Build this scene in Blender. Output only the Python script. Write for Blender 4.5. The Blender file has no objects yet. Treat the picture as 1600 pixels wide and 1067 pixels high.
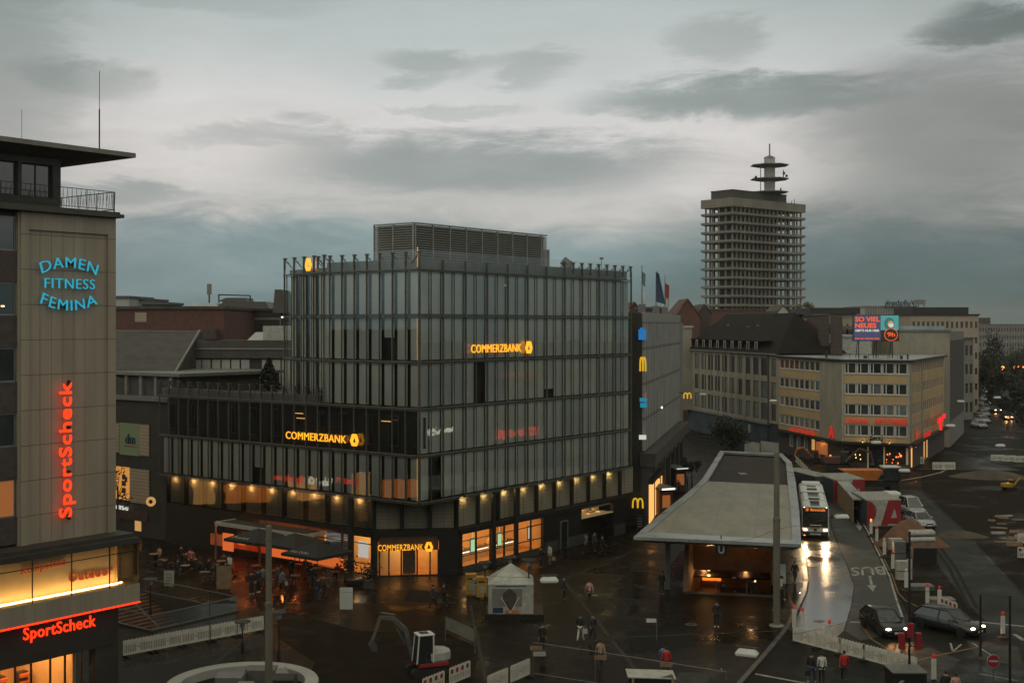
import bpy, math, random
from mathutils import Vector, Matrix
random.seed(7)
S = bpy.context.scene
COL = S.collection
H = 20.0; F = 1950.0; HY = 508.0          # camera height, focal length and horizon of the 1600 px wide photograph
R = math.radians

# ---------------------------------------------------------------- camera
cd = bpy.data.cameras.new('camera'); cam = bpy.data.objects.new('camera', cd); COL.objects.link(cam)
cam.location = (0, 0, H); cam.rotation_euler = (R(90), 0, 0)
cd.sensor_width = 36; cd.lens = 36 * F / 1600; cd.shift_y = -(533.5 - HY) / 1600
cd.clip_start = .5; cd.clip_end = 6000
S.camera = cam
S.view_settings.view_transform = 'Standard'; S.view_settings.look = 'None'
S.view_settings.exposure = 0.0; S.view_settings.gamma = 1
S.cycles.max_bounces = 6; S.cycles.transparent_max_bounces = 12; S.cycles.diffuse_bounces = 3; S.cycles.glossy_bounces = 3
S.cycles.sample_clamp_indirect = 3.0; S.cycles.caustics_reflective = False; S.cycles.caustics_refractive = False
S.cycles.use_denoising = True

def lin(c):
    return tuple((x / 255 / 12.92 if x <= 10 else ((x / 255 + .055) / 1.055) ** 2.4) for x in c)

# ---------------------------------------------------------------- world: dusk sky with cloud layers
SUN_EL, SUN_AZ = R(8), R(200)
def make_world():
    w = bpy.data.worlds.new("World"); S.world = w; w.use_nodes = True
    nt = w.node_tree; nt.nodes.clear(); N = nt.nodes.new; L = nt.links.new
    def math_(op, a, b=None, c=None):
        n = N('ShaderNodeMath'); n.operation = op
        for i, v in enumerate((a, b, c)):
            if v is None: continue
            if isinstance(v, (int, float)): n.inputs[i].default_value = v
            else: L(v, n.inputs[i])
        return n.outputs[0]
    def mix(f, a, b, t='MIX'):
        n = N('ShaderNodeMix'); n.data_type = 'RGBA'; n.blend_type = t
        if isinstance(f, (int, float)): n.inputs[0].default_value = f
        else: L(f, n.inputs[0])
        for k, v in ((6, a), (7, b)):
            if isinstance(v, tuple): n.inputs[k].default_value = (*v[:3], 1)
            else: L(v, n.inputs[k])
        return n.outputs[2]
    tc = N('ShaderNodeTexCoord'); sp = N('ShaderNodeSeparateXYZ'); L(tc.outputs['Generated'], sp.inputs[0])
    x, y, z = sp.outputs
    az = math_('MULTIPLY', math_('ARCTAN2', x, y), 57.2958)       # degrees, 0 = +Y, positive to the right
    el = math_('MULTIPLY', math_('ARCSINE', z), 57.2958)
    cb = N('ShaderNodeCombineXYZ'); L(math_('MULTIPLY', az, .045), cb.inputs[0]); L(math_('MULTIPLY', el, .16), cb.inputs[1])
    n1 = N('ShaderNodeTexNoise'); n1.inputs['Scale'].default_value = 1.0; n1.inputs['Detail'].default_value = 6; n1.inputs['Roughness'].default_value = .5; n1.inputs['Distortion'].default_value = .3
    L(cb.outputs[0], n1.inputs['Vector'])
    cb2 = N('ShaderNodeCombineXYZ'); L(math_('MULTIPLY', az, .17), cb2.inputs[0]); L(math_('MULTIPLY', el, .62), cb2.inputs[1]); cb2.inputs[2].default_value = 4.2
    n2 = N('ShaderNodeTexNoise'); n2.inputs['Scale'].default_value = 1.0; n2.inputs['Detail'].default_value = 12; n2.inputs['Roughness'].default_value = .68; n2.inputs['Distortion'].default_value = .4
    L(cb2.outputs[0], n2.inputs['Vector'])
    a1 = math_('SUBTRACT', n1.outputs['Fac'], .5); a2 = math_('SUBTRACT', n2.outputs['Fac'], .5)
    elw = math_('ADD', el, math_('ADD', math_('MULTIPLY', a1, 7.0), math_('MULTIPLY', a2, 3.2)))
    # base gradient by (warped) elevation
    ramp = N('ShaderNodeValToRGB'); L(math_('DIVIDE', elw, 40.0), ramp.inputs[0])
    cr = ramp.color_ramp
    stops = [(0.0, (84, 108, 113)), (1.6, (103, 130, 136)), (3.4, (140, 158, 162)), (5.0, (190, 189, 186)), (7.5, (219, 214, 211)),
             (9.8, (215, 213, 211)), (12.0, (197, 203, 201)), (15.5, (172, 184, 183)), (22, (170, 170, 156)), (40, (172, 168, 150))]
    while len(cr.elements) < len(stops): cr.elements.new(.5)
    for e, (p, c) in zip(cr.elements, stops): e.position = p / 40.0; e.color = (*lin(c), 1)
    col = ramp.outputs[0]
    # darker cloud banks: (az, el, half width, half height, strength)
    def blob(a0, e0, wa, we, wob=1.0):
        u = math_('DIVIDE', math_('ADD', math_('SUBTRACT', az, a0), math_('MULTIPLY', a2, 9 * wob)), wa)
        v = math_('DIVIDE', math_('ADD', math_('SUBTRACT', el, e0), math_('ADD', math_('MULTIPLY', a2, 4.5 * wob), math_('MULTIPLY', a1, 2.0 * wob))), we)
        d = math_('ADD', math_('MULTIPLY', u, u), math_('MULTIPLY', v, v))
        m = N('ShaderNodeMapRange'); m.interpolation_type = 'SMOOTHSTEP'; L(d, m.inputs[0])
        m.inputs[1].default_value = 1.25; m.inputs[2].default_value = .05; m.inputs[3].default_value = 0; m.inputs[4].default_value = 1
        return m.outputs[0]
    for a0, e0, wa, we, s, c in [(-1.5, 7.3, 10, 1.5, .85, (138, 148, 148)), (-11, 8.4, 4.5, .6, .45, (150, 158, 157)),
                                 (10.5, 10.2, 7.5, 1.0, .85, (132, 144, 141)), (19.5, 8.6, 7.0, 3.2, .72, (120, 128, 125)),
                                 (-3.8, 11.9, 2.6, .8, .6, (150, 158, 156)), (0.5, 11.6, 2.2, .7, .5, (152, 159, 157)), (21.5, 12.7, 3.4, .9, .85, (112, 122, 119)), (9.3, 12.6, 2.8, 1.1, .55, (152, 159, 157)),
                                 (-2.5, 9.9, 3.5, .35, .4, (156, 163, 161)), (-18, 5.9, 4.5, .5, .6, (138, 150, 150)), (17, 2.4, 12, 3.6, .72, (84, 102, 105)),
                                 (-16, 3.0, 9, 2.0, .72, (124, 144, 150)), (-22, 11, 3.5, 4.2, .5, (142, 154, 150)), (-19, 10.5, 3.5, .9, .5, (136, 148, 144)), (-13, 14.4, 6, .7, .45, (148, 158, 155))]:
        m = blob(a0, e0, wa * 1.05, we * 1.15, .72)
        col = mix(math_('MULTIPLY', m, s), col, lin(c))
    # fine wisps, both lighter and darker
    mr = N('ShaderNodeMapRange'); L(n2.outputs['Fac'], mr.inputs[0]); mr.inputs[1].default_value = .3; mr.inputs[2].default_value = .7; mr.inputs[3].default_value = .92; mr.inputs[4].default_value = 1.08
    cg = N('ShaderNodeCombineColor')
    for i in range(3): L(mr.outputs[0], cg.inputs[i])
    col = mix(1.0, col, cg.outputs[0], 'MULTIPLY')
    # the Nishita sky itself shows faintly through the cover
    sky = N('ShaderNodeTexSky'); sky.sky_type = 'NISHITA'; sky.sun_disc = False; sky.sun_elevation = SUN_EL; sky.sun_rotation = SUN_AZ
    sc = N('ShaderNodeVectorMath'); sc.operation = 'SCALE'; L(sky.outputs[0], sc.inputs[0]); sc.inputs['Scale'].default_value = .1
    col = mix(.04, col, sc.outputs[0])
    # dimmer away from the bright west, below the horizon dark
    k = N('ShaderNodeMapRange'); L(az, k.inputs[0]); k.inputs[1].default_value = 8; k.inputs[2].default_value = 40; k.inputs[3].default_value = 1.0; k.inputs[4].default_value = .5
    # the cover is brighter overhead and behind the viewer than low in the east
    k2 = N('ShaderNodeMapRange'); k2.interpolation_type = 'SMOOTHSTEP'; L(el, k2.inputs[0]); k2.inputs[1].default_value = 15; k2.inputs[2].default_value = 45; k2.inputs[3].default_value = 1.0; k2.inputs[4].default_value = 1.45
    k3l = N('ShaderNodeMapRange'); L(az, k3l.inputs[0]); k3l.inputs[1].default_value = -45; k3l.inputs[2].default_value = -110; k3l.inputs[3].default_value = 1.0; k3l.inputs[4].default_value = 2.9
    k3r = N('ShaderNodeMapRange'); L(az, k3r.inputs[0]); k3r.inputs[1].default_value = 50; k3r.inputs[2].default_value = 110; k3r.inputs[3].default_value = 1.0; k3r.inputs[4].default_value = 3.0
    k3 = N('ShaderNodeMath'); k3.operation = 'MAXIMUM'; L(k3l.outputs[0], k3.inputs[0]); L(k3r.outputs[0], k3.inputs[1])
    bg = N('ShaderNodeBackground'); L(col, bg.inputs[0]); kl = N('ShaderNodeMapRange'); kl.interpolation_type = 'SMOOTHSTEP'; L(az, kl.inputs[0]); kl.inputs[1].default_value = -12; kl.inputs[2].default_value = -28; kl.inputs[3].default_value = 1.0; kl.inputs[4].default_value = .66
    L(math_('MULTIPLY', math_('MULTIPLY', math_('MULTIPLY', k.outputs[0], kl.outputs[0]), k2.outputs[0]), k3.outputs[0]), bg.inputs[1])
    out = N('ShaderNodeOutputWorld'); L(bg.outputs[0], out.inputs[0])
make_world()
sl = bpy.data.lights.new('sun', 'SUN'); sl.energy = .10; sl.angle = R(25); sl.color = (1, .93, .84)
so = bpy.data.objects.new('sun', sl); COL.objects.link(so)
so.rotation_euler = (R(52), 0, R(-35)); so.location = (0, 0, 60)

# ---------------------------------------------------------------- helpers
def G(px, py, z=0.0):                       # a point at height z seen at that place of the photograph
    Y = (H - z) * F / (py - HY); return Vector(((px - 800) / F * Y, Y, z))
def P(px, py, Y): return Vector(((px - 800) / F * Y, Y, H - (py - HY) / F * Y))
def az(deg): return Vector((math.sin(R(deg)), math.cos(R(deg)), 0))
LOC = {}
class MB:
    def __init__(s): s.v = []; s.f = []; s.m = []; s.mi = 0; s.sm = []; s.smooth = False
    def face(s, pts):
        i = len(s.v); s.v += [Vector(p) for p in pts]; s.f.append(list(range(i, i + len(pts)))); s.m.append(s.mi); s.sm.append(s.smooth)
    def mesh(s, vs, fs):
        i = len(s.v); s.v += [Vector(p) for p in vs]
        for f in fs: s.f.append([i + k for k in f]); s.m.append(s.mi); s.sm.append(s.smooth)
    def para(s, o, a, b, c):                # parallelepiped
        o, a, b, c = map(Vector, (o, a, b, c))
        vs = [o, o + a, o + a + b, o + b, o + c, o + a + c, o + a + b + c, o + b + c]
        fs = [(0, 3, 2, 1), (4, 5, 6, 7), (0, 1, 5, 4), (1, 2, 6, 5), (2, 3, 7, 6), (3, 0, 4, 7)]
        if a.cross(b).dot(c) < 0: fs = [tuple(reversed(f)) for f in fs]
        s.mesh(vs, fs)
    def box(s, x0, x1, y0, y1, z0, z1): s.para((x0, y0, z0), (x1 - x0, 0, 0), (0, y1 - y0, 0), (0, 0, z1 - z0))
    def prism(s, poly, z0, z1, cap=True):
        n = len(poly); A = sum(poly[i][0] * poly[(i + 1) % n][1] - poly[(i + 1) % n][0] * poly[i][1] for i in range(n))
        if A < 0: poly = list(reversed(poly))
        vs = [(p[0], p[1], z0) for p in poly] + [(p[0], p[1], z1) for p in poly]
        fs = [(i, (i + 1) % n, n + (i + 1) % n, n + i) for i in range(n)]
        if cap: fs += [tuple(range(n - 1, -1, -1)), tuple(range(n, 2 * n))]
        s.mesh(vs, fs)
    def tube(s, p0, p1, r0, r1=None, n=8, cap=True):
        p0, p1 = Vector(p0), Vector(p1); r1 = r0 if r1 is None else r1
        d = (p1 - p0).normalized(); u = d.orthogonal().normalized(); w = d.cross(u)
        vs = []
        for p, r in ((p0, r0), (p1, r1)):
            for k in range(n):
                a = 2 * math.pi * k / n; vs.append(p + u * r * math.cos(a) + w * r * math.sin(a))
        fs = [(k, (k + 1) % n, n + (k + 1) % n, n + k) for k in range(n)]
        if cap: fs += [tuple(range(n - 1, -1, -1)), tuple(range(n, 2 * n))]
        s.mesh(vs, fs)
    def path(s, pts, r, n=6):
        for a, b in zip(pts, pts[1:]): s.tube(a, b, r, n=n)
    def lathe(s, c, prof, n=16):            # prof: (radius, z)
        c = Vector(c); vs = []; m = len(prof)
        for r, z in prof:
            for k in range(n):
                a = 2 * math.pi * k / n; vs.append(c + Vector((r * math.cos(a), r * math.sin(a), z)))
        fs = [(j * n + k, j * n + (k + 1) % n, (j + 1) * n + (k + 1) % n, (j + 1) * n + k) for j in range(m - 1) for k in range(n)]
        fs += [tuple(range(n - 1, -1, -1)), tuple((m - 1) * n + k for k in range(n))]
        s.mesh(vs, fs)
    def loft(s, rings, cap=True, closed=True):
        n = len(rings[0]); vs = [p for r in rings for p in r]
        fs = [(j * n + k, j * n + (k + 1) % n, (j + 1) * n + (k + 1) % n, (j + 1) * n + k) for j in range(len(rings) - 1) for k in range(n if closed else n - 1)]
        if cap: fs += [tuple(range(n - 1, -1, -1)), tuple((len(rings) - 1) * n + k for k in range(n))]
        s.mesh(vs, fs)
    def ball(s, c, rx, ry, rz, n=8, m=6):
        c = Vector(c); rings = []
        for j in range(m + 1):
            t = math.pi * j / m; q = max(.02, math.sin(t))
            rings.append([c + Vector((rx * q * math.cos(2 * math.pi * k / n), ry * q * math.sin(2 * math.pi * k / n), -rz * math.cos(t))) for k in range(n)])
        s.loft(rings)
    def build(s, name, mat, parent=None, loc=None, bevel=0, **tags):
        base = LOC[parent.name] if parent is not None else Vector(loc if loc is not None else (0, 0, 0))
        me = bpy.data.meshes.new(name); me.from_pydata([v - base for v in s.v], [], s.f)
        mats = mat if isinstance(mat, (list, tuple)) else [mat]
        for m in mats: me.materials.append(m)
        me.polygons.foreach_set('material_index', [min(k, len(mats) - 1) for k in s.m]); me.polygons.foreach_set('use_smooth', s.sm); me.update()
        o = bpy.data.objects.new(name, me); COL.objects.link(o); LOC[o.name] = base.copy()
        if parent is not None: o.parent = parent
        else: o.location = base
        if bevel:
            bv = o.modifiers.new('bevel', 'BEVEL'); bv.width = bevel; bv.segments = 2; bv.limit_method = 'ANGLE'; bv.angle_limit = R(35)
        for k, v in tags.items(): o[k] = v
        return o
def thing(name, label, cat, loc=(0, 0, 0), group=None):
    o = bpy.data.objects.new(name, None); COL.objects.link(o); o.location = loc; o.empty_display_size = .3
    o['label'] = label; o['category'] = cat
    if group: o['group'] = group
    LOC[o.name] = Vector(loc); return o
def tag(o, label, cat, group=None):
    o['label'] = label; o['category'] = cat
    if group: o['group'] = group
    return o
def dup(src, loc, rz=0, label=None, group=None, parent=None, sc=None):
    c = src.copy(); COL.objects.link(c)
    if parent is not None: c.parent = parent
    else:
        c.location = loc; c.rotation_euler = (0, 0, rz)
        if sc: c.scale = (sc, sc, sc)
        if label: c['label'] = label
        if group: c['group'] = group
        LOC[c.name] = Vector(loc)
    for ch in list(src.children): dup(ch, None, parent=c)
    return c
def bare(o):
    for ch in o.children: bare(ch)

class Wall:                                 # vertical plane; t runs left to right as seen from outside
    def __init__(s, O, d, L=0): s.O = Vector((O[0], O[1], 0)); s.d = Vector((d[0], d[1], 0)).normalized(); s.n = Vector((s.d.y, -s.d.x, 0)); s.L = L
    def t(s, px, out=0):
        q = (px - 800) / F; O = s.O + s.n * out; return (q * O.y - O.x) / (s.d.x - q * s.d.y)
    def z(s, px, py, out=0):
        p = s.O + s.n * out + s.d * s.t(px, out); return H - (py - HY) / F * p.y
    def p(s, t, z=0, out=0): return s.O + s.d * t + s.n * out + Vector((0, 0, z))
    def box(s, mb, t0, t1, z0, z1, o0, o1): mb.para(s.p(t0, z0, o0), s.d * (t1 - t0), s.n * (o1 - o0), (0, 0, z1 - z0))
    def quad(s, mb, t0, t1, z0, z1, o): mb.face([s.p(t0, z0, o), s.p(t1, z0, o), s.p(t1, z1, o), s.p(t0, z1, o)])
    def grid(s, mb, T0, T1, Z0, Z1, ts, zs, o0=-.25, o1=0):   # wall skin with real openings
        zz = Z0
        for a, b in sorted(zs):
            if a > zz: s.box(mb, T0, T1, zz, a, o0, o1)
            tt = T0
            for c, e in sorted(ts):
                if c > tt: s.box(mb, tt, c, a, b, o0, o1)
                tt = e
            if T1 > tt: s.box(mb, tt, T1, a, b, o0, o1)
            zz = b
        if Z1 > zz: s.box(mb, T0, T1, zz, Z1, o0, o1)
    def window(s, parent, t0, t1, z0, z1, fm, pm, o=-.12, fr=.07, div=(), name='window', dep=.06, hdiv=()):
        mb = MB()
        s.box(mb, t0, t0 + fr, z0, z1, o, o + dep); s.box(mb, t1 - fr, t1, z0, z1, o, o + dep)
        s.box(mb, t0 + fr, t1 - fr, z0, z0 + fr, o, o + dep); s.box(mb, t0 + fr, t1 - fr, z1 - fr, z1, o, o + dep)
        for q in div:
            c = t0 + (t1 - t0) * q; s.box(mb, c - fr / 2, c + fr / 2, z0 + fr, z1 - fr, o, o + dep)
        for q in hdiv:
            c = z0 + (z1 - z0) * q; s.box(mb, t0 + fr, t1 - fr, c - fr / 2, c + fr / 2, o, o + dep - .005)
        w = mb.build(name, fm, parent)
        g = MB(); s.quad(g, t0 + fr * .5, t1 - fr * .5, z0 + fr * .5, z1 - fr * .5, o + dep * .4); g.build('pane', pm, w)
        return w
TXT = {}
def text(s, bold=0.0, spacing=1.0):
    key = (s, bold, spacing)
    if key in TXT: return TXT[key]
    cu = bpy.data.curves.new('t', 'FONT'); cu.body = s; cu.size = 1; cu.offset = bold; cu.space_character = spacing; cu.resolution_u = 3
    o = bpy.data.objects.new('t', cu); COL.objects.link(o)
    dg = bpy.context.evaluated_depsgraph_get(); me = bpy.data.meshes.new_from_object(o.evaluated_get(dg))
    vs = [Vector(v.co) for v in me.vertices]; fs = [tuple(p.vertices) for p in me.polygons]
    bpy.data.objects.remove(o); bpy.data.curves.remove(cu); bpy.data.meshes.remove(me)
    x0 = min(v.x for v in vs); x1 = max(v.x for v in vs); y0 = min(v.y for v in vs); y1 = max(v.y for v in vs)
    vs = [Vector(((v.x - x0), (v.y - y0), 0)) for v in vs]
    TXT[key] = (vs, fs, x1 - x0, y1 - y0); return TXT[key]
def put_text(mb, s, o, ux, uy, w, h=None, depth=.05, bold=0.0, spacing=1.0, warp=None, mirror=False):
    """lay lettering at origin o, along ux (width w) and uy (height h); extruded towards the viewer"""
    vs, fs, W, Hh = text(s, bold, spacing); ux = Vector(ux).normalized(); uy = Vector(uy).normalized(); nn = ux.cross(uy)
    kx = w / W; ky = kx if h is None else h / Hh; o = Vector(o)
    def tr(v, q):
        x, y = v.x * kx, v.y * ky
        if mirror: x = w - x
        if warp: x, y = warp(x / w, x, y)
        return o + ux * x + uy * y + nn * q
    n = len(vs); A = [tr(v, depth) for v in vs]; B = [tr(v, 0) for v in vs]
    from collections import Counter
    ed = Counter()
    for f in fs:
        for a, b in zip(f, f[1:] + f[:1]): ed[(a, b)] += 1
    sides = [(a, b, b + n, a + n) for (a, b) in ed if (b, a) not in ed]
    mb.mesh(A + B, list(fs) + [(q[1], q[0], q[3], q[2]) for q in sides])

# ---------------------------------------------------------------- materials
M = {}
def mat(name, c, rough=.7, metal=0., var=.25, scale=1.5, bump=0., emit=None, es=1., spec=.5, srgb=False, detail=6, stretch=None, rvar=.0, dirt=None):
    if srgb: c = lin(c)
    m = bpy.data.materials.new(name); m.use_nodes = True; nt = m.node_tree; b = nt.nodes['Principled BSDF']; N = nt.nodes.new; L = nt.links.new
    b.inputs['Roughness'].default_value = rough; b.inputs['Metallic'].default_value = metal; b.inputs['Specular IOR Level'].default_value = spec
    tc = N('ShaderNodeTexCoord'); mp = N('ShaderNodeMapping'); L(tc.outputs['Object'], mp.inputs[0])
    if stretch: mp.inputs['Scale'].default_value = stretch
    n = N('ShaderNodeTexNoise'); n.inputs['Scale'].default_value = scale; n.inputs['Detail'].default_value = detail; n.inputs['Roughness'].default_value = .6; L(mp.outputs[0], n.inputs['Vector'])
    r = N('ShaderNodeValToRGB'); L(n.outputs['Fac'], r.inputs[0])
    r.color_ramp.elements[0].position = .3; r.color_ramp.elements[1].position = .7
    lo = tuple(x * (1 - var) for x in c); hi = tuple(min(1, x * (1 + var)) for x in c)
    if dirt: lo = dirt
    r.color_ramp.elements[0].color = (*lo, 1); r.color_ramp.elements[1].color = (*hi, 1); L(r.outputs[0], b.inputs['Base Color'])
    if rvar:
        q = N('ShaderNodeMapRange'); L(n.outputs['Fac'], q.inputs[0]); q.inputs[1].default_value = .3; q.inputs[2].default_value = .7
        q.inputs[3].default_value = max(.03, rough - rvar); q.inputs[4].default_value = min(1, rough + rvar); L(q.outputs[0], b.inputs['Roughness'])
    if bump:
        bp = N('ShaderNodeBump'); bp.inputs['Strength'].default_value = min(1, bump); bp.inputs['Distance'].default_value = .03; L(n.outputs['Fac'], bp.inputs['Height']); L(bp.outputs[0], b.inputs['Normal'])
    if emit is not None:
        b.inputs['Emission Color'].default_value = (*(lin(emit) if srgb else emit), 1); b.inputs['Emission Strength'].default_value = es
    M[name] = m; return m
def glow(name, c, s):
    m = bpy.data.materials.new(name); m.use_nodes = True; b = m.node_tree.nodes['Principled BSDF']
    b.inputs['Base Color'].default_value = (*[x * .3 for x in c], 1); b.inputs['Emission Color'].default_value = (*c, 1); b.inputs['Emission Strength'].default_value = s
    M[name] = m; return m
def skin_glass(name, tint=(.8, .84, .82), refl=.14, rough=.02, wav=.0):
    m = bpy.data.materials.new(name); m.use_nodes = True; nt = m.node_tree; nt.nodes.clear(); N = nt.nodes.new; L = nt.links.new
    t = N('ShaderNodeBsdfTransparent'); t.inputs[0].default_value = (*tint, 1)
    g = N('ShaderNodeBsdfGlossy'); g.inputs['Roughness'].default_value = rough; g.inputs['Color'].default_value = (.9, .95, .95, 1)
    if wav:
        tc = N('ShaderNodeTexCoord'); n = N('ShaderNodeTexNoise'); n.inputs['Scale'].default_value = .7; n.inputs['Detail'].default_value = 1; L(tc.outputs['Object'], n.inputs['Vector'])
        bp = N('ShaderNodeBump'); bp.inputs['Strength'].default_value = wav; bp.inputs['Distance'].default_value = .05; L(n.outputs['Fac'], bp.inputs['Height']); L(bp.outputs[0], g.inputs['Normal'])
    lw = N('ShaderNodeLayerWeight'); lw.inputs['Blend'].default_value = .35
    mr = N('ShaderNodeMapRange'); L(lw.outputs['Fresnel'], mr.inputs[0]); mr.inputs[3].default_value = refl; mr.inputs[4].default_value = 1
    mx = N('ShaderNodeMixShader'); L(mr.outputs[0], mx.inputs[0]); L(t.outputs[0], mx.inputs[1]); L(g.outputs[0], mx.inputs[2])
    o = N('ShaderNodeOutputMaterial'); L(mx.outputs[0], o.inputs[0]); M[name] = m; return m
def lined(name, c, axis='z', period=.1, depth=.4, rough=.7, metal=0., line=None, width=.5, var=.15, scale=.6, periods=None, jitter=.15, spec=.4, axes=None, stretch=None):
    """surface with evenly spaced joints or slats; axes: list of (direction vector, period, joint share)"""
    m = mat(name, c, rough, metal, var, scale, spec=spec, stretch=stretch); nt = m.node_tree; N = nt.nodes.new; L = nt.links.new; b = nt.nodes['Principled BSDF']
    ramp = b.inputs['Base Color'].links[0].from_socket
    geo = N('ShaderNodeTexCoord'); fac = None
    for d, per, sh in (axes or [((0, 0, 1), period, width)]):
        dp = N('ShaderNodeVectorMath'); dp.operation = 'DOT_PRODUCT'; L(geo.outputs['Object'], dp.inputs[0]); dp.inputs[1].default_value = d
        dv = N('ShaderNodeMath'); dv.operation = 'DIVIDE'; L(dp.outputs['Value'], dv.inputs[0]); dv.inputs[1].default_value = per
        fr = N('ShaderNodeMath'); fr.operation = 'FRACT'; L(dv.outputs[0], fr.inputs[0])
        lt = N('ShaderNodeMath'); lt.operation = 'LESS_THAN'; L(fr.outputs[0], lt.inputs[0]); lt.inputs[1].default_value = sh
        if fac is None: fac = lt.outputs[0]
        else:
            mx = N('ShaderNodeMath'); mx.operation = 'MAXIMUM'; L(fac, mx.inputs[0]); L(lt.outputs[0], mx.inputs[1]); fac = mx.outputs[0]
    mix = N('ShaderNodeMix'); mix.data_type = 'RGBA'; L(fac, mix.inputs[0]); L(ramp, mix.inputs[6]); mix.inputs[7].default_value = (*(line or tuple(x * depth for x in c)), 1)
    L(mix.outputs[2], b.inputs['Base Color'])
    bp = N('ShaderNodeBump'); bp.inputs['Strength'].default_value = .4; bp.inputs['Distance'].default_value = .02; bp.invert = True; L(fac, bp.inputs['Height']); L(bp.outputs[0], b.inputs['Normal'])
    return m
# ---------------------------------------------------------------- palette
mat('concrete', (.16, .15, .13), .8, var=.22, scale=.8, bump=.3)
mat('concrete_light', (.30, .30, .27), .75, var=.15, scale=.5, bump=.2)
mat('concrete_dark', (.05, .047, .04), .85, var=.3, scale=.6, bump=.3)
mat('dark_metal', (.020, .019, .016), .45, .3, var=.2, scale=2)
mat('mullion_metal', (.085, .082, .068), .5, .2, var=.2, scale=2)
mat('louvre_metal', (.26, .265, .245), .45, .5, var=.12, scale=1)
mat('grey_metal', (.16, .165, .155), .45, .4, var=.15, scale=2)
mat('white_paint', (.5, .51, .48), .5, var=.1, scale=1.5)
mat('dirty_white', (.30, .30, .265), .6, var=.25, scale=2, bump=.1)
mat('black', (.012, .012, .012), .5, var=.2)
mat('dark_wall', (.028, .025, .019), .7, var=.3, scale=.7)
mat('dark_glass', (.018, .021, .022), .06, var=.3, scale=.4, spec=.8)
mat('window_glass', (.03, .036, .038), .05, var=.5, scale=.35, spec=.9)
mat('curtain_glass', (.12, .13, .125), .12, var=.45, scale=.6, spec=.8, stretch=(3, 3, .6))
mat('roof_felt', (.05, .052, .05), .55, var=.45, scale=.25, bump=.15, rvar=.3)
mat('wet_metal_roof', (.26, .28, .28), .35, .3, var=.3, scale=.3, rvar=.15)
mat('granite', (.05, .047, .04), .5, var=.25, scale=3)
mat('stone_beige', (.24, .215, .165), .8, var=.2, scale=.8, bump=.2, stretch=(1, 1, .4))
mat('yellow_render', (.37, .26, .135), .8, var=.14, scale=.5, bump=.1, stretch=(1, 1, .5))
mat('brick_red', (.085, .038, .028), .85, var=.2, scale=2, bump=.2)
mat('brick_dark', (.055, .042, .036), .85, var=.3, scale=3, bump=.2)
mat('cream_wall', (.27, .22, .155), .8, var=.12, scale=.6)
mat('red_paint', (.22, .014, .02), .5, var=.12, scale=1.5)
mat('orange_paint', (.42, .13, .025), .5, var=.2, scale=2)
mat('yellow_paint', (.38, .22, .03), .5, var=.15, scale=2)
mat('copper_green', (.10, .15, .13), .7, var=.3, scale=.6)
mat('rubber', (.012, .012, .012), .85, var=.2)
mat('galvanised', (.14, .14, .13), .5, .5, var=.2, scale=3)
mat('pole_concrete', (.12, .11, .085), .8, var=.2, scale=2, bump=.2, stretch=(1, 1, .25))
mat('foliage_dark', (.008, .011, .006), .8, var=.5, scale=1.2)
mat('foliage_autumn', (.11, .09, .025), .8, var=.45, scale=1)
mat('foliage_green', (.035, .055, .02), .8, var=.5, scale=1)
mat('bark', (.04, .032, .024), .9, var=.3, scale=4, bump=.5)
mat('skin', (.32, .19, .13), .55, var=.08)
mat('hair', (.02, .014, .01), .6, var=.3)
mat('sand', (.12, .06, .035), .95, var=.3, scale=1.5, bump=.6)
mat('earth', (.055, .043, .032), .95, var=.45, scale=.6, bump=.8, rvar=.1)
mat('timber', (.22, .14, .08), .8, var=.3, scale=2)
mat('beacon_white', (.48, .47, .43), .5, var=.1)
mat('pink_white', (.55, .38, .34), .6, var=.1)
mat('blue_paint', (.012, .03, .07), .5)
mat('paper', (.5, .5, .47), .7, var=.1)
mat('interior_warm', (.7, .45, .22), .7, var=.1)
mat('interior_cream', (.7, .55, .32), .7, var=.06)
mat('interior_floor', (.4, .2, .08), .35, var=.2)
mat('interior_dark', (.05, .03, .02), .7)
mat('cafe_orange', (.6, .14, .04), .7, var=.2)
# things that give off light
glow('neon_amber', (1.0, .40, .02), 1.4)
glow('neon_amber_line', (1.0, .45, .03), .55)
glow('neon_red', (1.0, .034, .004), 2.0)
glow('neon_red_soft', (.9, .03, .012), .45)
glow('neon_blue', (.02, .33, .46), .95)
glow('led_red', (1.0, .02, .02), .9)
glow('sign_orange', (1.0, .25, .03), 1.0)
glow('warm_panel', (1.0, .57, .21), 5.0)
glow('warm_panel_soft', (1.0, .46, .13), 1.0)
glow('warm_strip', (1.0, .70, .32), 3.0)
glow('shop_strip', (1.0, .58, .19), 18.0)
glow('cafe_light', (1.0, .22, .05), 2.6)
glow('white_light', (1.0, .9, .7), 2.4)
glow('white_sign', (.9, .9, .8), .6)
glow('headlamp', (1.0, .78, .5), 9.0)
glow('headlamp_orange', (1.0, .30, .08), 3.0)
glow('beacon_red', (1.0, .05, .02), .16)
glow('beacon_amber', (1.0, .26, .06), 2.2)
glow('signal_red', (1.0, .03, .01), 3.0)
glow('sodium_lamp', (1.0, .30, .05), 4.0)
glow('screen_blue', (.05, .06, .12), .8)
glow('screen_orange', (1.0, .13, .03), .75)
glow('screen_white', (.8, .8, .75), .6)
glow('screen_teal', (.10, .42, .40), .55)
glow('m_yellow', (1.0, .58, .02), .6)
glow('sky_blue_sign', (.02, .22, .6), .6)
glow('cyan_sign', (.02, .30, .45), .6)
glow('green_screen', (.45, .8, .45), .9)
glow('lit_window', (1.0, .55, .18), .45)
glow('orange_window', (.9, .30, .08), .22)
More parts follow.
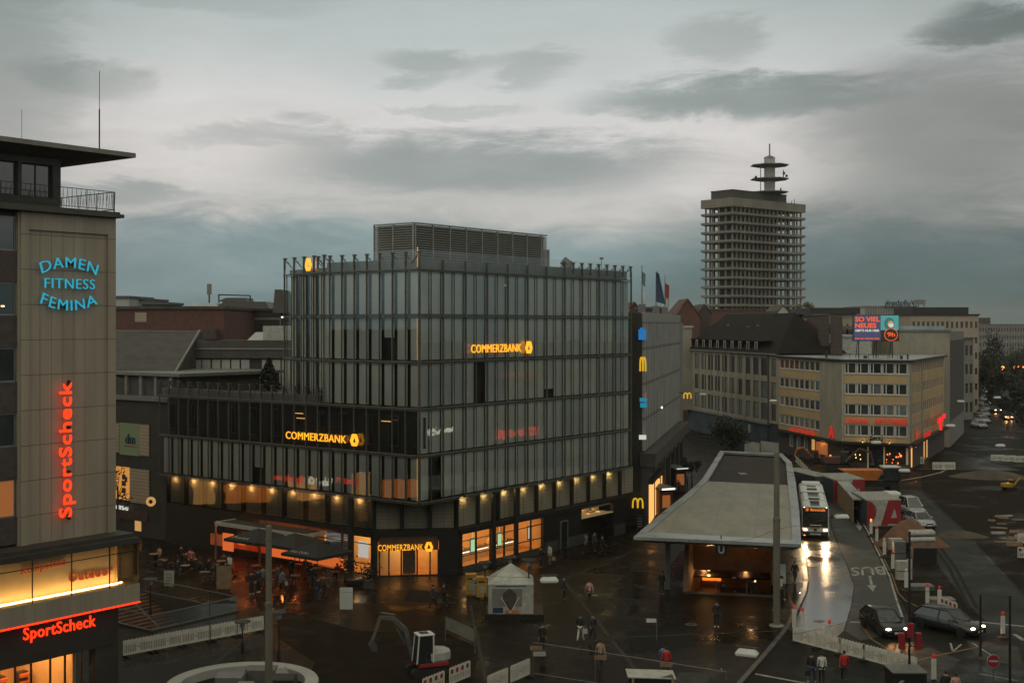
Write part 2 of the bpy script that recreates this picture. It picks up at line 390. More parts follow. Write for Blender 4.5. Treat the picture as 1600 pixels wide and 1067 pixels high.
lined('tile_wall', (.26, .22, .165), rough=.65, axes=[((0, 0, 1), 1.75, .02), ((.6046, .7966, 0), .62, .018)], depth=.35, var=.16, scale=1.1, stretch=(1, 1, .12))
lined('blind', (.78, .77, .69), rough=.7, axes=[((0, 0, 1), .16, .22)], depth=.72, var=.09, scale=.35)
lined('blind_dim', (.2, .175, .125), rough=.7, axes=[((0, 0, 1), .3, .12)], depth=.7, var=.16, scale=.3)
lined('blind_pale', (.84, .81, .70), rough=.7, axes=[((0, 0, 1), .16, .22)], depth=.76, var=.12, scale=.5)
lined('blind_grey', (.64, .65, .62), rough=.7, axes=[((0, 0, 1), .16, .22)], depth=.72, var=.12, scale=.35)
mat('barrier_white', (.50, .48, .41), .55, var=.15, scale=2)
glow('case_letters', (.62, .09, .008), .4)
skin_glass('facade_glass', (.93, .96, .94), .07, .015, .12)
skin_glass('clear_glass', (.86, .9, .9), .06, .01)
skin_glass('shop_glass', (.94, .93, .9), .03, .01)
dR = Vector((1480, 1950, 0)).normalized(); dL = Vector((-dR.y, dR.x, 0))

def downlight(parent, p, e=6, col=(1, .62, .25), r=.07, nm='downlight', spot=None):
    mb = MB(); mb.lathe(p, [(r, 0), (r * 1.2, .06), (r * 1.1, .16)], 8); mb.mi = 1; mb.lathe(p + Vector((0, 0, -.012)), [(r * .85, 0), (r * .85, .01)], 8)
    o = mb.build(nm, [M['dark_metal'], M['warm_strip']], parent)
    l = bpy.data.lights.new(nm + '_glow', 'POINT' if not spot else 'SPOT'); l.energy = e; l.color = col; l.shadow_soft_size = .08
    lo = bpy.data.objects.new(nm + '_glow', l); COL.objects.link(lo); lo.parent = o; lo.location = p - LOC[parent.name] - Vector((0, 0, .14))
    return o

# ================================================================ the bank
C = P(655, 508, 95.5).xy
R_ = Wall(C, dR, 30.6); Lo = Vector((*C, 0)) + dL * 31.7; L_ = Wall(Lo, -dL, 31.7)
ZS = [24.3, 20.75, 17.2, 13.6, 10.0, 6.4]
bank = thing('office_building', 'large grey bank block with blinds behind glass, amber lettering and louvred roof box', 'office building', (C.x, C.y, 0))
s_t = 31.7 - 10.3
E = L_.p(s_t); ear_d = -az(-38); ear_far = E - ear_d * 6.8; EAR = Wall(ear_far, ear_d, 6.8)
back = dL * 30; Rend = R_.p(30.6)
def pts(*a): return [(v.x, v.y) for v in a]
# cores
cm = MB()
tower_poly = pts(R_.p(.5, 0, -.75), R_.p(30.2, 0, -.75), R_.p(30.2, 0, -22), EAR.p(0.3, 0, -14), EAR.p(.3, 0, -.7), L_.p(s_t, 0, -.75), L_.p(31.3, 0, -.75))
cm.prism(tower_poly, 6.45, 24.25)
pod_poly = pts(L_.p(.2, 0, -.75), L_.p(s_t + .2, 0, -.8), L_.p(s_t + .2, 0, -16), L_.p(.2, 0, -16))
cm.prism(pod_poly, 6.45, 13.55)
tA = L_.t(583, -.6); tB = R_.t(715, -.6)
A = L_.p(tA, 0, -.6); B = R_.p(tB, 0, -.6); CH = Wall(A, B - A, (B - A).length)
low = pts(L_.p(.2, 0, -.95), L_.p(tA, 0, -.95), CH.p(0, 0, -.35), CH.p(CH.L, 0, -.35), R_.p(tB, 0, -.95), R_.p(30.2, 0, -.95), R_.p(30.2, 0, -20), L_.p(.2, 0, -16))
cm.prism(low, 3.65, 6.44)
cm.build('core', M['dark_wall'], bank)
sf = MB(); sf.prism(pts(L_.p(0, 0, 0), L_.p(31.7, 0, 0), R_.p(30.6, 0, 0), R_.p(30.6, 0, -2), R_.p(3, 0, -4), L_.p(0, 0, -2)), 6.3, 6.44); sf.build('soffit', M['dark_metal'], bank)
# window bays: two blinds each
random.seed(3)
def bay(w, t0, n, mod, z0, z1, o=-.26, name='window_bay', m='blind', gapL=.2, gapR=.03, n_skip=()):
    mb = MB()
    for k in range(n):
        a = t0 + k * mod + mod * gapL; b = t0 + (k + 1) * mod - mod * gapR
        if k in n_skip: continue
        h = z0 + .02
        if random.random() < .012: h = z0 + random.uniform(.6, 1.8)
        # a slightly bowed blind
        q = [0, .06, .09, .06, 0]
        for i in range(4):
            u0 = a + (b - a) * i / 4; u1 = a + (b - a) * (i + 1) / 4
            mb.face([w.p(u0, h, o + q[i]), w.p(u1, h, o + q[i + 1]), w.p(u1, z1 - .1, o + q[i + 1]), w.p(u0, z1 - .1, o + q[i])])
        mb.mi = 1; w.box(mb, a, b, z1 - .1, z1 - .02, o - .05, o + .1); mb.mi = 0
    if mb.v: return mb.build(name, [M[m if m != 'blind' else random.choice(('blind', 'blind', 'blind_pale', 'blind_grey'))], M['mullion_metal']], bank)
NR = 22; mR = 30.6 / NR
for i in range(5):
    z1, z0 = ZS[i], ZS[i + 1]
    for k in range(0, NR, 2):
        sk = ()
        if (i, k) in ((2, 4), (4, 0)): sk = (random.choice((0, 1)),)
        bay(R_, k * mR, 2, mR, z0 + .1, z1 - .1, gapL=.07, gapR=.03, n_skip=sk)
NL = 23; mL = 31.7 / NL; nt0 = NL - 7.5
tb = 31.7 - 8 * mL
for i in range(3):
    z1, z0 = ZS[i], ZS[i + 1]
    for k in range(0, 8, 2): bay(L_, tb + k * mL, 2, mL, z0 + .1, z1 - .1)
    for k in range(0, 4, 2): bay(EAR, .15 + k * 1.6, 2, 1.6, z0 + .1, z1 - .1, gapL=.35)
for k in range(0, NL, 2): bay(L_, k * mL, min(2, NL - k), mL, ZS[5] + .1, ZS[4] - .1)
# the dark office storey of the podium: framed windows behind the outer glass
for k in range(0, NL, 2):
    t = k * mL + .3
    w = L_.window(bank, t, t + 1.15, 10.5, 12.9, M['mullion_metal'], M['window_glass'], o=-.72, fr=.09, name='office_window', div=(.5,) if k % 4 else ())
lit = MB()
for t, z in ((17.3, 12.6), (17.5, 12.2), (27.2, 12.4)): L_.box(lit, t, t + 1.0, z, z + .06, -.62, -.58)
for t, z0, z1 in ((7.7, 22.2, 23.9), (9.6, 21.3, 23.9),): R_.box(lit, t, t + .07, z0, z1, -.5, -.46)
R_.box(lit, 11.2, 12.1, 23.3, 23.4, -.6, -.56)
lit.build('ceiling_lamp', M['warm_panel_soft'], bank)
# outer skin glass
for w, a, b, z0, z1 in ((R_, 0, 30.6, 6.5, 24.2), (L_, s_t, 31.7, 6.5, 24.2), (L_, 0, s_t, 6.5, 13.5), (EAR, 0, 6.8, 13.6, 24.2)):
    mb = MB(); w.quad(mb, a + .02, b - .02, z0, z1, -.03); mb.build('glass_skin', M['facade_glass'], bank)
# mullions
def mull(w, t, z0, z1, r=.035, d=.10):
    r *= .8; mb = MB(); w.box(mb, t - r, t + r, z0, z1, -.02, d)
    z = z0 + 1.8
    while z < z1: w.box(mb, t - r * 2.6, t + r * 2.6, z, z + .05, -.01, d * .8); z += 3.58
    mb.build('mullion', M['mullion_metal'], bank)
for k in range(NR + 1): mull(R_, k * mR, 6.4, 25.1 if k % 2 == 0 else 24.3, .045 if k % 2 == 0 else .022, .13 if k % 2 == 0 else .05)
for k in range(NL + 1):
    t = k * mL; top = 14.5 if t < s_t else 25.1
    mull(L_, t, 6.4, top, .04)
for k in range(5): mull(EAR, k * 1.7, 13.6, 25.2, .05)
for k in range(8): mull(EAR, .4 + k * .85, 13.6, 24.3, .02, .05)
# floor rails
for w, a, b, zs in ((R_, 0, 30.6, ZS), (L_, s_t, 31.7, ZS[:3]), (L_, 0, 31.7, ZS[3:]), (EAR, 0, 6.8, ZS[:4])):
    for z in zs:
        mb = MB(); w.box(mb, a, b, z - .07, z + .02, -.06, .16); w.box(mb, a, b, z - .19, z - .14, .06, .13); mb.build('floor_rail', M['mullion_metal'], bank)
# parapets, brackets, glass
pm = MB()
R_.box(pm, .3, 30.4, 24.3, 25.15, -.5, -.3); L_.box(pm, s_t, 31.4, 24.3, 25.1, -.5, -.3); EAR.box(pm, .3, 6.6, 24.3, 24.7, -.5, -.3)
L_.box(pm, 0, s_t, 13.6, 14.25, -.5, -.3)
pm.build('parapet', M['louvre_metal'], bank)
def bracket(w, t, z):
    mb = MB(); w.box(mb, t - .05, t + .05, z, z + 1.0, -.05, .1)
    mb.tube(w.p(t, z + .95, 0), w.p(t, z + .15, -.75), .05, n=4); mb.tube(w.p(t, z + .6, .03), w.p(t, z + .65, -.45), .035, n=4)
    w.box(mb, t - .09, t + .09, z + .92, z + 1.04, -.2, .14); mb.build('bracket', M['mullion_metal'], bank)
for k in range(8): bracket(L_, tb + k * mL, 24.6)
for k in range(0, NR + 1): bracket(R_, k * mR, 24.6) if k >= 14 or k % 2 == 0 and k < 2 else None
for k in range(5): bracket(EAR, k * 1.7, 24.7)
for k in range(0, 16): bracket(L_, k * mL, 13.9)
for w, a, b, z0, z1 in ((R_, 0, 30.6, 24.35, 25.9), (L_, s_t, 31.7, 24.35, 25.9), (EAR, 0, 6.8, 24.35, 25.9), (L_, 0, s_t, 13.65, 14.9)):
    mb = MB(); w.quad(mb, a, b, z0, z1 - .1, .0); mb.build('glass_parapet', M['shop_glass'], bank)
# roof plant box with louvres
bc = Vector((*C, 0)) + dR * 5 + dL * 5
BR = Wall(bc, dR, 18.6); BL = Wall(bc + dL * 4.4, -dL, 4.4)
lv = MB()
lv.prism(pts(BR.p(.15, 0, -.15), BR.p(18.4, 0, -.15), BR.p(18.4, 0, -4.2), BR.p(.15, 0, -4.2)), 24.25, 28.3)
lv.build('plant_room', M['dark_wall'], bank)
for w in (BR, BL):
    mb = MB()
    for k in range(18):
        z = 24.8 + k * .195
        mb.face([w.p(0, z, .16), w.p(w.L, z, .16), w.p(w.L, z + .14, 0), w.p(0, z + .14, 0)]); mb.face([w.p(0, z - .03, .14), w.p(w.L, z - .03, .14), w.p(w.L, z, .16), w.p(0, z, .16)])
    w.box(mb, 0, w.L, 28.35, 28.45, -.2, .2)
    for k in range(int(w.L / 2.2) + 1): w.box(mb, k * 2.2, k * 2.2 + .08, 24.3, 28.35, .05, .18)
    mb.build('louvre_screen', M['louvre_metal'], bank)
mb = MB(); mb.prism(pts(BR.p(18.4, 0, -1), BR.p(20.6, 0, -1), BR.p(20.6, 0, -4), BR.p(18.4, 0, -4)), 24.25, 27.2); mb.build('plant_cabinet', M['grey_metal'], bank)
mb = MB()
pv = R_.p(24.3, 24.3, -3); mb.tube(pv, pv + Vector((0, 0, 1.7)), .42, n=14); mb.tube(pv + Vector((0, 0, 1.4)), pv + Vector((-.45, -.1, 1.75)), .42, n=14); mb.build('vent_pipe', M['galvanised'], bank)
mb = MB(); q = R_.p(27.3, 24.3, -1.2); mb.tube(q, q + Vector((0, 0, 2)), .03, n=5); mb.box(q.x - .15, q.x + .2, q.y - .1, q.y + .1, q.z + 1.9, q.z + 2.1); mb.build('roof_camera', M['galvanised'], bank)
mb = MB(); mb.prism(tower_poly, 24.25, 24.35); mb.build('roof', M['roof_felt'], bank)
mb = MB(); mb.prism(pod_poly, 13.55, 13.62); mb.build('podium_roof', M['roof_felt'], bank)
# corner light strips
for z0, z1 in ((17.3, 20.6), (6.5, 9.85), (24.5, 26.0)):
    mb = MB(); q = L_.p(31.35, 0, -.2); mb.box(q.x - .035, q.x + .035, q.y - .03, q.y + .03, z0, z1); mb.build('light_strip', M['neon_amber_line'], bank)
# lower storey, set back beneath the overhang
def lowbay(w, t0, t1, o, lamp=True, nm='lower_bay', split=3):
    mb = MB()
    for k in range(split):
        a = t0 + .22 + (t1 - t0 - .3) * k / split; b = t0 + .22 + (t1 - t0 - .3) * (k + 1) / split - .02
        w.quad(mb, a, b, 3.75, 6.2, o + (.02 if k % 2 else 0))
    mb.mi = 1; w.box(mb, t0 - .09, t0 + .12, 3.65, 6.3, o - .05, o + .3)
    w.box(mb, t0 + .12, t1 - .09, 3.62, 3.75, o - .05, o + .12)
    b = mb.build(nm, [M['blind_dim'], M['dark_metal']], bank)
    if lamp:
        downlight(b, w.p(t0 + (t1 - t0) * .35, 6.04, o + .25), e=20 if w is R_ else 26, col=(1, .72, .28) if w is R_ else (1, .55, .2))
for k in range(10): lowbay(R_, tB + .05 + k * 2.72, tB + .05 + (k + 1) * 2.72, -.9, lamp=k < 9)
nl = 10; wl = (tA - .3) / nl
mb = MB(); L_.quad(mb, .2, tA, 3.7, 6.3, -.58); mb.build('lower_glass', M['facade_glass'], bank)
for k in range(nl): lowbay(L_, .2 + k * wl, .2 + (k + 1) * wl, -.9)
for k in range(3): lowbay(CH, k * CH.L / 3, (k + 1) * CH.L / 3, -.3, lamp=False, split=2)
# ground floor of the bank
gm = MB()
CH.box(gm, 0, CH.L, 3.2, 3.65, -.35, .1)
gl = R_.t(722, -.6); gr = R_.t(850, -.6); nl_, nr_ = R_.t(908, -.6), R_.t(958, -.6)
R_.box(gm, tB, 30.6, 3.3, 3.65, -.95, -.35)
R_.box(gm, tB, gl, 0, 3.3, -.95, -.55); R_.box(gm, gr, nl_, 0, 3.3, -.95, -.55); R_.box(gm, nr_, 30.4, 0, 3.3, -.95, -.55); R_.box(gm, nl_, nr_, 0.0, 2.3, -2.2, -1.9)
L_.box(gm, 0, L_.t(478, -.6), 0, 3.65, -.95, -.6); L_.box(gm, L_.t(478, -.6), tA, 3.1, 3.65, -.95, -.5); L_.box(gm, L_.t(582, -.6) - .1, tA, 0, 3.1, -.95, -.5)
CH.box(gm, 0, .35, 0, 3.2, -.35, .05); CH.box(gm, CH.L - 1.5, CH.L, 0, 3.2, -.35, .05)
gm.build('ground_wall', M['dark_metal'], bank)
for q in ((gl, gr, 0, .45, -.95, -.5), (gr + .1, gr + 2.0, 0, .9, -.55, -.48), (gr + 3.4, nl_ + 1, 0, .9, -.55, -.48), (nr_, 30.4, 0, 1.0, -.55, -.45)): mb = MB(); R_.box(mb, *q); mb.build('plinth', M['granite'], bank)
# banking hall behind the long window
ih = MB(); dd = 5.5
ih.mi = 0; R_.box(ih, gl - .3, gr + .3, .02, 3.3, -dd - .2, -dd); R_.box(ih, gl - .5, gl - .3, .02, 3.3, -dd, -.96); R_.box(ih, gr + .3, gr + .5, .02, 3.3, -dd, -.96)
ih.mi = 1; R_.box(ih, gl - .3, gr + .3, .2, .3, -dd, -.96)
ih.mi = 2; R_.box(ih, gl - .3, gr + .3, 3.3, 3.35, -dd, -.96)
ih.build('banking_hall', [M['interior_warm'], M['interior_floor'], M['interior_cream']], bank)
lm = MB()
for k in range(5):
    t = gl + .8 + (gr - gl - 1.2) * k / 5; R_.box(lm, t, t + 1.3, 3.24, 3.28, -4.6, -1.4)
lm.build('ceiling_panel', M['warm_panel'], bank)
mb = MB(); R_.box(mb, gl + .3, gr - 3, 1.9, 2.9, -dd + .01, -dd + .04); mb.build('wall_panel', M['warm_panel_soft'], bank)
for k in range(5):
    t = gl + .7 + k * (gr - gl - 1.5) / 5
    c = MB(); R_.box(c, t, t + 1.5, .3, 1.15, -3.6, -2.8); R_.box(c, t + .1, t + .5, 1.15, 1.6, -3.4, -3.0); c.mi = 1; R_.box(c, t - .02, t + 1.52, 1.0, 1.05, -2.79, -2.77); c.mi = 2; R_.box(c, t - .03, t + 1.53, 1.15, 1.19, -3.63, -2.77)
    c.build('counter', [M['interior_cream'], M['white_light'], M['interior_dark']], bank)
for px, m in ((740, 'green_screen'), (782, 'green_screen'), (829, 'screen_white')):
    t = R_.t(px, -1.2); c = MB(); R_.box(c, t - .32, t + .32, 1.3, 2.5, -1.35, -1.3); c.mi = 1; R_.box(c, t - .26, t + .26, 1.38, 2.42, -1.295, -1.29); c.tube(R_.p(t, 2.5, -1.32), R_.p(t, 3.3, -1.32), .02); c.build('screen', [M['dark_metal'], M[m]], bank)
fr = MB(); n = 6
for k in range(n + 1):
    t = gl + (gr - gl) * k / n; R_.box(fr, t - .05, t + .05, .45, 3.3, -.75, -.6)
for z in (1.35, 2.55): R_.box(fr, gl, gr, z, z + .07, -.74, -.61)
R_.box(fr, gl, gr, .45, .55, -.76, -.59); R_.box(fr, gl, gr, 3.15, 3.3, -.76, -.59)
fr.build('shop_window_frame', M['dark_metal'], bank)
mb = MB(); R_.quad(mb, gl, gr, .5, 3.2, -.68); mb.build('shop_pane', M['shop_glass'], bank)
for px in (771, 806):
    t = R_.t(px, -.3); mb = MB(); mb.tube(R_.p(t, 0, -.28), R_.p(t, 6.3, -.28), .22, n=12); mb.build('column', M['dark_metal'], bank)
# lit slot and doorway further along
mb = MB(); R_.box(mb, nl_, nr_, 2.3, 3.3, -2.4, -2.2); mb.build('niche', M['interior_cream'], bank)
mb = MB(); R_.box(mb, nl_, nr_, 3.0, 3.3, -1.0, -.9); R_.box(mb, nl_, nl_ + .1, 2.3, 3.0, -1.0, -.6); R_.box(mb, nl_, nr_, 2.25, 2.35, -1.9, -.6); mb.build('niche_frame', M['interior_cream'], bank)
for k in range(3): downlight(bank, R_.p(nl_ + 1.0 + k * 1.7, 2.75, -1.7), e=7, col=(1, .6, .25))
dt = R_.t(880, -.6); mb = MB(); R_.box(mb, dt - .6, dt - .5, 0, 2.5, -.55, -.45); R_.box(mb, dt + .5, dt + .6, 0, 2.5, -.55, -.45); R_.box(mb, dt - .5, dt + .5, 2.4, 2.5, -.55, -.45); d_ = mb.build('side_door', M['grey_metal'], bank)
mb = MB(); R_.box(mb, dt - .5, dt + .5, 0, 2.4, -.54, -.51); mb.build('door_leaf', M['dark_glass'], d_)
# entrance in the chamfer
x0, x1 = .5, CH.L - 1.55
eh = MB(); CH.box(eh, 0, CH.L - .1, .02, 2.7, -5.2, -5); CH.box(eh, .1, .3, .02, 2.7, -5, -.36); CH.box(eh, CH.L - 1.4, CH.L - 1.2, .02, 2.7, -5, -.36)
eh.mi = 1; CH.box(eh, .3, CH.L - 1.4, .02, .06, -5, -.1); eh.mi = 0; CH.box(eh, .1, CH.L - 1.2, 2.7, 2.75, -5, -.36); eh.build('entrance_hall', [M['interior_warm'], M['interior_floor']], bank)
mb = MB(); CH.box(mb, x0 + .4, x1 - .4, 2.62, 2.68, -4.5, -.8); mb.build('entrance_light', M['warm_panel'], bank)
mb = MB(); CH.box(mb, x0, x1, 2.14, 3.2, -.3, -.0); mb.build('transom', M['interior_dark'], bank)
mb = MB()
for q in (0, .16, .37, .64, .86, 1): t = x0 + (x1 - x0) * q; CH.box(mb, t - .06, t + .06, 0, 2.06, -.12, .02)
CH.box(mb, x0, x1, 0, .08, -.13, .03); CH.box(mb, x0, x1, 2.06, 2.13, -.13, .03); mb.build('door_frame', M['dark_metal'], bank)
mb = MB(); CH.box(mb, x0 + (x1 - x0) * .4, x0 + (x1 - x0) * .62, .06, 2.4, -.9, -.85); mb.build('revolving_door', M['galvanised'], bank)
mb = MB(); CH.quad(mb, x0, x1, .05, 2.06, -.05); mb.build('door_pane', M['shop_glass'], bank)
# bright shop at the left of the entrance, cafe front beyond it
ca = L_.t(492, -.6); cz = L_.t(582, -.6) - .1; cf0 = L_.t(330, -.6)
mb = MB(); L_.box(mb, ca, cz, .02, 3.1, -4.7, -4.5); L_.box(mb, cz - .02, cz + .1, .02, 3.1, -4.5, -.96); L_.box(mb, ca - 6, ca, .02, 3.1, -1.9, -1.7)
mb.mi = 1; L_.box(mb, cf0, cz, .02, .08, -4.5, -.9); mb.mi = 0; L_.box(mb, ca, cz, 3.05, 3.1, -4.5, -.95)
mb.build('shop_interior', [M['interior_cream'], M['interior_floor']], bank)
mb = MB(); L_.box(mb, ca + .6, cz - .6, 2.98, 3.03, -3.8, -1.6); mb.build('shop_ceiling_light', M['warm_panel'], bank)
mb = MB(); L_.box(mb, cz - 2.3, cz - 1.2, 1.2, 2.5, -1.5, -1.45); mb.build('poster_screen', M['screen_white'], bank)
mb = MB()
for q in (0, .48, .66, 1): t = ca + (cz - ca) * q; L_.box(mb, t - .07, t + .07, 0, 3.1, -.8, -.6)
for z in (.9, 2.5): L_.box(mb, ca, cz, z, z + .07, -.78, -.62)
mb.build('shop_frame', M['dark_metal'], bank)
mb = MB(); L_.quad(mb, ca, cz, .1, 3.0, -.7); mb.build('front_pane', M['shop_glass'], bank)
mb = MB(); mb.tube(L_.p(L_.t(548, .6), 0, .6), L_.p(L_.t(548, .6), 6.3, .6), .25, n=12); mb.build('column', M['dark_metal'], bank)
mb = MB(); L_.box(mb, cf0, ca, .5, 1.5, -.58, -.5); mb.build('cafe_front', M['cafe_orange'], bank)
for k in range(7): mb = MB(); t = cf0 + .8 + (ca - cf0 - 1.4) * k / 7; L_.box(mb, t, t + .9, 1.7, 2.3, -.59, -.55); mb.build('cafe_window', M['dark_glass'], bank)
# lettering on the bank
def hexlogo(mb, w, t, z, h, o, wd=None):
    wd = wd or h * 1.05; hw = wd / 2; hh = h / 2
    def pt(x, y): return w.p(t + x, z + y, o)
    out = [(-hw * .55, -hh), (hw * .55, -hh), (hw, -hh * .1), (hw * .5, hh), (-hw * .5, hh), (-hw, -hh * .1)]
    inn = [(-hw * .30, -hh * .42), (hw * .30, -hh * .42), (hw * .42, -hh * .28), (hw * .06, hh * .55), (-hw * .06, hh * .55), (-hw * .42, -hh * .28)]
    n = 6; vs = [w.p(t + x, z + y, o + .06) for x, y in out + inn] + [w.p(t + x, z + y, o - .04) for x, y in out + inn]
    fs = [(i, (i + 1) % n, n + (i + 1) % n, n + i) for i in range(n)] + [(i, 12 + i, 12 + (i + 1) % n, (i + 1) % n) for i in range(n)] + [(6 + i, 6 + (i + 1) % n, 18 + (i + 1) % n, 18 + i) for i in range(n)]
    mb.mesh(vs, fs)
def banksign(w, pxa, pxb, pya, pyb, o, pxl):
    ta, tb_, tl = w.t(pxa, o), w.t(pxb, o), w.t(pxl, o); z0 = w.z(pxa, pya, o); h = w.z(pxa, pyb, o) - z0
    mb = MB(); put_text(mb, 'COMMERZBANK', w.p(ta, z0, o), w.d, (0, 0, 1), tb_ - ta, h, .05, bold=0, spacing=1.06)
    hexlogo(mb, w, tl, z0 + h * .52, h * 1.55, o + .05, h * 1.45)
    mb.build('lettering', M['neon_amber'], bank)
banksign(R_, 736, 814, 551.5, 538.5, .25, 825.5)
banksign(L_, 447, 541, 685, 673.5, .25, 554.5)
banksign(CH, 590.5, 661, 860.5, 851, .18, 670)
mb = MB(); hexlogo(mb, EAR, EAR.t(481, .35), 25.0, 1.05, .3, 1.0); mb.build('roof_emblem', M['neon_amber'], bank)

# ================================================================ sports shop building at the left edge
SC = P(180, 508, 66).xy; SO = Vector((*SC, 0)) - dR * 14; SW = Wall(SO, dR, 14)
sport = thing('shop_building', 'tile clad shop tower at the left edge with red and blue neon lettering', 'shop building', (SC.x, SC.y, 0))
tw = SW.t(32)
zt = 25.65; zb = 9.1
mb = MB(); mb.prism(pts(SW.p(0, 0, -.35), SW.p(13.95, 0, -.35), SW.p(13.95, 0, -16), SW.p(0, 0, -16)), 6, zt); mb.build('core', M['dark_wall'], sport)
wt = MB(); t1, t2 = SW.t(45), SW.t(168)
SW.box(wt, tw, t1, zb, zt, -.34, .06); SW.box(wt, t2, 14, zb, zt, -.34, .06); SW.box(wt, t1, t2, zt - .9, zt, -.34, .06)
n = 7
for k in range(n):
    a = t1 + (t2 - t1) * k / n; b = t1 + (t2 - t1) * (k + 1) / n
    SW.box(wt, a + .006, b - .006, zb, zt - .9, -.34, -.07 + .004 * (k % 3))
wt.build('tile_wall', M['tile_wall'], sport)
mb = MB()
for a, b in ((tw - 2.7, tw),): SW.box(mb, tw - .12, tw, zb, zt, -.33, -.02)
mb.build('window_pier', M['stone_beige'], sport)
for i, (ya, yb) in enumerate(((338, 392), (441, 493), (543, 597), (645, 698), (748, 808))):
    z1 = SW.z(26, ya); z0 = SW.z(26, yb)
    for j in range(2):
        w = SW.window(sport, tw - 2.5 - j * 2.6, tw - .15 - j * 2.6, z0, z1, M['grey_metal'], M['orange_window'] if i == 4 else M['window_glass'], o=-.25, fr=.08, div=(.45,) if i % 2 else ())
mb = MB()
lm_ = MB(); SW.box(lm_, tw - .9, tw - .75, 20.9, 20.96, -.22, -.18); lm_.build('office_lamp', M['warm_panel'], sport)
for i, (ya, yb) in enumerate(((392, 441), (493, 543), (597, 645), (698, 748), (808, 850))):
    SW.box(mb, 0, tw - .12, SW.z(26, yb) + .0, SW.z(26, ya) - .0, -.33, -.12)
mb.build('spandrel', M['brick_dark'], sport)
# cornice, terrace, penthouse, flying roof
mb = MB(); SW.box(mb, 0, 14.25, zt, zt + .18, -10, .45); SW.box(mb, 0, 14.1, zt + .18, zt + .3, -10, .3); mb.build('cornice', M['concrete_dark'], sport)
pt_ = SW.t(95, -1.0)
ph = MB(); SW.grid(ph, 0, pt_, zt + .3, 28.7, [(pt_ - 2.2, pt_ - .45), (pt_ - 4.3, pt_ - 2.4), (pt_ - 6.5, pt_ - 4.5)], [(26.5, 28.2)], -1.4, -1.0); SW.box(ph, 0, pt_, zt + .3, 28.7, -9, -1.4); ph.build('penthouse', M['concrete_dark'], sport)
for a, b in ((pt_ - 2.2, pt_ - .45), (pt_ - 4.3, pt_ - 2.4), (pt_ - 6.5, pt_ - 4.5)): SW.window(sport, a, b, 26.5, 28.2, M['dark_metal'], M['window_glass'], o=-1.25, fr=.07, div=(.5,))
rf = MB(); re = 14.75; o1 = .75; zr = 29.1; zl = 28.55
top = [SW.p(-2, zr, -11), SW.p(re, zr, -11), SW.p(re, zr, o1), SW.p(-2, zr, o1)]
mid = [p - Vector((0, 0, .24)) for p in top]; inn = [SW.p(-2, zl, -10), SW.p(pt_ + .2, zl, -10), SW.p(pt_ + .2, zl, -.9), SW.p(-2, zl, -.9)]
rf.loft([inn, mid, top]); rf.build('flat_roof', M['concrete'], sport)
rl = MB(); rz = zt + .3; hh = 1.05
a = SW.p(1, rz, .15); b = SW.p(13.85, rz, .15); c = SW.p(13.85, rz, -6)
for p, q in ((a, b), (b, c)):
    for h in (hh, .12): rl.tube(p + Vector((0, 0, h)), q + Vector((0, 0, h)), .025, n=4)
    L0 = (q - p).length; dd_ = (q - p) / L0; k = 0
    while k * .13 < L0:
        s_ = p + dd_ * k * .13; rl.tube(s_ + Vector((0, 0, .12)), s_ + dd_ * .07 * (1 if k % 2 else -1) + Vector((0, 0, hh)), .009, n=3); k += 1
    for k in range(int(L0 / 1.6) + 1): s_ = p + dd_ * k * 1.6; rl.tube(s_, s_ + Vector((0, 0, hh)), .022, n=4)
rl.build('railing', M['dark_metal'], sport)
mb = MB(); q = SW.p(SW.t(166, 0), zr, -.6); mb.tube(q, q + Vector((0, 0, 2.3)), .04, n=5); mb.tube(q + Vector((0, 0, 2.3)), q + Vector((0, 0, 4.3)), .018, n=4)
for k in range(4): mb.tube(q, q + Vector((.5 * math.cos(k * 1.57), .5 * math.sin(k * 1.57), 0)), .02, n=4)
mb.build('roof_antenna', M['dark_metal'], sport)
mb = MB(); q = P(34, 215, 62); mb.tube((q.x, q.y, zr), (q.x, q.y, zr + 1.6), .012, n=4); mb.build('roof_antenna', M['dark_metal'], sport)
mb = MB(); q = P(82, 215, 66); mb.tube((q.x, q.y, zr), (q.x, q.y, zr + .5), .14, .15, n=10); mb.build('roof_chimney', M['black'], sport)
# podium: glass show case, fascia, red line, shop front
PO = 1.5; pe = 14.45
mb = MB(); SW.box(mb, 0, pe, 8.62, 8.9, -1, PO); SW.box(mb, 0, pe - .1, 8.9, 9.1, -1, PO - .3); mb.build('canopy_roof', M['dark_wall'], sport)
mb = MB(); SW.box(mb, 0, pe, 5.55, 6.5, -1, PO); mb.build('fascia', M['tile_wall'], sport)
mb = MB(); SW.box(mb, 0, pe + .02, 5.47, 5.54, PO - .1, PO + .03); mb.build('red_light_line', M['neon_red'], sport)
mb = MB(); SW.box(mb, 0, pe - .8, 6.5, 8.62, .35, .45); mb.build('case_panel', M['interior_cream'], sport)
mb = MB(); SW.box(mb, 0, pe - .6, 6.51, 6.56, .72, .86); mb.build('case_light', M['shop_strip'], sport)
mb = MB(); SW.box(mb, pe - .8, pe - .74, 6.5, 8.62, .3, .6); SW.box(mb, pe - .9, pe, 6.5, 6.54, -.9, PO - .1); SW.box(mb, pe - 1.6, pe - .05, 6.54, 8.62, -.33, -.2); mb.build('case_pier', M['interior_warm'], sport)
mb = MB()
for t in (pe, pe - 1.8, pe - 4.0, pe - 6.15, pe - 8.3): SW.box(mb, t - .035, t, 6.5, 8.62, PO - .07, PO)
SW.box(mb, 0, pe, 8.2, 8.24, PO - .06, PO - .01); SW.box(mb, pe - .03, pe, 6.5, 8.62, -.95, -.9); mb.build('case_frame', M['dark_metal'], sport)
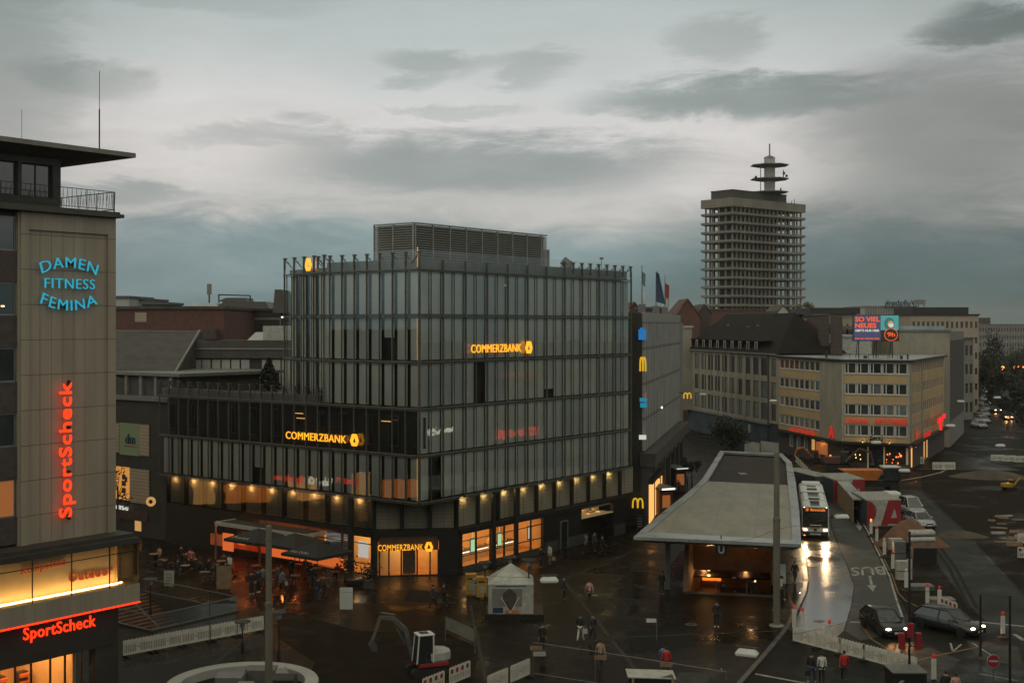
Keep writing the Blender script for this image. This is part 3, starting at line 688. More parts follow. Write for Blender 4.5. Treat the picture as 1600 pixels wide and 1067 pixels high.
mb = MB(); SW.quad(mb, 0, pe, 6.5, 8.62, PO - .03); mb.face([SW.p(pe - .01, 6.5, PO), SW.p(pe - .01, 6.5, -.9), SW.p(pe - .01, 8.62, -.9), SW.p(pe - .01, 8.62, PO)]); mb.build('case_pane', M['shop_glass'], sport)
gt0 = SW.t(-140, .9); gt1 = SW.t(150, .9)
mb = MB(); SW.box(mb, 0, 13.2, 3.45, 5.5, .3, .9); SW.box(mb, gt1, 13.4, 0, 3.45, .3, .85); SW.box(mb, 0, gt0, 0, 3.45, .3, .85); SW.box(mb, 13.2, 13.7, 0, 5.5, -.6, .7); mb.build('shop_fascia', M['dark_wall'], sport)
mb = MB(); SW.box(mb, gt0, gt1, .05, 3.45, -5.2, -5); SW.box(mb, gt1 - .9, gt1 - .7, .05, 3.45, -5, .2); mb.mi = 1; SW.box(mb, gt0, gt1, 0.02, .08, -5, .8); mb.mi = 0; SW.box(mb, gt0, gt1, 3.4, 3.5, -5, .3)
mb.build('shop_interior', [M['interior_warm'], M['interior_floor']], sport)
mb = MB()
for k in range(4): SW.box(mb, gt1 - 7 + k * 1.6, gt1 - 5.9 + k * 1.6, 3.3, 3.36, -4, .1)
mb.build('ceiling_light', M['warm_panel'], sport)
for k in range(5):
    mb = MB(); t = gt1 - 1.3 - k * 1.25; SW.box(mb, t - .5, t, .1, 1.9, -3.6, -3.2); mb.mi = 1
    for j in range(4): SW.box(mb, t - .5, t, .45 + j * .4, .62 + j * .4, -3.19, -3.0)
    mb.build('shelf_unit', [M['interior_dark'], M['cafe_orange']], sport)
mb = MB()
for px in (150, 128, 103, 80, 50, 25, 0): t = SW.t(px, .8); SW.box(mb, t - .06, t, 0, 3.45, .7, .82)
mb.build('shop_frame', M['dark_metal'], sport)
mb = MB(); SW.quad(mb, gt0, gt1, .05, 3.4, .75); mb.build('shop_pane', M['shop_glass'], sport)
mb = MB(); t = SW.t(118, 0); mb.tube(SW.p(t, .9, .1), SW.p(t, 1.5, .1), .09, n=8); mb.build('fire_extinguisher', M['red_paint'], sport)
# lettering
def wtext(w, s, pxa, pya, pxb, pyb, h, o, m, name='lettering', parent=None, depth=.05, **k):
    ta, tb2 = w.t(pxa, o), w.t(pxb, o); a = w.p(ta, w.z(pxa, pya, o), o); b = w.p(tb2, w.z(pxb, pyb, o), o); u = (b - a)
    mb = MB(); put_text(mb, s, a, u, (0, 0, 1), u.length, h, depth, **k); return mb.build(name, M[m], parent)
wtext(SW, 'Kompetenz', 33, 900, 102, 884, .42, .47, 'case_letters', parent=sport, bold=.01, spacing=1.12)
wtext(SW, 'Outdoor', 107, 909.5, 176, 896.5, .48, .47, 'case_letters', parent=sport, bold=.02, spacing=1.12)
wtext(SW, 'SportScheck', 36, 1006, 149, 983, .78, .92, 'neon_red', parent=sport, bold=.01, spacing=1.05)
# vertical red lettering, read upwards
o = .2; tv = SW.t(117, o); a = SW.p(tv, SW.z(117, 806, o), o); zh = SW.z(117, 597, o) - a.z
mb = MB(); put_text(mb, 'SportScheck', a, (0, 0, 1), -SW.d, zh, SW.t(117, o) - SW.t(92, o), .08, bold=.006, spacing=1.08); mb.build('neon_lettering', M['neon_red'], sport)
mb = MB(); t = (SW.t(100) + SW.t(113)) / 2
for z in (0, .33, .66, 1.0):
    SW.box(mb, t - .03, t + .03, a.z - .15 + zh * z, a.z + .1 + zh * z, -.05, .18)
mb.build('sign_rail', M['dark_metal'], sport)
def arc(s, pxa, pxb, py_base, h, bow, nm):
    o = .15; ta, tb2 = SW.t(pxa, o), SW.t(pxb, o); W = tb2 - ta; zb_ = SW.z((pxa + pxb) / 2, py_base, o)
    def wp(q, x, y):
        u = q * 2 - 1; return (x + (-u) * bow * y * -.75 * 0 + u * bow * .9 * (y) * (1 if bow > 0 else 1) * 1.0, y + bow * (1 - u * u))
    for m_, b_, ex in (('neon_blue', .012, .09), ('interior_dark', .05, .02)):
        mb = MB(); put_text(mb, s, SW.p(ta, zb_, o), SW.d, (0, 0, 1), W, h, ex, bold=-.008 if m_ == 'neon_blue' else .012, spacing=1.1, warp=wp); mb.build('neon_lettering' if m_ == 'neon_blue' else 'letter_backing', M[m_], sport)
arc('DAMEN', 65, 149, 428.5, .52, .34, 'a'); arc('FITNESS', 69, 147, 451, .50, .0, 'b'); arc('FEMINA', 62, 151, 474, .52, -.36, 'c')
# ================================================================ ground, roads
from mathutils.geometry import delaunay_2d_cdt
def inside(p, poly):
    c = False; n = len(poly)
    for i in range(n):
        a, b = poly[i], poly[(i + 1) % n]
        if (a[1] > p[1]) != (b[1] > p[1]) and p[0] < (b[0] - a[0]) * (p[1] - a[1]) / (b[1] - a[1]) + a[0]: c = not c
    return c
def sheet(name, poly, z, m, holes=(), kerb=0, km=None, parent=None, kind='structure'):
    vs = []; es = []
    for pl in [poly] + list(holes):
        k = len(vs); vs += [Vector((p[0], p[1])) for p in pl]; es += [(k + i, k + (i + 1) % len(pl)) for i in range(len(pl))]
    ov, oe, of, *_ = delaunay_2d_cdt(vs, es, [], 0, 1e-5)
    fs = []
    for f in of:
        c = sum((ov[i] for i in f), Vector((0, 0))) / len(f)
        if inside(c, poly) and not any(inside(c, h) for h in holes):
            a, b, d = ov[f[0]], ov[f[1]], ov[f[2]]
            fs.append(tuple(f) if (b - a).cross(d - a) > 0 else tuple(reversed(f)))
    mb = MB(); mb.mesh([(v.x, v.y, z) for v in ov], fs)
    if kerb:
        mb.mi = 1; n = len(poly)
        for i in range(n):
            a, b = poly[i], poly[(i + 1) % n]; mb.face([(a[0], a[1], z), (b[0], b[1], z), (b[0], b[1], z - kerb), (a[0], a[1], z - kerb)])
    o = mb.build(name, [m, km or m], parent)
    if kind: o['kind'] = kind
    return o
def wet(name, c, rough, rmin, scale, bump=.3, tiles=None, pud=.5, spec=.5):
    """wet paving: dry patches rougher, puddles smooth"""
    m = mat(name, c, rough, var=.35, scale=scale, spec=spec); nt = m.node_tree; N = nt.nodes.new; L = nt.links.new; b = nt.nodes['Principled BSDF']
    tc = N('ShaderNodeTexCoord'); n = N('ShaderNodeTexNoise'); n.inputs['Scale'].default_value = .16; n.inputs['Detail'].default_value = 5; n.inputs['Roughness'].default_value = .62; L(tc.outputs['Object'], n.inputs['Vector'])
    q = N('ShaderNodeMapRange'); q.interpolation_type = 'SMOOTHSTEP'; L(n.outputs['Fac'], q.inputs[0]); q.inputs[1].default_value = pud - .08; q.inputs[2].default_value = pud + .1; q.inputs[3].default_value = rmin; q.inputs[4].default_value = rough; L(q.outputs[0], b.inputs['Roughness'])
    n2 = N('ShaderNodeTexNoise'); n2.inputs['Scale'].default_value = 2.5; n2.inputs['Detail'].default_value = 4; L(tc.outputs['Object'], n2.inputs['Vector'])
    bp = N('ShaderNodeBump'); bp.inputs['Strength'].default_value = bump; bp.inputs['Distance'].default_value = .012; L(n2.outputs['Fac'], bp.inputs['Height'])
    last = bp
    if tiles:
        br = N('ShaderNodeTexBrick'); br.inputs['Scale'].default_value = tiles; br.inputs['Mortar Size'].default_value = .012; L(tc.outputs['Object'], br.inputs['Vector'])
        col = b.inputs['Base Color'].links[0].from_socket; mx = N('ShaderNodeMix'); mx.data_type = 'RGBA'; mx.blend_type = 'MULTIPLY'; mx.inputs[0].default_value = .8
        br.inputs['Color1'].default_value = (1, 1, 1, 1); br.inputs['Color2'].default_value = (.72, .7, .7, 1); br.inputs['Mortar'].default_value = (.4, .4, .4, 1)
        L(col, mx.inputs[6]); L(br.outputs['Color'], mx.inputs[7]); L(mx.outputs[2], b.inputs['Base Color'])
        b2 = N('ShaderNodeBump'); b2.inputs['Strength'].default_value = .3; b2.inputs['Distance'].default_value = .01; L(br.outputs['Fac'], b2.inputs['Height']); b2.invert = True; L(bp.outputs[0], b2.inputs['Normal']); last = b2
    L(last.outputs[0], b.inputs['Normal']); return m
wet('paving', (.0125, .0092, .0068), .42, .12, 1.0, tiles=1.2, pud=.44, spec=.07)
wet('asphalt', (.0125, .012, .0095), .55, .2, .5, pud=.40, spec=.05)
wet('asphalt_dry', (.085, .086, .086), .7, .35, .35, pud=.35)
wet('lane_concrete', (.06, .052, .036), .36, .12, .5, bump=.8, pud=.52)
wet('lane_asphalt', (.030, .030, .026), .55, .32, .5, pud=.4, spec=.2)
wet('mud', (.016, .0125, .009), .75, .4, .8, bump=1.0, pud=.42, spec=.03)
wet('pale_road', (.032, .033, .031), .65, .45, .3, pud=.4, spec=.05)
wet('kerb_stone', (.07, .066, .055), .5, .25, 1.0, spec=.2)
RZ = -.12
vC = az(12); uC = Vector((vC.y, -vC.x, 0))
U0 = G(1072, 925); UW = 6.3
def U(u, v, z=0): p = U0 + uC * u + vC * v; return Vector((p.x, p.y, z))
uhole = pts(U(.1, .3), U(UW - .1, .3), U(UW - .1, 6.5), U(.1, 6.5))
K0 = Vector((-19.05, 87.2, 0))
def K(a, b, z=0): p = K0 + dL * a - dR * b; return Vector((p.x, p.y, z))   # a: away-left, b: towards the camera-left
khole = pts(K(.2, .2), K(10.4, .2), K(10.4, 7.2), K(.2, 7.2))
kpx = [(1120, 1110), (1165, 1060), (1200, 1020), (1228, 986), (1246, 955), (1259, 925), (1263, 905), (1260, 880), (1254, 860), (1250, 842)]
kerb_pts = [G(x, y) for x, y in kpx]; kend = kerb_pts[-1]
kerb_pts += [kend + vC * 30, kend + vC * 62]
kl = [(p.x, p.y) for p in kerb_pts]
plaza = kl + [(70, 172), (70, 330), (-160, 330), (-160, 20), (4, 20)]
sheet('plaza_paving', plaza, 0.0, M['paving'], [uhole, khole], kerb=.14, km=M['kerb_stone'])
big = [(-900, -150), (2500, -150), (2500, 4500), (-2500, 4500), (-2500, -150)]
sheet('ground', big, RZ - .008, M['asphalt'], [uhole, khole])
def gp(*a, z=RZ): return [(G(x, y, z).x, G(x, y, z).y) for x, y in a]
# kerb stones: a pale strip along the platform edge
mb = MB()
for a, b in zip(kerb_pts[:-1], kerb_pts[1:]):
    d = (b - a).normalized(); n = Vector((-d.y, d.x, 0)); mb.face([a + Vector((0, 0, .004)), b + Vector((0, 0, .004)), b + n * .3 + Vector((0, 0, .004)), a + n * .3 + Vector((0, 0, .004))])
mb.build('kerb', M['kerb_stone'], None)['kind'] = 'structure'
sheet('bus_lane', gp((1251, 842), (1256, 860), (1263, 880), (1266, 905), (1262, 925), (1250, 955), (1234, 985), (1290, 1010), (1318, 985), (1330, 945), (1334, 915), (1322, 880), (1308, 850), (1296, 815), (1285, 785), (1274, 750), (1268, 735), (1241, 735)), RZ - .004, M['lane_concrete'])
sheet('bus_lane_asphalt', gp((1335, 915), (1332, 945), (1320, 985), (1345, 1000), (1420, 985), (1412, 965), (1395, 920), (1372, 870), (1352, 830), (1330, 792), (1300, 765), (1276, 750), (1287, 785), (1298, 815), (1310, 850), (1324, 880)), RZ - .002, M['lane_asphalt'])
sheet('side_road', gp((1436, 765), (1472, 800), (1500, 826), (1560, 890), (1640, 975), (1640, 1010), (1540, 985), (1500, 930), (1460, 875), (1425, 830), (1400, 790), (1405, 765)), RZ - .004, M['pale_road'])
sheet('site_earth', gp((1334, 795), (1372, 866), (1398, 920), (1420, 962), (1545, 975), (1505, 935), (1462, 877), (1427, 832), (1402, 795), (1380, 770), (1330, 765)), RZ - .0035, M['mud'])
sheet('site_ground', gp((1440, 735), (1440, 763), (1475, 798), (1503, 824), (1562, 888), (1645, 970), (1700, 900), (1700, 725)), RZ - .003, M['mud'])
earth = gp((430, 950), (560, 985), (700, 990), (745, 1010), (740, 1075), (560, 1110), (470, 1080), (492, 1035), (440, 1000), z=0)
sheet('dug_earth', earth, .006, M['mud'])
# road markings
def mark(name, pxs, m='white_paint', z=RZ + .0045):
    mb = MB(); mb.face([G(x, y, z) for x, y in pxs]); o = mb.build(name, M[m]); o['kind'] = 'structure'; return o
mat('marking', (.2, .2, .17), .55, var=.6, scale=2.5, detail=8); mat('marking_yellow', (.13, .06, .012), .6, var=.5, scale=2.5)
def stripe(name, pxs, w, m='marking', z=RZ + .0045):
    mb = MB(); q = [G(x, y, z) for x, y in pxs]
    for a, b in zip(q, q[1:]):
        d = (b - a).normalized(); n = Vector((-d.y, d.x, 0)) * w / 2; mb.face([a - n, b - n, b + n, a + n])
    o = mb.build(name, M[m]); o['kind'] = 'structure'
stripe('lane_line', [(1335, 793), (1356, 830), (1372, 862), (1390, 900), (1402, 940), (1411, 966)], .16)
stripe('edge_line', [(1337, 790), (1360, 830), (1376, 862), (1394, 898), (1403, 925), (1415, 938), (1440, 950)], .1, 'marking_yellow')
stripe('lane_line', [(1406, 1005), (1398, 1032)], .3); stripe('lane_line', [(1485, 1004), (1489, 1017), (1502, 1006)], .12); stripe('lane_line', [(1520, 1004), (1556, 1028)], .12)
stripe('edge_line', [(1347, 978), (1362, 998), (1388, 1014)], .14, 'marking_yellow'); stripe('edge_line', [(1422, 1034), (1470, 1022), (1540, 1008)], .18, 'marking_yellow')
stripe('stop_line', [(1328, 971), (1350, 972)], .3); stripe('stop_line', [(1500, 968), (1600, 978)], .3); stripe('lane_line', [(1585, 990), (1600, 1000)], .3)
stripe('crossing_line', [(1180, 1052), (1260, 1067), (1300, 1075)], .25); stripe('crossing_line', [(1530, 1052), (1590, 1063)], .12)
stripe('far_kerb_line', [(1398, 752), (1440, 745), (1470, 738), (1500, 722)], .35); stripe('lane_line', [(1478, 692), (1494, 678)], .25)
mb = MB(); z = RZ + .0045
a = G(1381, 884, z); b = G(1329, 886, z); u = (b - a); u.z = 0; v = -az(14)
put_text(mb, 'BUS', a + Vector((0, 0, 0)), u, Vector((v.x, v.y, 0)) , u.length, 3.6, .001, bold=.01)
mb.build('bus_lettering', M['marking'], None)['kind'] = 'structure'
for px, y0, y1 in ((1341, 808, 829), (1361, 899, 924)):
    mb = MB(); a, b = G(px - 2, y0, z), G(px + 3, y1, z); d = (b - a).normalized(); n = Vector((-d.y, d.x, 0)); L0 = (b - a).length
    mb.face([a - n * .1, a + n * .1, a + d * L0 * .6 + n * .1, a + d * L0 * .6 - n * .1]); mb.face([a + d * L0 * .6 - n * .35, a + d * L0 * .6 + n * .35, b]); mb.build('lane_arrow', M['marking'])['kind'] = 'structure'
mat('patch_dark', (.009, .009, .008), .7, var=.4, scale=1.5, spec=.1); mat('patch_pale', (.04, .04, .036), .7, var=.4, scale=1.2, spec=.1); mat('gutter_stone', (.035, .032, .026), .6, var=.5, scale=4, spec=.1)
for nm_, m_, z_, q in (('road_patch', 'patch_pale', RZ - .0035, (1450, 1010, 1500, 1030, 1470, 1060, 1400, 1030)), ('road_patch', 'patch_pale', RZ - .0035, (1510, 1000, 1590, 1010, 1600, 1040, 1530, 1030)), ('road_patch', 'patch_dark', RZ - .0035, (1330, 1020, 1390, 1030, 1370, 1062, 1300, 1050)), ('paving_patch', 'patch_dark', .004, (980, 985, 1070, 980, 1090, 1010, 990, 1018)), ('paving_patch', 'patch_pale', .004, (1060, 1050, 1110, 1050, 1100, 1090, 1040, 1090)), ('paving_patch', 'patch_dark', .004, (640, 920, 700, 925, 690, 945, 630, 938))):
    mb = MB(); mb.face([G(q[k], q[k + 1], z_) for k in (0, 2, 4, 6)]); mb.build(nm_, M[m_])['kind'] = 'structure'
for a, b in (((450, 945), (1060, 935)), ((840, 1000), (1215, 985)), ((735, 945), (760, 1066)), ((880, 905), (1010, 1066)), ((1015, 850), (880, 905)), ((330, 1040), (450, 945))): stripe('drain_channel', [a, b], .22, 'gutter_stone', .005)
for x0, x1 in ((1452, 1500), (1462, 1512)): stripe('tyre_track', [(x0, 845), (x0 + 30, 885), (x1 + 15, 950)], .3, 'patch_dark', RZ + .0005)
def disc(name, p, r, m, z=.004):
    mb = MB(); mb.lathe((p.x, p.y, 0), [(r, p.z - .05), (r, p.z + z)], 20); mb.mi = 1; mb.lathe((p.x, p.y, 0), [(r * .72, p.z), (r * .72, p.z + z + .004)], 20); return mb.build(name, [M['galvanised'], M[m]])
for i, (x, y) in enumerate(((1280, 970), (1080, 975), (1175, 980))):
    tag(disc('manhole_cover', G(x, y, RZ if i == 0 else 0), .4, 'black'), ('round manhole cover in the wet concrete bus lane', 'round manhole cover in the paving left of the standing man in black', 'round manhole cover in the paving near the base of the right mast')[i], 'manhole cover')

# ================================================================ underground station canopy
CZ = 4.8
canopy = thing('station_canopy', 'long pale ribbed canopy roof over the underground station entrance', 'canopy', tuple(G(1120, 900)))
outer = [(990, 838), (1252, 850), (1249, 800), (1243, 750), (1237, 722), (1222, 708), (1125, 704), (1110, 728), (1097, 748), (1088, 757), (1072, 771), (1040, 796)]
inner = [(1012, 831), (1238, 843), (1236, 800), (1231, 756), (1228, 722), (1216, 710), (1132, 706), (1119, 728), (1106, 750), (1098, 757), (1081, 774), (1050, 799)]
og = [G(x, y, CZ) for x, y in outer]; ig = [G(x, y, CZ + .12) for x, y in inner]; n = len(og)
mb = MB(); up = Vector((0, 0, 1))
for i in range(n):
    j = (i + 1) % n
    mb.face([og[i], og[j], ig[j], ig[i]]); mb.face([og[i] - up * .22, og[j] - up * .22, og[j], og[i]]); mb.face([ig[i], ig[j], ig[j] - up * .25, ig[i] - up * .25])
cx = sum((p for p in og), Vector()) / n
for i in range(n):
    j = (i + 1) % n; a = og[i] - up * .22; b = og[j] - up * .22; c_ = ig[i] - up * .75; d_ = ig[j] - up * .75; mb.face([a, c_, d_, b])
mb.build('roof_rim', M['wet_metal_roof'], canopy)
M['canopy_rib'] = lined('canopy_rib', (.21, .195, .15), rough=.5, metal=.1, axes=[(tuple(vC), .42, .32), (tuple(uC), 3.1, .02)], depth=.62, var=.3, scale=.5, stretch=(1.6, .5, 1))
M['canopy_dark'] = lined('canopy_dark', (.028, .021, .016), rough=.6, axes=[(tuple(vC), .9, .05)], depth=.7, var=.3, scale=.35, spec=.08)
near_ = [ig[k] - up * .1 for k in (0, 1, 2, 3)] + [ig[8] - up * .1, ig[9] - up * .1, ig[10] - up * .1, ig[11] - up * .1]
mb = MB(); mb.prism([(p.x, p.y) for p in near_], CZ - .1, CZ + .02); mb.build('roof_panel', M['canopy_rib'], canopy)
far_ = [ig[k] for k in (3, 4, 5, 6, 7, 8)]
mb = MB(); mb.prism([(p.x, p.y) for p in far_], CZ - .35, CZ - .22); mb.build('rear_roof_panel', M['canopy_dark'], canopy)
mb = MB(); mb.prism([(p.x, p.y) for p in [G(x, y, CZ) for x, y in inner]], CZ - .75, CZ - .6); mb.build('ceiling', M['concrete_dark'], canopy)
for (x, y) in ((1043, 920), (1076, 880), (1100, 843)):
    p = G(x, y); mb = MB(); mb.box(p.x - .2, p.x + .2, p.y - .2, p.y + .2, 0, CZ - .5); mb.build('column', M['grey_metal'], canopy, bevel=.03)
for v in (3, 12, 22, 32): p = U(UW + .3, v); mb = MB(); mb.box(p.x - .18, p.x + .18, p.y - .18, p.y + .18, 0, CZ - .5); mb.build('column', M['grey_metal'], canopy, bevel=.03)
mb = MB(); p = G(1160, 738, CZ); mb.box(p.x - .4, p.x + .4, p.y - .8, p.y + .8, CZ - .22, CZ - .1); mb.build('roof_hatch', M['galvanised'], canopy)
# stair hall beneath it
hall = thing('stair_entrance', 'warmly lit stair hall going down beneath the front of the station canopy', 'underground entrance', tuple(U(3, 0)))
def ubox(mb, u0, u1, v0, v1, z0, z1): mb.para(U(u0, v0, z0), uC * (u1 - u0), vC * (v1 - v0), (0, 0, z1 - z0))
mat('hall_brown', (.21, .115, .055), .7, var=.25, scale=.9)
mb = MB(); ubox(mb, -.25, .1, .2, 16, -4.5, 0.0); mb.face([U(-.25, .2, 0), U(-.25, 2.2, 3.9), U(-.25, 16, 3.9), U(-.25, 16, 0)]); mb.face([U(.1, .2, 0), U(.1, 16, 0), U(.1, 16, 3.9), U(.1, 2.2, 3.9)]); mb.face([U(-.25, .2, 0), U(.1, .2, 0), U(.1, 2.2, 3.9), U(-.25, 2.2, 3.9)]); mb.build('side_wall', M['hall_brown'], hall)
mb = MB(); ubox(mb, UW - .1, UW + .2, 4, 16, 0, 4.0); ubox(mb, UW - .1, UW + .2, .3, 16, -4.5, .0); mb.build('side_wall', M['hall_brown'], hall)
mb = MB(); ubox(mb, -.25, UW + .2, 6.5, 6.8, .55, 4.1); mb.build('lintel_wall', M['hall_brown'], hall)
mb = MB(); ubox(mb, .1, UW - .1, 15.8, 16, -4.5, .55); ubox(mb, .1, UW - .1, 6.8, 16, .4, .55); mb.build('inner_wall', M['hall_brown'], hall)
mb = MB()
for k in range(18): ubox(mb, .1, 4.4, .3 + k * .33, 16 if k == 17 else .3 + (k + 1) * .33, -4.5, -.16 * k - .02)
mb.build('stairs', M['granite'], hall)
mb = MB(); mb.face([U(4.5, .3, .0), U(UW - .1, .3, .0), U(UW - .1, 7.5, -3), U(4.5, 7.5, -3)]); mb.face([U(4.5, 7.5, -3), U(UW - .1, 7.5, -3), U(UW - .1, 16, -3), U(4.5, 16, -3)]); mb.build('escalator', M['galvanised'], hall)
for u in (2.2, 4.45):
    mb = MB(); mb.tube(U(u, .2, .95), U(u, 6.4, -1.9), .035); mb.tube(U(u, .2, 0), U(u, .2, .95), .035); mb.build('handrail', M['galvanised'], hall)
mb = MB(); ubox(mb, .3, 1.9, 15.6, 15.75, -2.2, -.2); mb.build('lit_poster', M['sign_orange'], hall)
for u in (1.6, 4.7): downlight(hall, U(u, 4.6, 3.7), e=22, col=(1, .5, .17))
for k, (u, v, z) in enumerate(((1.3, 7.2, .0), (2.9, 9, .2), (3.3, 7.3, -.4), (4.9, 8, -.9), (5.6, 7.1, .1), (.7, 11, .1), (4.1, 12, .1), (2.4, 13.5, .1))):
    p = U(u, v, z + .3); mb = MB(); mb.tube(p, p + Vector((0, 0, .09)), .11, n=8); o = mb.build('ceiling_lamp', M['warm_strip'], hall)
    if k in (0, 3, 5, 6): l = bpy.data.lights.new('lamp_glow', 'POINT'); l.energy = 75; l.color = (1, .46, .14); l.shadow_soft_size = .12; lo = bpy.data.objects.new('lamp_glow', l); COL.objects.link(lo); lo.parent = o; lo.location = p - LOC[hall.name] - Vector((0, 0, .12))
mb = MB(); ubox(mb, -.25, UW + .2, -.5, .25, .004, .03); mb.build('threshold', M['granite'], hall)
us = thing('station_sign', 'dark square sign with a white letter hanging under the canopy front edge', 'sign', tuple(G(1127, 880)))
Y0 = og[0].y - 1.1; p = P(1127, 858, 88.6)
mb = MB(); mb.box(p.x - .42, p.x + .42, p.y, p.y + .15, p.z - .45, p.z + .45); mb.tube(p + Vector((0, .08, .4)), p + Vector((0, .08, 1.0)), .04); mb.build('panel', M['black'], us)
mb = MB(); put_text(mb, 'U', p + Vector((-.22, -.012, -.3)), (1, 0, 0), (0, 0, 1), .44, .6, .02, bold=.03); mb.build('letter', M['dirty_white'], us)
tb_ = thing('timetable_board', 'white timetable board standing at the right end of the stair hall', 'board', tuple(G(1225, 905)))
p = U(UW + .2, -.6); W = Wall((p.x, p.y), uC); mb = MB(); W.box(mb, 0, .8, 1.1, 2.5, 0, .08); mb.build('panel', M['white_paint'], tb_); mb = MB(); W.box(mb, .5, .62, 1.35, 1.65, .08, .09); mb.build('notice', M['blue_paint'], tb_)
mb = MB(); W.box(mb, .05, .12, 0, 1.1, .01, .07); W.box(mb, .68, .75, 0, 1.1, .01, .07); mb.build('post', M['galvanised'], tb_)

# ================================================================ stairs down at the left, with rails
st = thing('stairwell', 'open stairwell with glass railing between the sports shop and the cafe', 'stairs', tuple(K(5, 3.5)))
def kbox(mb, a0, a1, b0, b1, z0, z1): mb.para(K(a0, b0, z0), dL * (a1 - a0), -dR * (b1 - b0), (0, 0, z1 - z0))
mb = MB(); kbox(mb, .0, .2, .0, 7.4, -4, .12); kbox(mb, .2, 10.6, .0, .2, -4, .12); kbox(mb, .2, 10.4, 7.2, 7.4, -4, .12); mb.build('well_wall', M['granite'], st)
mat('step_brown', (.10, .052, .03), .45, var=.3)
mb = MB()
for k in range(20): kbox(mb, 10.4 - (k + 1) * .36 if k < 19 else .2, 10.4 - k * .36, .2, 7.2, -4, -.17 * k - .02)
mb.build('steps', M['step_brown'], st)
mb = MB()
for a, b in ((K(10.4, .1), K(.1, .1)), (K(.1, .1), K(.1, 7.3)), (K(.1, 7.3), K(10.4, 7.3))):
    L0 = (b - a).length; k = 0
    for h in (1.05,): mb.tube(a + up * h, b + up * h, .035, n=5)
    while k <= L0: q = a + (b - a) * k / L0; mb.tube(q, q + up * 1.05, .025, n=4); k += 2.4
mb.build('railing', M['galvanised'], st)
for b in (2.6, 5.2):
    mb = MB(); mb.tube(K(10.4, b, .95), K(3.4, b, -2.4), .04, n=5); mb.build('handrail', M['galvanised'], st)
mb = MB(); mb.face([K(10.2, .12, .15), K(.2, .12, .15), K(.2, .12, 1.0), K(10.2, .12, 1.0)]); mb.face([K(.12, .2, .15), K(.12, 7.2, .15), K(.12, 7.2, 1.0), K(.12, .2, 1.0)]); mb.build('rail_glass', M['clear_glass'], st)

# ================================================================ annex with vertical fins
dA = az(12.5); AC = P(1006, 508, 124).xy; AN = Wall(AC, dA, 41.9); AFd = Vector((dA.y, -dA.x, 0))
AFL = Vector((*AC, 0)) - AFd * 5.5; AF = Wall(AFL, AFd, 5.5)
glow('shopfront_glow', (1.0, .42, .11), 1.3)
annex = thing('office_building', 'slim dark block with vertical grey fins and coloured signs beside the bank', 'office building', (AC.x, AC.y, 0))
mb = MB(); zt = 21.3
mb.prism(pts(AN.p(.3, 0, -.35), AN.p(41.9, 0, -.35), AN.p(41.9, 0, -14), AF.p(0, 0, -14), AF.p(0, 0, 0), AF.p(5.3, 0, 0)), 0, zt - .1); mb.build('core', M['dark_wall'], annex)
M['annex_panel'] = lined('annex_panel', (.30, .305, .285), rough=.5, metal=.1, axes=[((0, 0, 1), 3.5, .09)], depth=.6, var=.15, scale=.3)
mb = MB(); AN.box(mb, .2, 41.9, zt - 1.0, zt, -.34, .1); mb.build('parapet', M['louvre_metal'], annex); mb = MB(); AN.box(mb, 40.9, 42, 7.4, zt - 1.01, -.34, .4); mb.build('end_pier', M['louvre_metal'], annex)
for k in range(27):
    t = .3 + k * 1.55; mb = MB(); AN.box(mb, t, t + .5, 7.5, zt - 1.05, -.2, .12); mb.build('fin', M['annex_panel'], annex)
mb = MB(); AN.box(mb, .2, 41.9, 7.3, zt - 1.1, -.345, -.3); mb.build('fin_wall', M['dark_glass'], annex)
mb = MB(); AN.box(mb, -.4, 41.9, 6.0, 7.3, -.34, 1.2)
for k in range(8): AN.box(mb, k * 6 - .2, k * 6 + .9, 0, 6.0, -.3, .4)
AN.box(mb, 0, 41.9, 4.6, 6.0, -.3, .3); mb.build('ground_storey', M['stone_beige'] if False else M['concrete_dark'], annex)
mb = MB()
for k in (1, 2, 3, 4, 5, 6):
    AN.quad(mb, k * 6 + 1.2, k * 6 + 5.4, .3, 4.3, -.29)
mb.build('shop_windows', M['dark_glass'], annex)
mb = MB(); AN.box(mb, .9, 5.7, .1, 3.8, -.29, .42); mb.build('lit_shopfront', M['shopfront_glow'], annex)
mb = MB(); AN.box(mb, 6.9, 11.7, .1, 3.4, -.29, .42); mb.build('lit_shopfront', M['shopfront_glow'], annex); mb = MB(); AN.box(mb, 12.9, 17.5, .1, 3.0, -.29, .1); mb.build('lit_shopfront', M['warm_panel_soft'], annex)
mb = MB(); AN.box(mb, 0, 12, 4.2, 4.6, .4, .9); mb.build('shop_canopy', M['dark_metal'], annex)
mb = MB(); mb.prism(pts(AN.p(.3, 0, -.35), AN.p(41.9, 0, -.35), AN.p(41.9, 0, -14), AF.p(0, 0, -14), AF.p(0, 0, -.2)), zt - .1, zt - .05); mb.build('roof', M['roof_felt'], annex)
def sq(px, py0, py1, w, m, nm, fn=None):
    pz1, pz0 = AF.z(px, py0, .8), AF.z(px, py1, .8); t = AF.t(px, .5)
    mb = MB(); AF.box(mb, t - w / 2, t + w / 2, pz0, pz1, .35, .55) if fn is None else fn(mb, t, pz0, pz1); return mb.build(nm, M[m], annex)
def arches(mb, w, t, z0, z1, wd, o, th=.2):
    """two tall arches side by side"""
    for s_ in (-1, 1):
        c = t + s_ * wd / 4; prev = None
        for k in range(9):
            a = math.pi * k / 8; x = c - math.cos(a) * wd / 4; z = z0 + (z1 - z0) * (math.sin(a) ** .55)
            q = w.p(x, z, o)
            if prev is not None: mb.tube(prev, q, th * wd * .35, n=5)
            prev = q
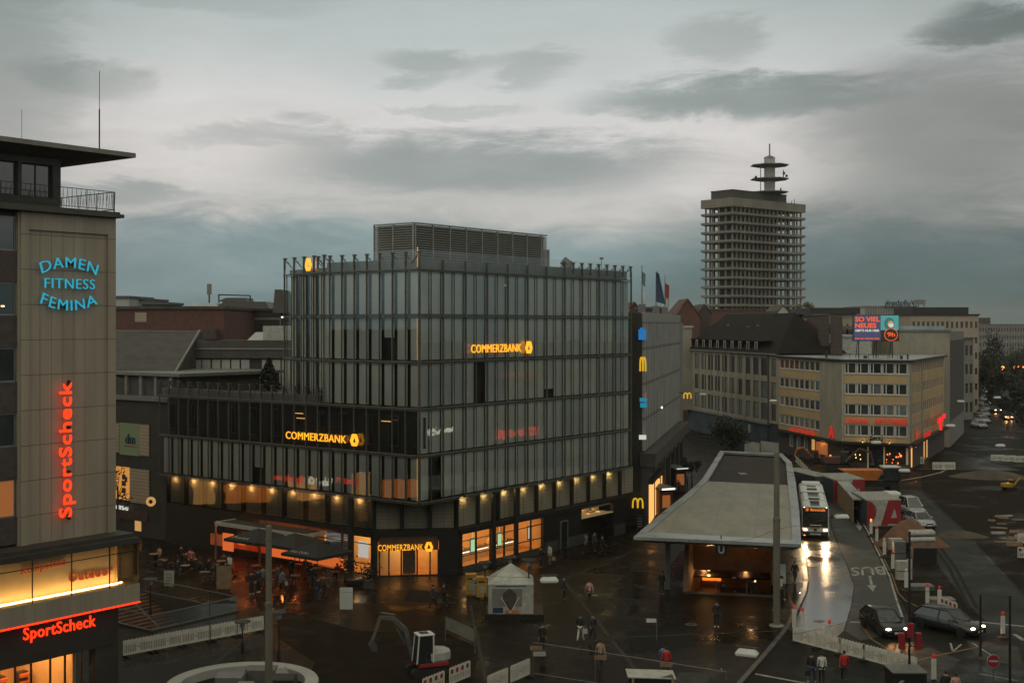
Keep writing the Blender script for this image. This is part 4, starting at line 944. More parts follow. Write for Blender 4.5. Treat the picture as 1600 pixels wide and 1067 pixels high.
sq(1003.5, 515, 531, .75, 'sky_blue_sign', 'wall_sign'); mb = MB(); t = AF.t(1003, .5); AF.box(mb, t - .2, t + .1, AF.z(1003, 516, .5), AF.z(1003, 512, .5), .35, .6); mb.build('wall_sign', M['sky_blue_sign'], annex)
mb = MB(); arches(mb, AF, AF.t(1004.5, .6), AF.z(1004, 580, .5), AF.z(1004, 558, .5), .55, .6, .45); mb.build('arch_sign', M['m_yellow'], annex)
sq(1005, 622, 628, .7, 'cyan_sign', 'wall_sign'); sq(1005.5, 630, 637, .65, 'cyan_sign', 'wall_sign'); mb = MB(); q = AF.p(AF.t(1008, .6), AF.z(1008, 620, .6), .6); mb.tube(q, q + Vector((.1, 0, .45)), .06, .02, n=4); mb.build('wall_sign', M['led_red'], annex)
sq(1004, 680, 687, .7, 'white_sign', 'wall_sign')
mb = MB(); arches(mb, AF, AF.t(996.5, .8), .75 + 1.2, 2.9, 1.0, .8, .25); mb.build('arch_sign', M['m_yellow'], annex); mb = MB(); t = AF.t(997, .8); AF.box(mb, t - .6, t + .6, 0.2, 1.8, .55, .75); mb.build('sign_base', M['dark_metal'], annex)
mb = MB(); arches(mb, AF, AF.t(1074.5, 3), AF.z(1074, 622, 3) , AF.z(1074, 614.5, 3), 1.25, 3, .25); pass
q = P(1074, 618.5, 163); Wf = Wall((q.x, q.y), (1, 0)); mb = MB(); arches(mb, Wf, 0, q.z - .35, q.z + .4, .95, 0, .25); mb.build('arch_sign', M['m_yellow'], annex)
mb = MB(); mb.box(q.x - 1.6, q.x - .5, q.y, q.y + .1, q.z + .35, q.z + .45); mb.build('sign_arm', M['dark_metal'], annex)
mb = MB(); q = AN.p(16, 10.8, .2); mb.ball(q, .12, .12, .12); mb.build('wall_lamp', M['white_light'], annex)
# shop signs and awnings of small stalls along the passage
for i, (x0, x1, y, m) in enumerate(((1031, 1051, 761, 'white_light'), (1054, 1072, 729.5, 'white_sign'))):
    a, b = G(x0, y + 1, 3.0), G(x1, y, 3.0); W = Wall((a.x, a.y), (b - a).xy, (b - a).length); k = thing('kiosk', ('dark snack kiosk with a white lit fascia strip beside the annex', 'second dark kiosk with a dim sign, farther up the passage by the annex')[i], 'kiosk', (a.x, a.y, 0))
    mb = MB(); W.box(mb, 0, W.L, 0, 2.8, -2.6, 0); mb.build('body', M['brick_dark'], k, bevel=.04); mb = MB(); W.box(mb, -.3, W.L + .3, 2.8, 3.0, -3.2, .5); mb.build('roof', M['copper_green'], k); mb = MB(); W.box(mb, 0, W.L, 2.83, 2.97, .5, .54); mb.build('fascia_light', M[m], k)
    mb = MB(); W.box(mb, .3, W.L - .3, .9, 2.2, .0, .05); mb.build('window', M['orange_window'], k)
# flags
FL = [('green and white flag hanging on the leftmost rooftop pole', 1003, 415, 476, 4.5, [('copper_green', .12, .40), ('white_paint', .55, .75)], .28),
      ('dark blue flag blowing from the middle rooftop pole', 1025, 424, 478, 4, [('blue_paint', .0, .72)], .9),
      ('red and white flag hanging on the right rooftop pole', 1039, 430, 482, 4, [('red_paint', .2, .55), ('dirty_white', .55, .75)], .35)]
for lb, px, y0, y1, yy, bands, w in FL:
    Yd = {1003: 131, 1025: 143, 1039: 152}[px]; p = P(px, y1, Yd); p.z = zt; zt_ = H - (y0 - HY) / F * Yd
    fl = thing('flag_pole', lb, 'flag', (p.x, p.y, zt)); mb = MB(); mb.tube(p, (p.x, p.y, zt_), .07, .04, n=6); mb.box(p.x - .35, p.x + .35, p.y - .35, p.y + .35, zt - .1, zt + .9); mb.build('pole', M['galvanised'], fl)
    for m, f0, f1 in bands:
        Ht = zt_ - zt; a = zt_ - Ht * f0; b = zt_ - Ht * f1; mb = MB(); mb.smooth = True; nx, nz = 6, 6; w2 = w * Yd / 60 * .5
        vs = []; 
        for s_ in (0, .02):
            for j in range(nz + 1):
                for i in range(nx + 1):
                    f = i / nx; g = j / nz; ww = w2 * (.25 + .75 * g) if w > .5 else w2
                    vs.append((p.x + .05 + ww * f, p.y + .25 * math.sin(f * 5 + g * 2) * f + s_, a + (b - a) * g - .3 * f))
        off = (nx + 1) * (nz + 1)
        fs = [(j * (nx + 1) + i, j * (nx + 1) + i + 1, (j + 1) * (nx + 1) + i + 1, (j + 1) * (nx + 1) + i) for j in range(nz) for i in range(nx)]
        mb.mesh(vs, fs + [tuple(off + k for k in reversed(f)) for f in fs]); mb.build('flag', M[m], fl)
# ================================================================ street corner of the pharmacy and the stone house
dB = -az(-11.6)                                  # left to right along the receding left wing
FRp = P(1421, 508, 172).xy; dF = -az(-66); FLp = Vector((*FRp, 0)) - dF * 9.1
WF = Wall(FLp, dF, 9.1); WLen = 25.5 + 39; WL0 = FLp - dB * WLen; WL = Wall(WL0, dB, WLen); dS = az(27); WS = Wall(FRp, dS, 33)
ph_ = thing('corner_building', 'ochre and beige corner block with red pharmacy lettering and a lit ground floor', 'building', (FRp.x, FRp.y, 0))
zr = 15.25; tY = WLen - 21.8; tC = WLen - 6.8
inn_ = [WL.p(tY, 0, -.3), WL.p(WLen, 0, -.3), WF.p(.2, 0, -.3), WF.p(9.1, 0, -.3), WS.p(.2, 0, -.3), WS.p(33, 0, -.3), WS.p(33, 0, -14), WL.p(tY, 0, -14)]
mb = MB(); mb.prism([(p.x, p.y) for p in inn_], 0, zr - .1); mb.build('core', M['dark_wall'], ph_)
rows = [(13.2, 14.75), (10.32, 11.87), (7.43, 8.98), (4.54, 6.09)]
wl = []
for k in range(8): a = tY + .45 + k * ((tC - tY - .6) / 8); wl.append((a, a + (tC - tY - .6) / 8 - .22))
mb = MB(); WL.grid(mb, tY, tC, 3.7, zr - .35, wl, rows); mb.build('left_wall', M['yellow_render'], ph_)
mb = MB(); WL.box(mb, tC, WLen + .05, 3.7, zr - .35, -.25, .12); mb.build('stair_wall', M['stone_beige'], ph_)
mb = MB()
for a, b in rows: WL.box(mb, tY + .3, tC - .05, a - .09, a - .005, -.2, .06); WL.box(mb, tY + .3, tC - .05, b + .005, b + .07, -.2, .05)
mb.build('window_band', M['dirty_white'], ph_)
random.seed(11)
for r, (a, b) in enumerate(rows):
    for k, (t0, t1) in enumerate(wl):
        WL.window(ph_, t0, t1, a, b, M['white_paint'], M['brick_red'] if (r == 0 and k < 4) else M['curtain_glass'] if random.random() < .45 else M['window_glass'], o=-.12, fr=.13, div=())
# front
wf = []; q = [(.08, .19, .61), (.0, 0, 0)]
for k in range(5): a = .35 + k * 1.72; wf.append((a, a + 1.6))
mb = MB(); WF.grid(mb, 0, 9.1, 3.7, zr - .35, wf, rows); mb.build('front_wall', M['yellow_render'], ph_)
mb = MB()
for a, b in rows: WF.box(mb, .25, 8.95, a - .1, a - .005, -.2, .08); WF.box(mb, .25, 8.95, b + .005, b + .08, -.2, .06)
WF.box(mb, 0, .2, 3.7, zr - .4, .003, .1); WF.box(mb, 8.95, 9.1, 3.7, zr - .4, .003, .1); mb.build('window_band', M['dirty_white'], ph_)
for r, (a, b) in enumerate(rows):
    for k, (t0, t1) in enumerate(wf):
        WF.window(ph_, t0, t1, a, b, M['white_paint'], M['curtain_glass'] if random.random() < .3 else M['window_glass'], o=-.12, fr=.12, div=(.3,))
# right side
ws = [(1.8 + k * 1.0, 2.68 + k * 1.0) for k in range(8)] + [(11.8 + k * 1.9, 13.1 + k * 1.9) for k in range(11)]
mb = MB(); WS.grid(mb, 0, 33, 3.7, zr - .35, ws, rows); mb.build('side_wall', M['yellow_render'], ph_)
mb = MB(); WS.box(mb, .02, 1.5, 3.7, zr - .4, .003, .1); mb.build('side_pier', M['stone_beige'], ph_); mb = MB(); WS.box(mb, 10.2, 11.2, 3.7, zr - .4, .003, .08); mb.build('side_pier', M['stone_beige'], ph_)
for r, (a, b) in enumerate(rows):
    for t0, t1 in ws: WS.window(ph_, t0, t1, a, b, M['white_paint'], M['window_glass'], o=-.12, fr=.1)
rp = [WL.p(tY, 0, .45), WL.p(WLen, 0, .45), WF.p(0, 0, .5), WF.p(9.3, 0, .5), WS.p(.3, 0, .5), WS.p(33, 0, .5), WS.p(33, 0, -14.2), WL.p(tY, 0, -14.2)]
mb = MB(); mb.prism([(p.x, p.y) for p in rp], zr - .35, zr - .08); mb.build('eaves', M['dark_metal'], ph_)
mb = MB(); mb.prism([(p.x * .999 + .05, p.y + .1) for p in rp], zr - .08, zr); mb.build('roof', M['wet_metal_roof'], ph_)
# ground floor
mb = MB()
wz = [(1.3, 3.1)]; wl2 = [(tY + 4.0 + k * 2.6, tY + 5.3 + k * 2.6) for k in range(3)]
WL.grid(mb, tY, WLen, 0, 3.4, wl2 + [(tC - 3.2, tC - 2.0)], wz, -.25, -.05); mb.build('ground_wall', M['brick_dark'], ph_)
for t0, t1 in wl2: WL.window(ph_, t0, t1, 1.3, 3.1, M['white_paint'], M['curtain_glass'], o=-.14, fr=.14)
mb = MB(); WL.box(mb, tC - 3.2, tC - 2.0, 1.3, 3.1, -.2, -.1); mb.build('lit_window', M['lit_window'], ph_)
mb = MB(); WL.box(mb, tC - 1.6, tC + 2.2, 1.2, 2.9, -.04, .0); mb.build('shop_window', M['orange_window'], ph_); downlight(ph_, WL.p(tC + .5, 3.0, .5), e=30, col=(1, .5, .15))
mb = MB(); WL.box(mb, tY, WLen + .3, 3.4, 3.7, -.25, .9); WF.box(mb, 0, 9.3, 3.4, 3.7, -.25, 1.0); WS.box(mb, .2, 33, 3.4, 3.7, -.25, .8); mb.build('canopy', M['dark_metal'], ph_)
mb = MB(); WF.grid(mb, 0, 9.1, 0, 3.4, [(.4, 3.4), (3.7, 5.6), (5.9, 8.7)], [(.75, 3.0)], -.25, 0); WS.box(mb, 0, 33, 0, 3.4, -.25, 0); mb.build('ground_wall', M['brick_dark'], ph_)
mb = MB(); WF.box(mb, 3.45, 3.65, 0, 3.1, .01, .1); WF.box(mb, 5.65, 5.85, 0, 3.1, .01, .1); WF.box(mb, 8.65, 8.95, .75, 3.1, .01, .1); mb.build('door_pier', M['interior_cream'], ph_)
mb = MB(); WF.quad(mb, 3.7, 5.6, .05, 3.0, .02); WF.box(mb, 4.6, 4.7, .05, 3.0, .02, .05); mb.build('door', M['dark_glass'], ph_)
mb = MB(); WF.box(mb, 5.9, 8.7, .75, 3.0, -1.2, -1.15); WF.box(mb, .4, 3.4, .75, 3.0, -1.0, -.95); mb.build('display_back', M['interior_dark'], ph_)
random.seed(5)
mb = MB()
for k in range(42): t = random.uniform(6, 8.5); z = .85 + random.random() ** 1.8 * 1.4; mb.ball(WF.p(t, z, -random.uniform(.2, .8)), .09, .09, random.uniform(.06, .16), 6, 4)
mb.build('shop_goods', M['cafe_light'], ph_, kind='stuff')
mb = MB()
for k in range(14): t = random.uniform(.7, 3.2); z = 1.2 + random.random() * 1.0; mb.ball(WF.p(t, z, -random.uniform(.2, .7)), .06, .06, .08, 6, 4)
mb.build('shop_goods', M['warm_panel'], ph_, kind='stuff')
for a, b in ((5.9, 8.7), (.4, 3.4)): mb = MB(); WF.quad(mb, a, b, .75, 3.0, -.03); mb.build('shop_pane', M['shop_glass'], ph_)
for t in (2.9, 6.5): downlight(ph_, WF.p(t, 3.85, .55), e=14, col=(1, .55, .15))
mb = MB(); WS.box(mb, 1.2, 2.0, .3, 2.9, .01, .05); mb.build('lit_door', M['warm_panel_soft'], ph_); downlight(ph_, WS.p(1.6, 3.1, .6), e=25, col=(1, .3, .1))
mb = MB(); WS.box(mb, 12, 13, .4, 3.1, .01, .05); WS.box(mb, 14.5, 15.6, .4, 3.1, .01, .05); mb.build('lit_shop', M['lit_window'], ph_)
# red lettering
def put(w, s, t0, t1, z0, h, o, m, parent, nm='lettering', **k):
    mb = MB(); put_text(mb, s, w.p(t0, z0, o), w.d, (0, 0, 1), t1 - t0, h, .08, **k); return mb.build(nm, M[m], parent)
put(WF, 'LÖWEN', .5, 3.6, 6.32, .72, .2, 'neon_red_soft', ph_, bold=.012); put(WF, 'APOTHEKE', 4.4, 8.8, 6.32, .72, .2, 'neon_red_soft', ph_, bold=.012)
put(WL, 'APOTHEKE', tC - 8.8, tC + .2, 3.85, .7, .95, 'neon_red_soft', ph_, bold=.012)
def apo(w, t, z, m, s_=1.0):
    mb = MB(); put_text(mb, 'A', w.p(t - .75 * s_, z, .25), w.d, (0, 0, 1), 1.5 * s_, 1.7 * s_, .15, bold=.05); return mb.build('emblem', M[m], ph_)
apo(WL, WL.t(1302), 3.95, 'neon_red_soft'); apo(WS, 4.4, 4.1, 'neon_red_soft', .8)
put(WS, 'APOTHEKE', 6.5, 13, 3.9, .7, .85, 'neon_red_soft', ph_, bold=.02)
mb = MB(); t = 21; WS.box(mb, t, t + .5, 4.0, 6.0, .9, 1.3); WS.box(mb, t - 1.8, t + 2.3, 5.2, 5.8, .9, 1.2); WS.box(mb, t + 3, t + 5, 5.6, 6.2, .9, 1.2); mb.build('neon_sign', M['led_red'], ph_)
# wall planter bushes above the front door
mb = MB()
for k in range(40):
    a = random.uniform(0, 6.28); mb.ball(WF.p(4.7 + random.gauss(0, .5), 4.2 + random.gauss(0, .22), 1.1 + random.uniform(-.2, .2)), .13, .13, .1, 5, 3)
mb.build('planter_greenery', M['foliage_dark'], ph_, kind='stuff')
# roof clutter
mb = MB()
for k in range(7):
    t = .8 + k * 1.3; WF.box(mb, t, t + .05, zr, zr + .6, -1.5, -1.45)
WF.box(mb, -3.5, 9, zr + .6, zr + .65, -1.5, -1.45); mb.build('roof_rail', M['dark_metal'], ph_)
for t, o_, a, h in ((7.6, -2, .35, .5), (8.6, -1.5, .2, .7), (-3, -4, .25, 1.1), (2.2, -5, .5, .35)):
    mb = MB(); WF.box(mb, t, t + a, zr, zr + h, o_, o_ - a); mb.build('roof_vent', M['dark_metal'], ph_)
# ---- stone house with dark hip roof
sh = thing('stone_house', 'beige stone office house with tall dark windows and a dark hip roof with small dormers', 'house', tuple(WL.p(20)))
ze = 15.25; zl_ = 4.3; T1 = tY; Tm = tY - 3.7
inn2 = [WL.p(0, 0, -.3), WL.p(T1, 0, -.3), WL.p(T1, 0, -11), WL.p(0, 0, -11)]
mb = MB(); mb.prism([(p.x, p.y) for p in inn2], 0, ze - .1); mb.build('core', M['dark_wall'], sh)
rows2 = [(11.85, 14.7), (8.2, 10.9), (4.75, 7.4)]
st_ = (Tm - .6) / 11.0; ws2 = [(.6 + k * st_ + .3, .6 + (k + 1) * st_ - .75) for k in range(11)] + [(Tm + .9, Tm + 2.7)]
mb = MB(); WL.grid(mb, 0, T1, zl_, ze, ws2, rows2, -.28, 0); mb.build('front_wall', M['stone_beige'], sh)
mb = MB(); WL.box(mb, -.1, Tm + .1, zl_ - .35, zl_, -.2, .2); WL.box(mb, -.1, T1, ze, ze + .25, -.3, .5); mb.build('cornice', M['concrete'], sh)
for k, (t0, t1) in enumerate(ws2):
    for a, b in rows2:
        WL.window(sh, t0, t1, a, b, M['dark_metal'], M['curtain_glass'] if random.random() < .5 else M['window_glass'], o=-.12, fr=.16)
mb = MB()
for k in range(13): t = Tm * k / 12; WL.box(mb, t - .12, t + .12, zl_ + .02, ze - .02, .003, .1)
mb.build('pilaster', M['stone_beige'], sh)
mb = MB(); mb.tube(WL.p(Tm + .05, .3, .2), WL.p(Tm + .05, ze, .2), .1, n=6); mb.build('drain_pipe', M['dark_metal'], sh)
lined('hoarding', (.03, .045, .055), rough=.7, axes=[(tuple(dB), 2.4, .05)], depth=.4, var=.6, scale=.35)
mb = MB(); WL.box(mb, 0, T1, .1, zl_ - .36, -.28, -.1); mb.build('shop_hoarding', M['hoarding'], sh)
mb = MB(); WL.box(mb, Tm - 8.8, Tm - 8.0, 2.0, 3.4, -.09, -.05); mb.build('poster', M['dirty_white'], sh)
mb = MB()
for a, b, c, d in ((Tm - 14, 1.4, 1.2, 1.4), (Tm - 12, 1.2, -1, 1.5), (Tm - 17, 1.8, 1, .2), (Tm - 5.5, 1.2, .8, 1.3)): mb.tube(WL.p(a, b, -.08), WL.p(a + c, b + d, -.08), .05, n=4)
mb.build('graffiti', M['copper_green'], sh)
lined('roof_tiles', (.013, .012, .010), rough=.65, axes=[((0, 0, 1), .3, .12)], depth=.6, var=.35, scale=.5, spec=.08)
zrg = 22.0
e = [WL.p(-.3, ze + .25, .5), WL.p(T1 + .5, ze + .25, .5), WL.p(T1 + .5, ze + .25, -11.5), WL.p(-.3, ze + .25, -11.5)]
r1, r2 = WL.p(6, zrg, -5.5), WL.p(T1 - 6, zrg, -5.5)
mb = MB(); mb.mesh(e + [r1, r2], [(0, 1, 5, 4), (1, 2, 5), (2, 3, 4, 5), (3, 0, 4), (3, 2, 1, 0)]); mb.build('roof', M['roof_tiles'], sh)
def slope(h): return -((h - ze - .25) / (zrg - ze - .25)) * 6 + .5       # how far out the roof face lies at height h
for k in range(10):
    t = 1.6 + k * (T1 - 7.5) / 10; z0 = ze + .7; z1 = z0 + 1.35
    d = MB(); WL.box(d, t, t + 1.15, z0, z1, slope(z0) - 1.6, slope(z0) - .05); b = d.build('dormer', M['roof_tiles'], sh)
    f = MB(); o_ = slope(z0) - .045; WL.box(f, t, t + .16, z0, z1, o_, o_ + .06); WL.box(f, t + .99, t + 1.15, z0, z1, o_, o_ + .06); WL.box(f, t + .16, t + .99, z1 - .2, z1, o_, o_ + .06); f.build('dormer_frame', M['dirty_white'], b)
    g = MB(); WL.quad(g, t + .16, t + .99, z0, z1 - .2, o_ + .01); g.build('dormer_pane', M['window_glass'], b)
mb = MB(); WL.box(mb, .8, T1 - 5, ze + 2.1, ze + 2.25, slope(ze + .7) - 1.7, slope(ze + .7) + .1); mb.build('dormer_roof', M['roof_tiles'], sh)
for t, h in ((12, 4.6), (22, 4.3), (26, 4.5)):
    mb = MB(); WL.box(mb, t, t + .8, ze + h, ze + h + .35, slope(ze + h) - .1, slope(ze + h) + .12); mb.build('skylight', M['galvanised'], sh)
for t in (T1 - 2, T1 + 2.5):
    mb = MB(); WL.box(mb, t, t + 1.3, ze, 21.4, -9, -7.6); mb.build('chimney', M['brick_dark'], sh)
# stone side wall fragment at the far left of it
sp = thing('stone_pier_house', 'narrow grey stone end wall seen between the finned annex and the stone house', 'building', tuple(WL.p(-2)))
mb = MB(); W = Wall(P(1062, 508, 236).xy, (1, .1)); W.box(mb, 0, 2.4, 4, 19.5, -8, 0); mb.build('wall', M['stone_beige'], sp); mb = MB(); W.box(mb, -.1, 2.6, 19.5, 19.9, -8, .2); mb.build('cornice', M['dirty_white'], sp)

# ---- generic far buildings
def block(nm, label, cat, px0, px1, Y0, ytop, m, rows_=0, cols=0, d=(1, 0), depth=18, ybase=None, rm='roof_felt', wm='window_glass', wr=(.55, .6), z0=0, group=None, side=False, top_m=None, parap=.5, wfrm=True):
    a = P(px0, 508, Y0).xy; W = Wall(a, d); t1 = W.t(px1); b = W.p(t1 / 2)
    zt_ = H - (ytop - HY) / F * b.y; r = thing(nm, label, cat, tuple(b), group)
    W.L = t1; rws = []; 
    if rows_:
        hh_ = (zt_ - parap - z0 - .5) / rows_; rws = [(z0 + .8 + k * hh_ + hh_ * (1 - wr[1]) * .5, z0 + .8 + k * hh_ + hh_ * (1 + wr[1]) * .5 - .3) for k in range(rows_)]
        cw = t1 / cols; cs = [(k * cw + cw * (1 - wr[0]) / 2, k * cw + cw * (1 + wr[0]) / 2) for k in range(cols)]
        mb = MB(); W.grid(mb, 0, t1, z0, zt_, cs, rws, -.3, 0); mb.build('front_wall', M[m], r)
        for (a0, a1) in rws:
            for (c0, c1) in cs: mb = MB(); W.box(mb, c0, c1, a0, a1, -.28, -.15); mb.build('window', M[wm], r)
        mb = MB(); W.box(mb, 0, t1, z0, zt_, -depth, -.3); mb.build('body', M[m], r)
    else:
        mb = MB(); W.box(mb, 0, t1, z0, zt_, -depth, 0); mb.build('body', M[m], r)
    mb = MB(); W.box(mb, -.2, t1 + .2, zt_, zt_ + .35, -depth - .2, .25); mb.build('roof_edge', M[top_m or rm], r)
    return r, W, zt_
# behind the left: shop with drugstore signs, slate roof, rear wing, brick hall
D0 = Vector((*C, 0)) + dL * 31.9; DW = Wall(D0 + dL * 22 - Vector((dL.y, -dL.x, 0)) * .0, -dL, 22); DW.O += DW.n * -1.2
dm = thing('shop_building', 'dark flat shop building with a green drugstore poster behind the shop tower', 'shop building', tuple(DW.p(18)))
zt2 = DW.z(243, 627); mb = MB(); DW.box(mb, 0, 22, 0, zt2, -14, 0); mb.build('body', M['dark_wall'], dm)
mb = MB(); DW.box(mb, 0, 22.1, zt2, zt2 + .35, -14, .3); mb.build('roof_edge', M['grey_metal'], dm)
mb = MB(); DW.box(mb, 21.9, 23.5, 0, zt2 + .2, -6, -.5); mb.build('end_wall', M['dark_metal'], dm)
lined('shutter', (.30, .24, .17), rough=.6, axes=[((0, 0, 1), .32, .18)], depth=.55, var=.1)
def dmbox(px0, px1, y0, y1, m, nm, o0=.02, o1=.1):
    t0, t1 = DW.t(px0), DW.t(px1); mb = MB(); DW.box(mb, t0, t1, DW.z((px0 + px1) / 2, y1), DW.z((px0 + px1) / 2, y0), o0, o1); return mb.build(nm, M[m], dm)
dmbox(178, 187, 661, 706, 'shutter', 'shutter'); dmbox(219, 234, 663, 712, 'shutter', 'shutter'); dmbox(204, 234, 733, 786, 'shutter', 'shutter')
glow('poster_green', (.10, .12, .05), .45); glow('poster_orange', (1.0, .42, .08), .5)
dmbox(188, 218, 661, 711, 'poster_green', 'poster'); dmbox(180, 203, 729, 780, 'poster_orange', 'poster'); dmbox(180, 232, 797, 812, 'interior_dark', 'shop_window'); dmbox(212, 221, 813, 829, 'lit_window', 'lit_door')
q0 = DW.t(196, .15); put(DW, 'dm', q0, DW.t(211, .15), DW.z(203, 693), .95, .12, 'blue_paint', dm, bold=.02)
mb = MB(); DW.box(mb, q0 - .2, DW.t(213, .15), DW.z(203, 697.5), DW.z(203, 696), .12, .16); mb.build('poster_ribbon', M['red_paint'], dm)
mb = MB(); t = DW.t(193, .15)
for k, (dx, dz, r) in enumerate(((0, 1.7, .28), (0, 1.1, .33), (-.15, .4, .16), (.15, .4, .16), (.35, 1.5, .2))): DW.box(mb, t + dx - r, t + dx + r, DW.z(193, 760) - 1.0 + dz, DW.z(193, 760) - .5 + dz, .11, .13)
mb.build('poster_figure', M['brick_dark'], dm)
put(DW, 'THE BODY SHOP', DW.t(172, .3), DW.t(201.5, .3), DW.z(195, 795.5), .38, .3, 'white_sign', dm, bold=.01)
mb = MB(); q = DW.p(DW.t(235.5, .9), DW.z(235, 780), .9); mb.lathe((0, 0, 0), [(.45, 0), (.45, .12)], 20); mb.v = [q + Vector((v.x, v.z, v.y)) for v in mb.v]; mb.build('round_sign', M['lit_window'], dm); 
mb = MB(); mb.lathe((0, 0, 0), [(.2, 0), (.05, .03)], 8); mb.v = [q + Vector((v.x, -v.z - .01, v.y)) for v in mb.v]; mb.build('round_sign_mark', M['black'], dm)
up2 = thing('attic_storey', 'grey attic storey with vertical posts set back on the dark shop building', 'building', tuple(DW.p(12, 0, -3))); mb = MB(); DW.box(mb, 0, 21.5, zt2 + .35, zt2 + 2.3, -14, -1.5); mb.build('wall', M['concrete_dark'], up2)
mb = MB(); DW.box(mb, 0, 22.2, zt2 + 2.3, zt2 + 2.6, -14, -1.0); mb.build('fascia', M['grey_metal'], up2)
for k in range(9): mb = MB(); DW.box(mb, 2 + k * 2.3, 2.4 + k * 2.3, zt2 + .36, zt2 + 2.29, -1.49, -1.2); mb.build('post', M['concrete'], up2)
lined('slate', (.04, .038, .033), rough=.6, axes=[((0, 0, 1), .22, .14)], depth=.65, var=.4, scale=.9)
sr = thing('slate_roof_building', 'long grey slate roof with a pale gable end behind the dark shop building', 'building', tuple(DW.p(12, 0, -8)))
a0, a1 = P(120, 590, 122), P(268, 593, 122); b0, b1 = P(140, 516.5, 133), P(312, 518, 133); c1 = P(300, 560, 140); e1 = P(268, 640, 122)
mb = MB(); mb.mesh([a0, a1, b1, b0], [(0, 1, 2, 3)]); mb.mesh([a0 + up * -.3, a1 + up * -.3, b1 + up * -.3, b0 + up * -.3], [(3, 2, 1, 0)]); mb.build('roof', M['slate'], sr)
bb1 = Vector((b1.x + .5, b1.y + 9, a1.z)); bb0 = Vector((b0.x, b0.y + 9, a0.z)); mb = MB(); mb.mesh([b0, b1, bb1, bb0], [(0, 1, 2, 3)]); mb.build('rear_roof', M['slate'], sr)
mb = MB(); g0 = Vector((bb1.x, bb1.y, 5)); mb.mesh([a1, b1, bb1, g0, Vector((a1.x, a1.y, 5))], [(4, 3, 2, 1, 0)]); mb.mesh([a0, a1, Vector((a1.x, a1.y, 5)), Vector((a0.x, a0.y, 5))], [(0, 3, 2, 1)]); mb.build('gable_wall', M['concrete_dark'], sr)
mb = MB(); mb.tube(a1 + up * .1, b1 + up * .1, .14, n=4); mb.tube(b0, b1, .12, n=4); mb.build('verge', M['concrete'], sr)
# rear wing of the bank
RW = Wall(P(300, 508, 131).xy, (1, -.1)); t445 = RW.t(460); RW.L = t445
rw = thing('rear_building', 'low rear building with white vertical panels and dark roof band behind the podium', 'building', tuple(RW.p(t445 / 2)))
z1_, z2_ = RW.z(380, 561), RW.z(380, 533); mb = MB(); RW.box(mb, 0, t445, 5, z2_, -12, -.3); mb.build('body', M['dark_wall'], rw)
mb = MB(); RW.box(mb, 0, t445, z1_ + .1, z2_ + .1, -.3, .1); mb.build('roof_band', M['louvre_metal' if False else 'concrete_dark'], rw)
mb = MB(); RW.box(mb, 0, t445, z1_ + 1.0, z1_ + 1.15, .1, .2); mb.build('rail', M['grey_metal'], rw)
for px in (300, 314.5, 330, 345, 360, 375.5, 408, 424, 439):
    t = RW.t(px); mb = MB(); RW.box(mb, t + .05, t + .93, z1_ - 4, z1_ - .05, -.29, -.15); mb.build('panel', M['concrete_light'], rw)
mb = MB(); p = RW.p(RW.t(420), z2_, -6); mb.prism([(p.x - 2, p.y - 2), (p.x + 2, p.y - 2), (p.x + 2, p.y + 2), (p.x - 2, p.y + 2)], z2_ - .3, z2_ + 1.6); mb.build('roof_box', M['dirty_white'], rw)
mb = MB(); p = RW.p(RW.t(383), z2_, -8); mb.loft([[p + Vector((x * 1.9, y * 1.9, 0)) for x, y in ((-1, -1), (1, -1), (1, 1), (-1, 1))], [p + Vector((x * 1.1, y * 1.1, .9)) for x, y in ((-1, -1), (1, -1), (1, 1), (-1, 1))]]); mb.build('skylight', M['wet_metal_roof'], rw)
# roof lamp
lp = thing('roof_lamp', 'small lit lamp on a thin post on the low roof left of the bank tower', 'lamp', tuple(P(438, 515, 138))); p = P(438, 515, 138)
mb = MB(); mb.tube(p, P(438, 497, 138), .05, n=5); mb.tube(P(438, 497, 138), P(441, 495, 138), .04, n=4); mb.build('post', M['galvanised'], lp); mb = MB(); mb.ball(P(441, 495.5, 138), .13, .13, .08); mb.build('lamp_head', M['white_light'], lp)
hb, W, _ = block('brick_hall', 'long red brown windowless brick hall behind the slate roof', 'building', 150, 350, 150, 483, 'brick_red', d=(1, .02), depth=20, rm='concrete_dark')
mb = MB(); W.box(mb, W.t(211), W.t(229), W.z(220, 503), W.z(220, 488), .01, .06); mb.build('vent_grille', M['shutter'], hb)
mb = MB(); W.box(mb, W.t(322), W.t(341), W.z(330, 530), W.z(330, 514), .01, 1.5); mb.build('doorway', M['brick_dark'], hb)
block('roof_pavilion', 'pale flat roof box behind the brick hall, nearest the shop tower', 'building', 170, 202, 185, 466, 'concrete_light', depth=12); block('roof_pavilion', 'lower pale roof structure right of the taller one behind the brick hall', 'building', 202, 233, 190, 470, 'concrete_light', depth=10)
block('roof_pavilion', 'dark flat plant room behind the right half of the brick hall', 'building', 222, 262, 180, 476, 'concrete_dark', depth=8)
mm, W, z_ = block('office_building', 'dark metal clad building with stepped roofs behind the brick hall', 'office building', 300, 448, 170, 486, 'dark_wall', d=(1, .02), depth=26, rm='dark_metal')
mb = MB(); W.box(mb, 0, W.L, z_ - 1.2, z_ - .9, .01, .1); W.box(mb, 0, W.L, z_ - 3.2, z_ - 2.9, .01, .1); mb.build('window_ribbon', M['concrete'], mm)
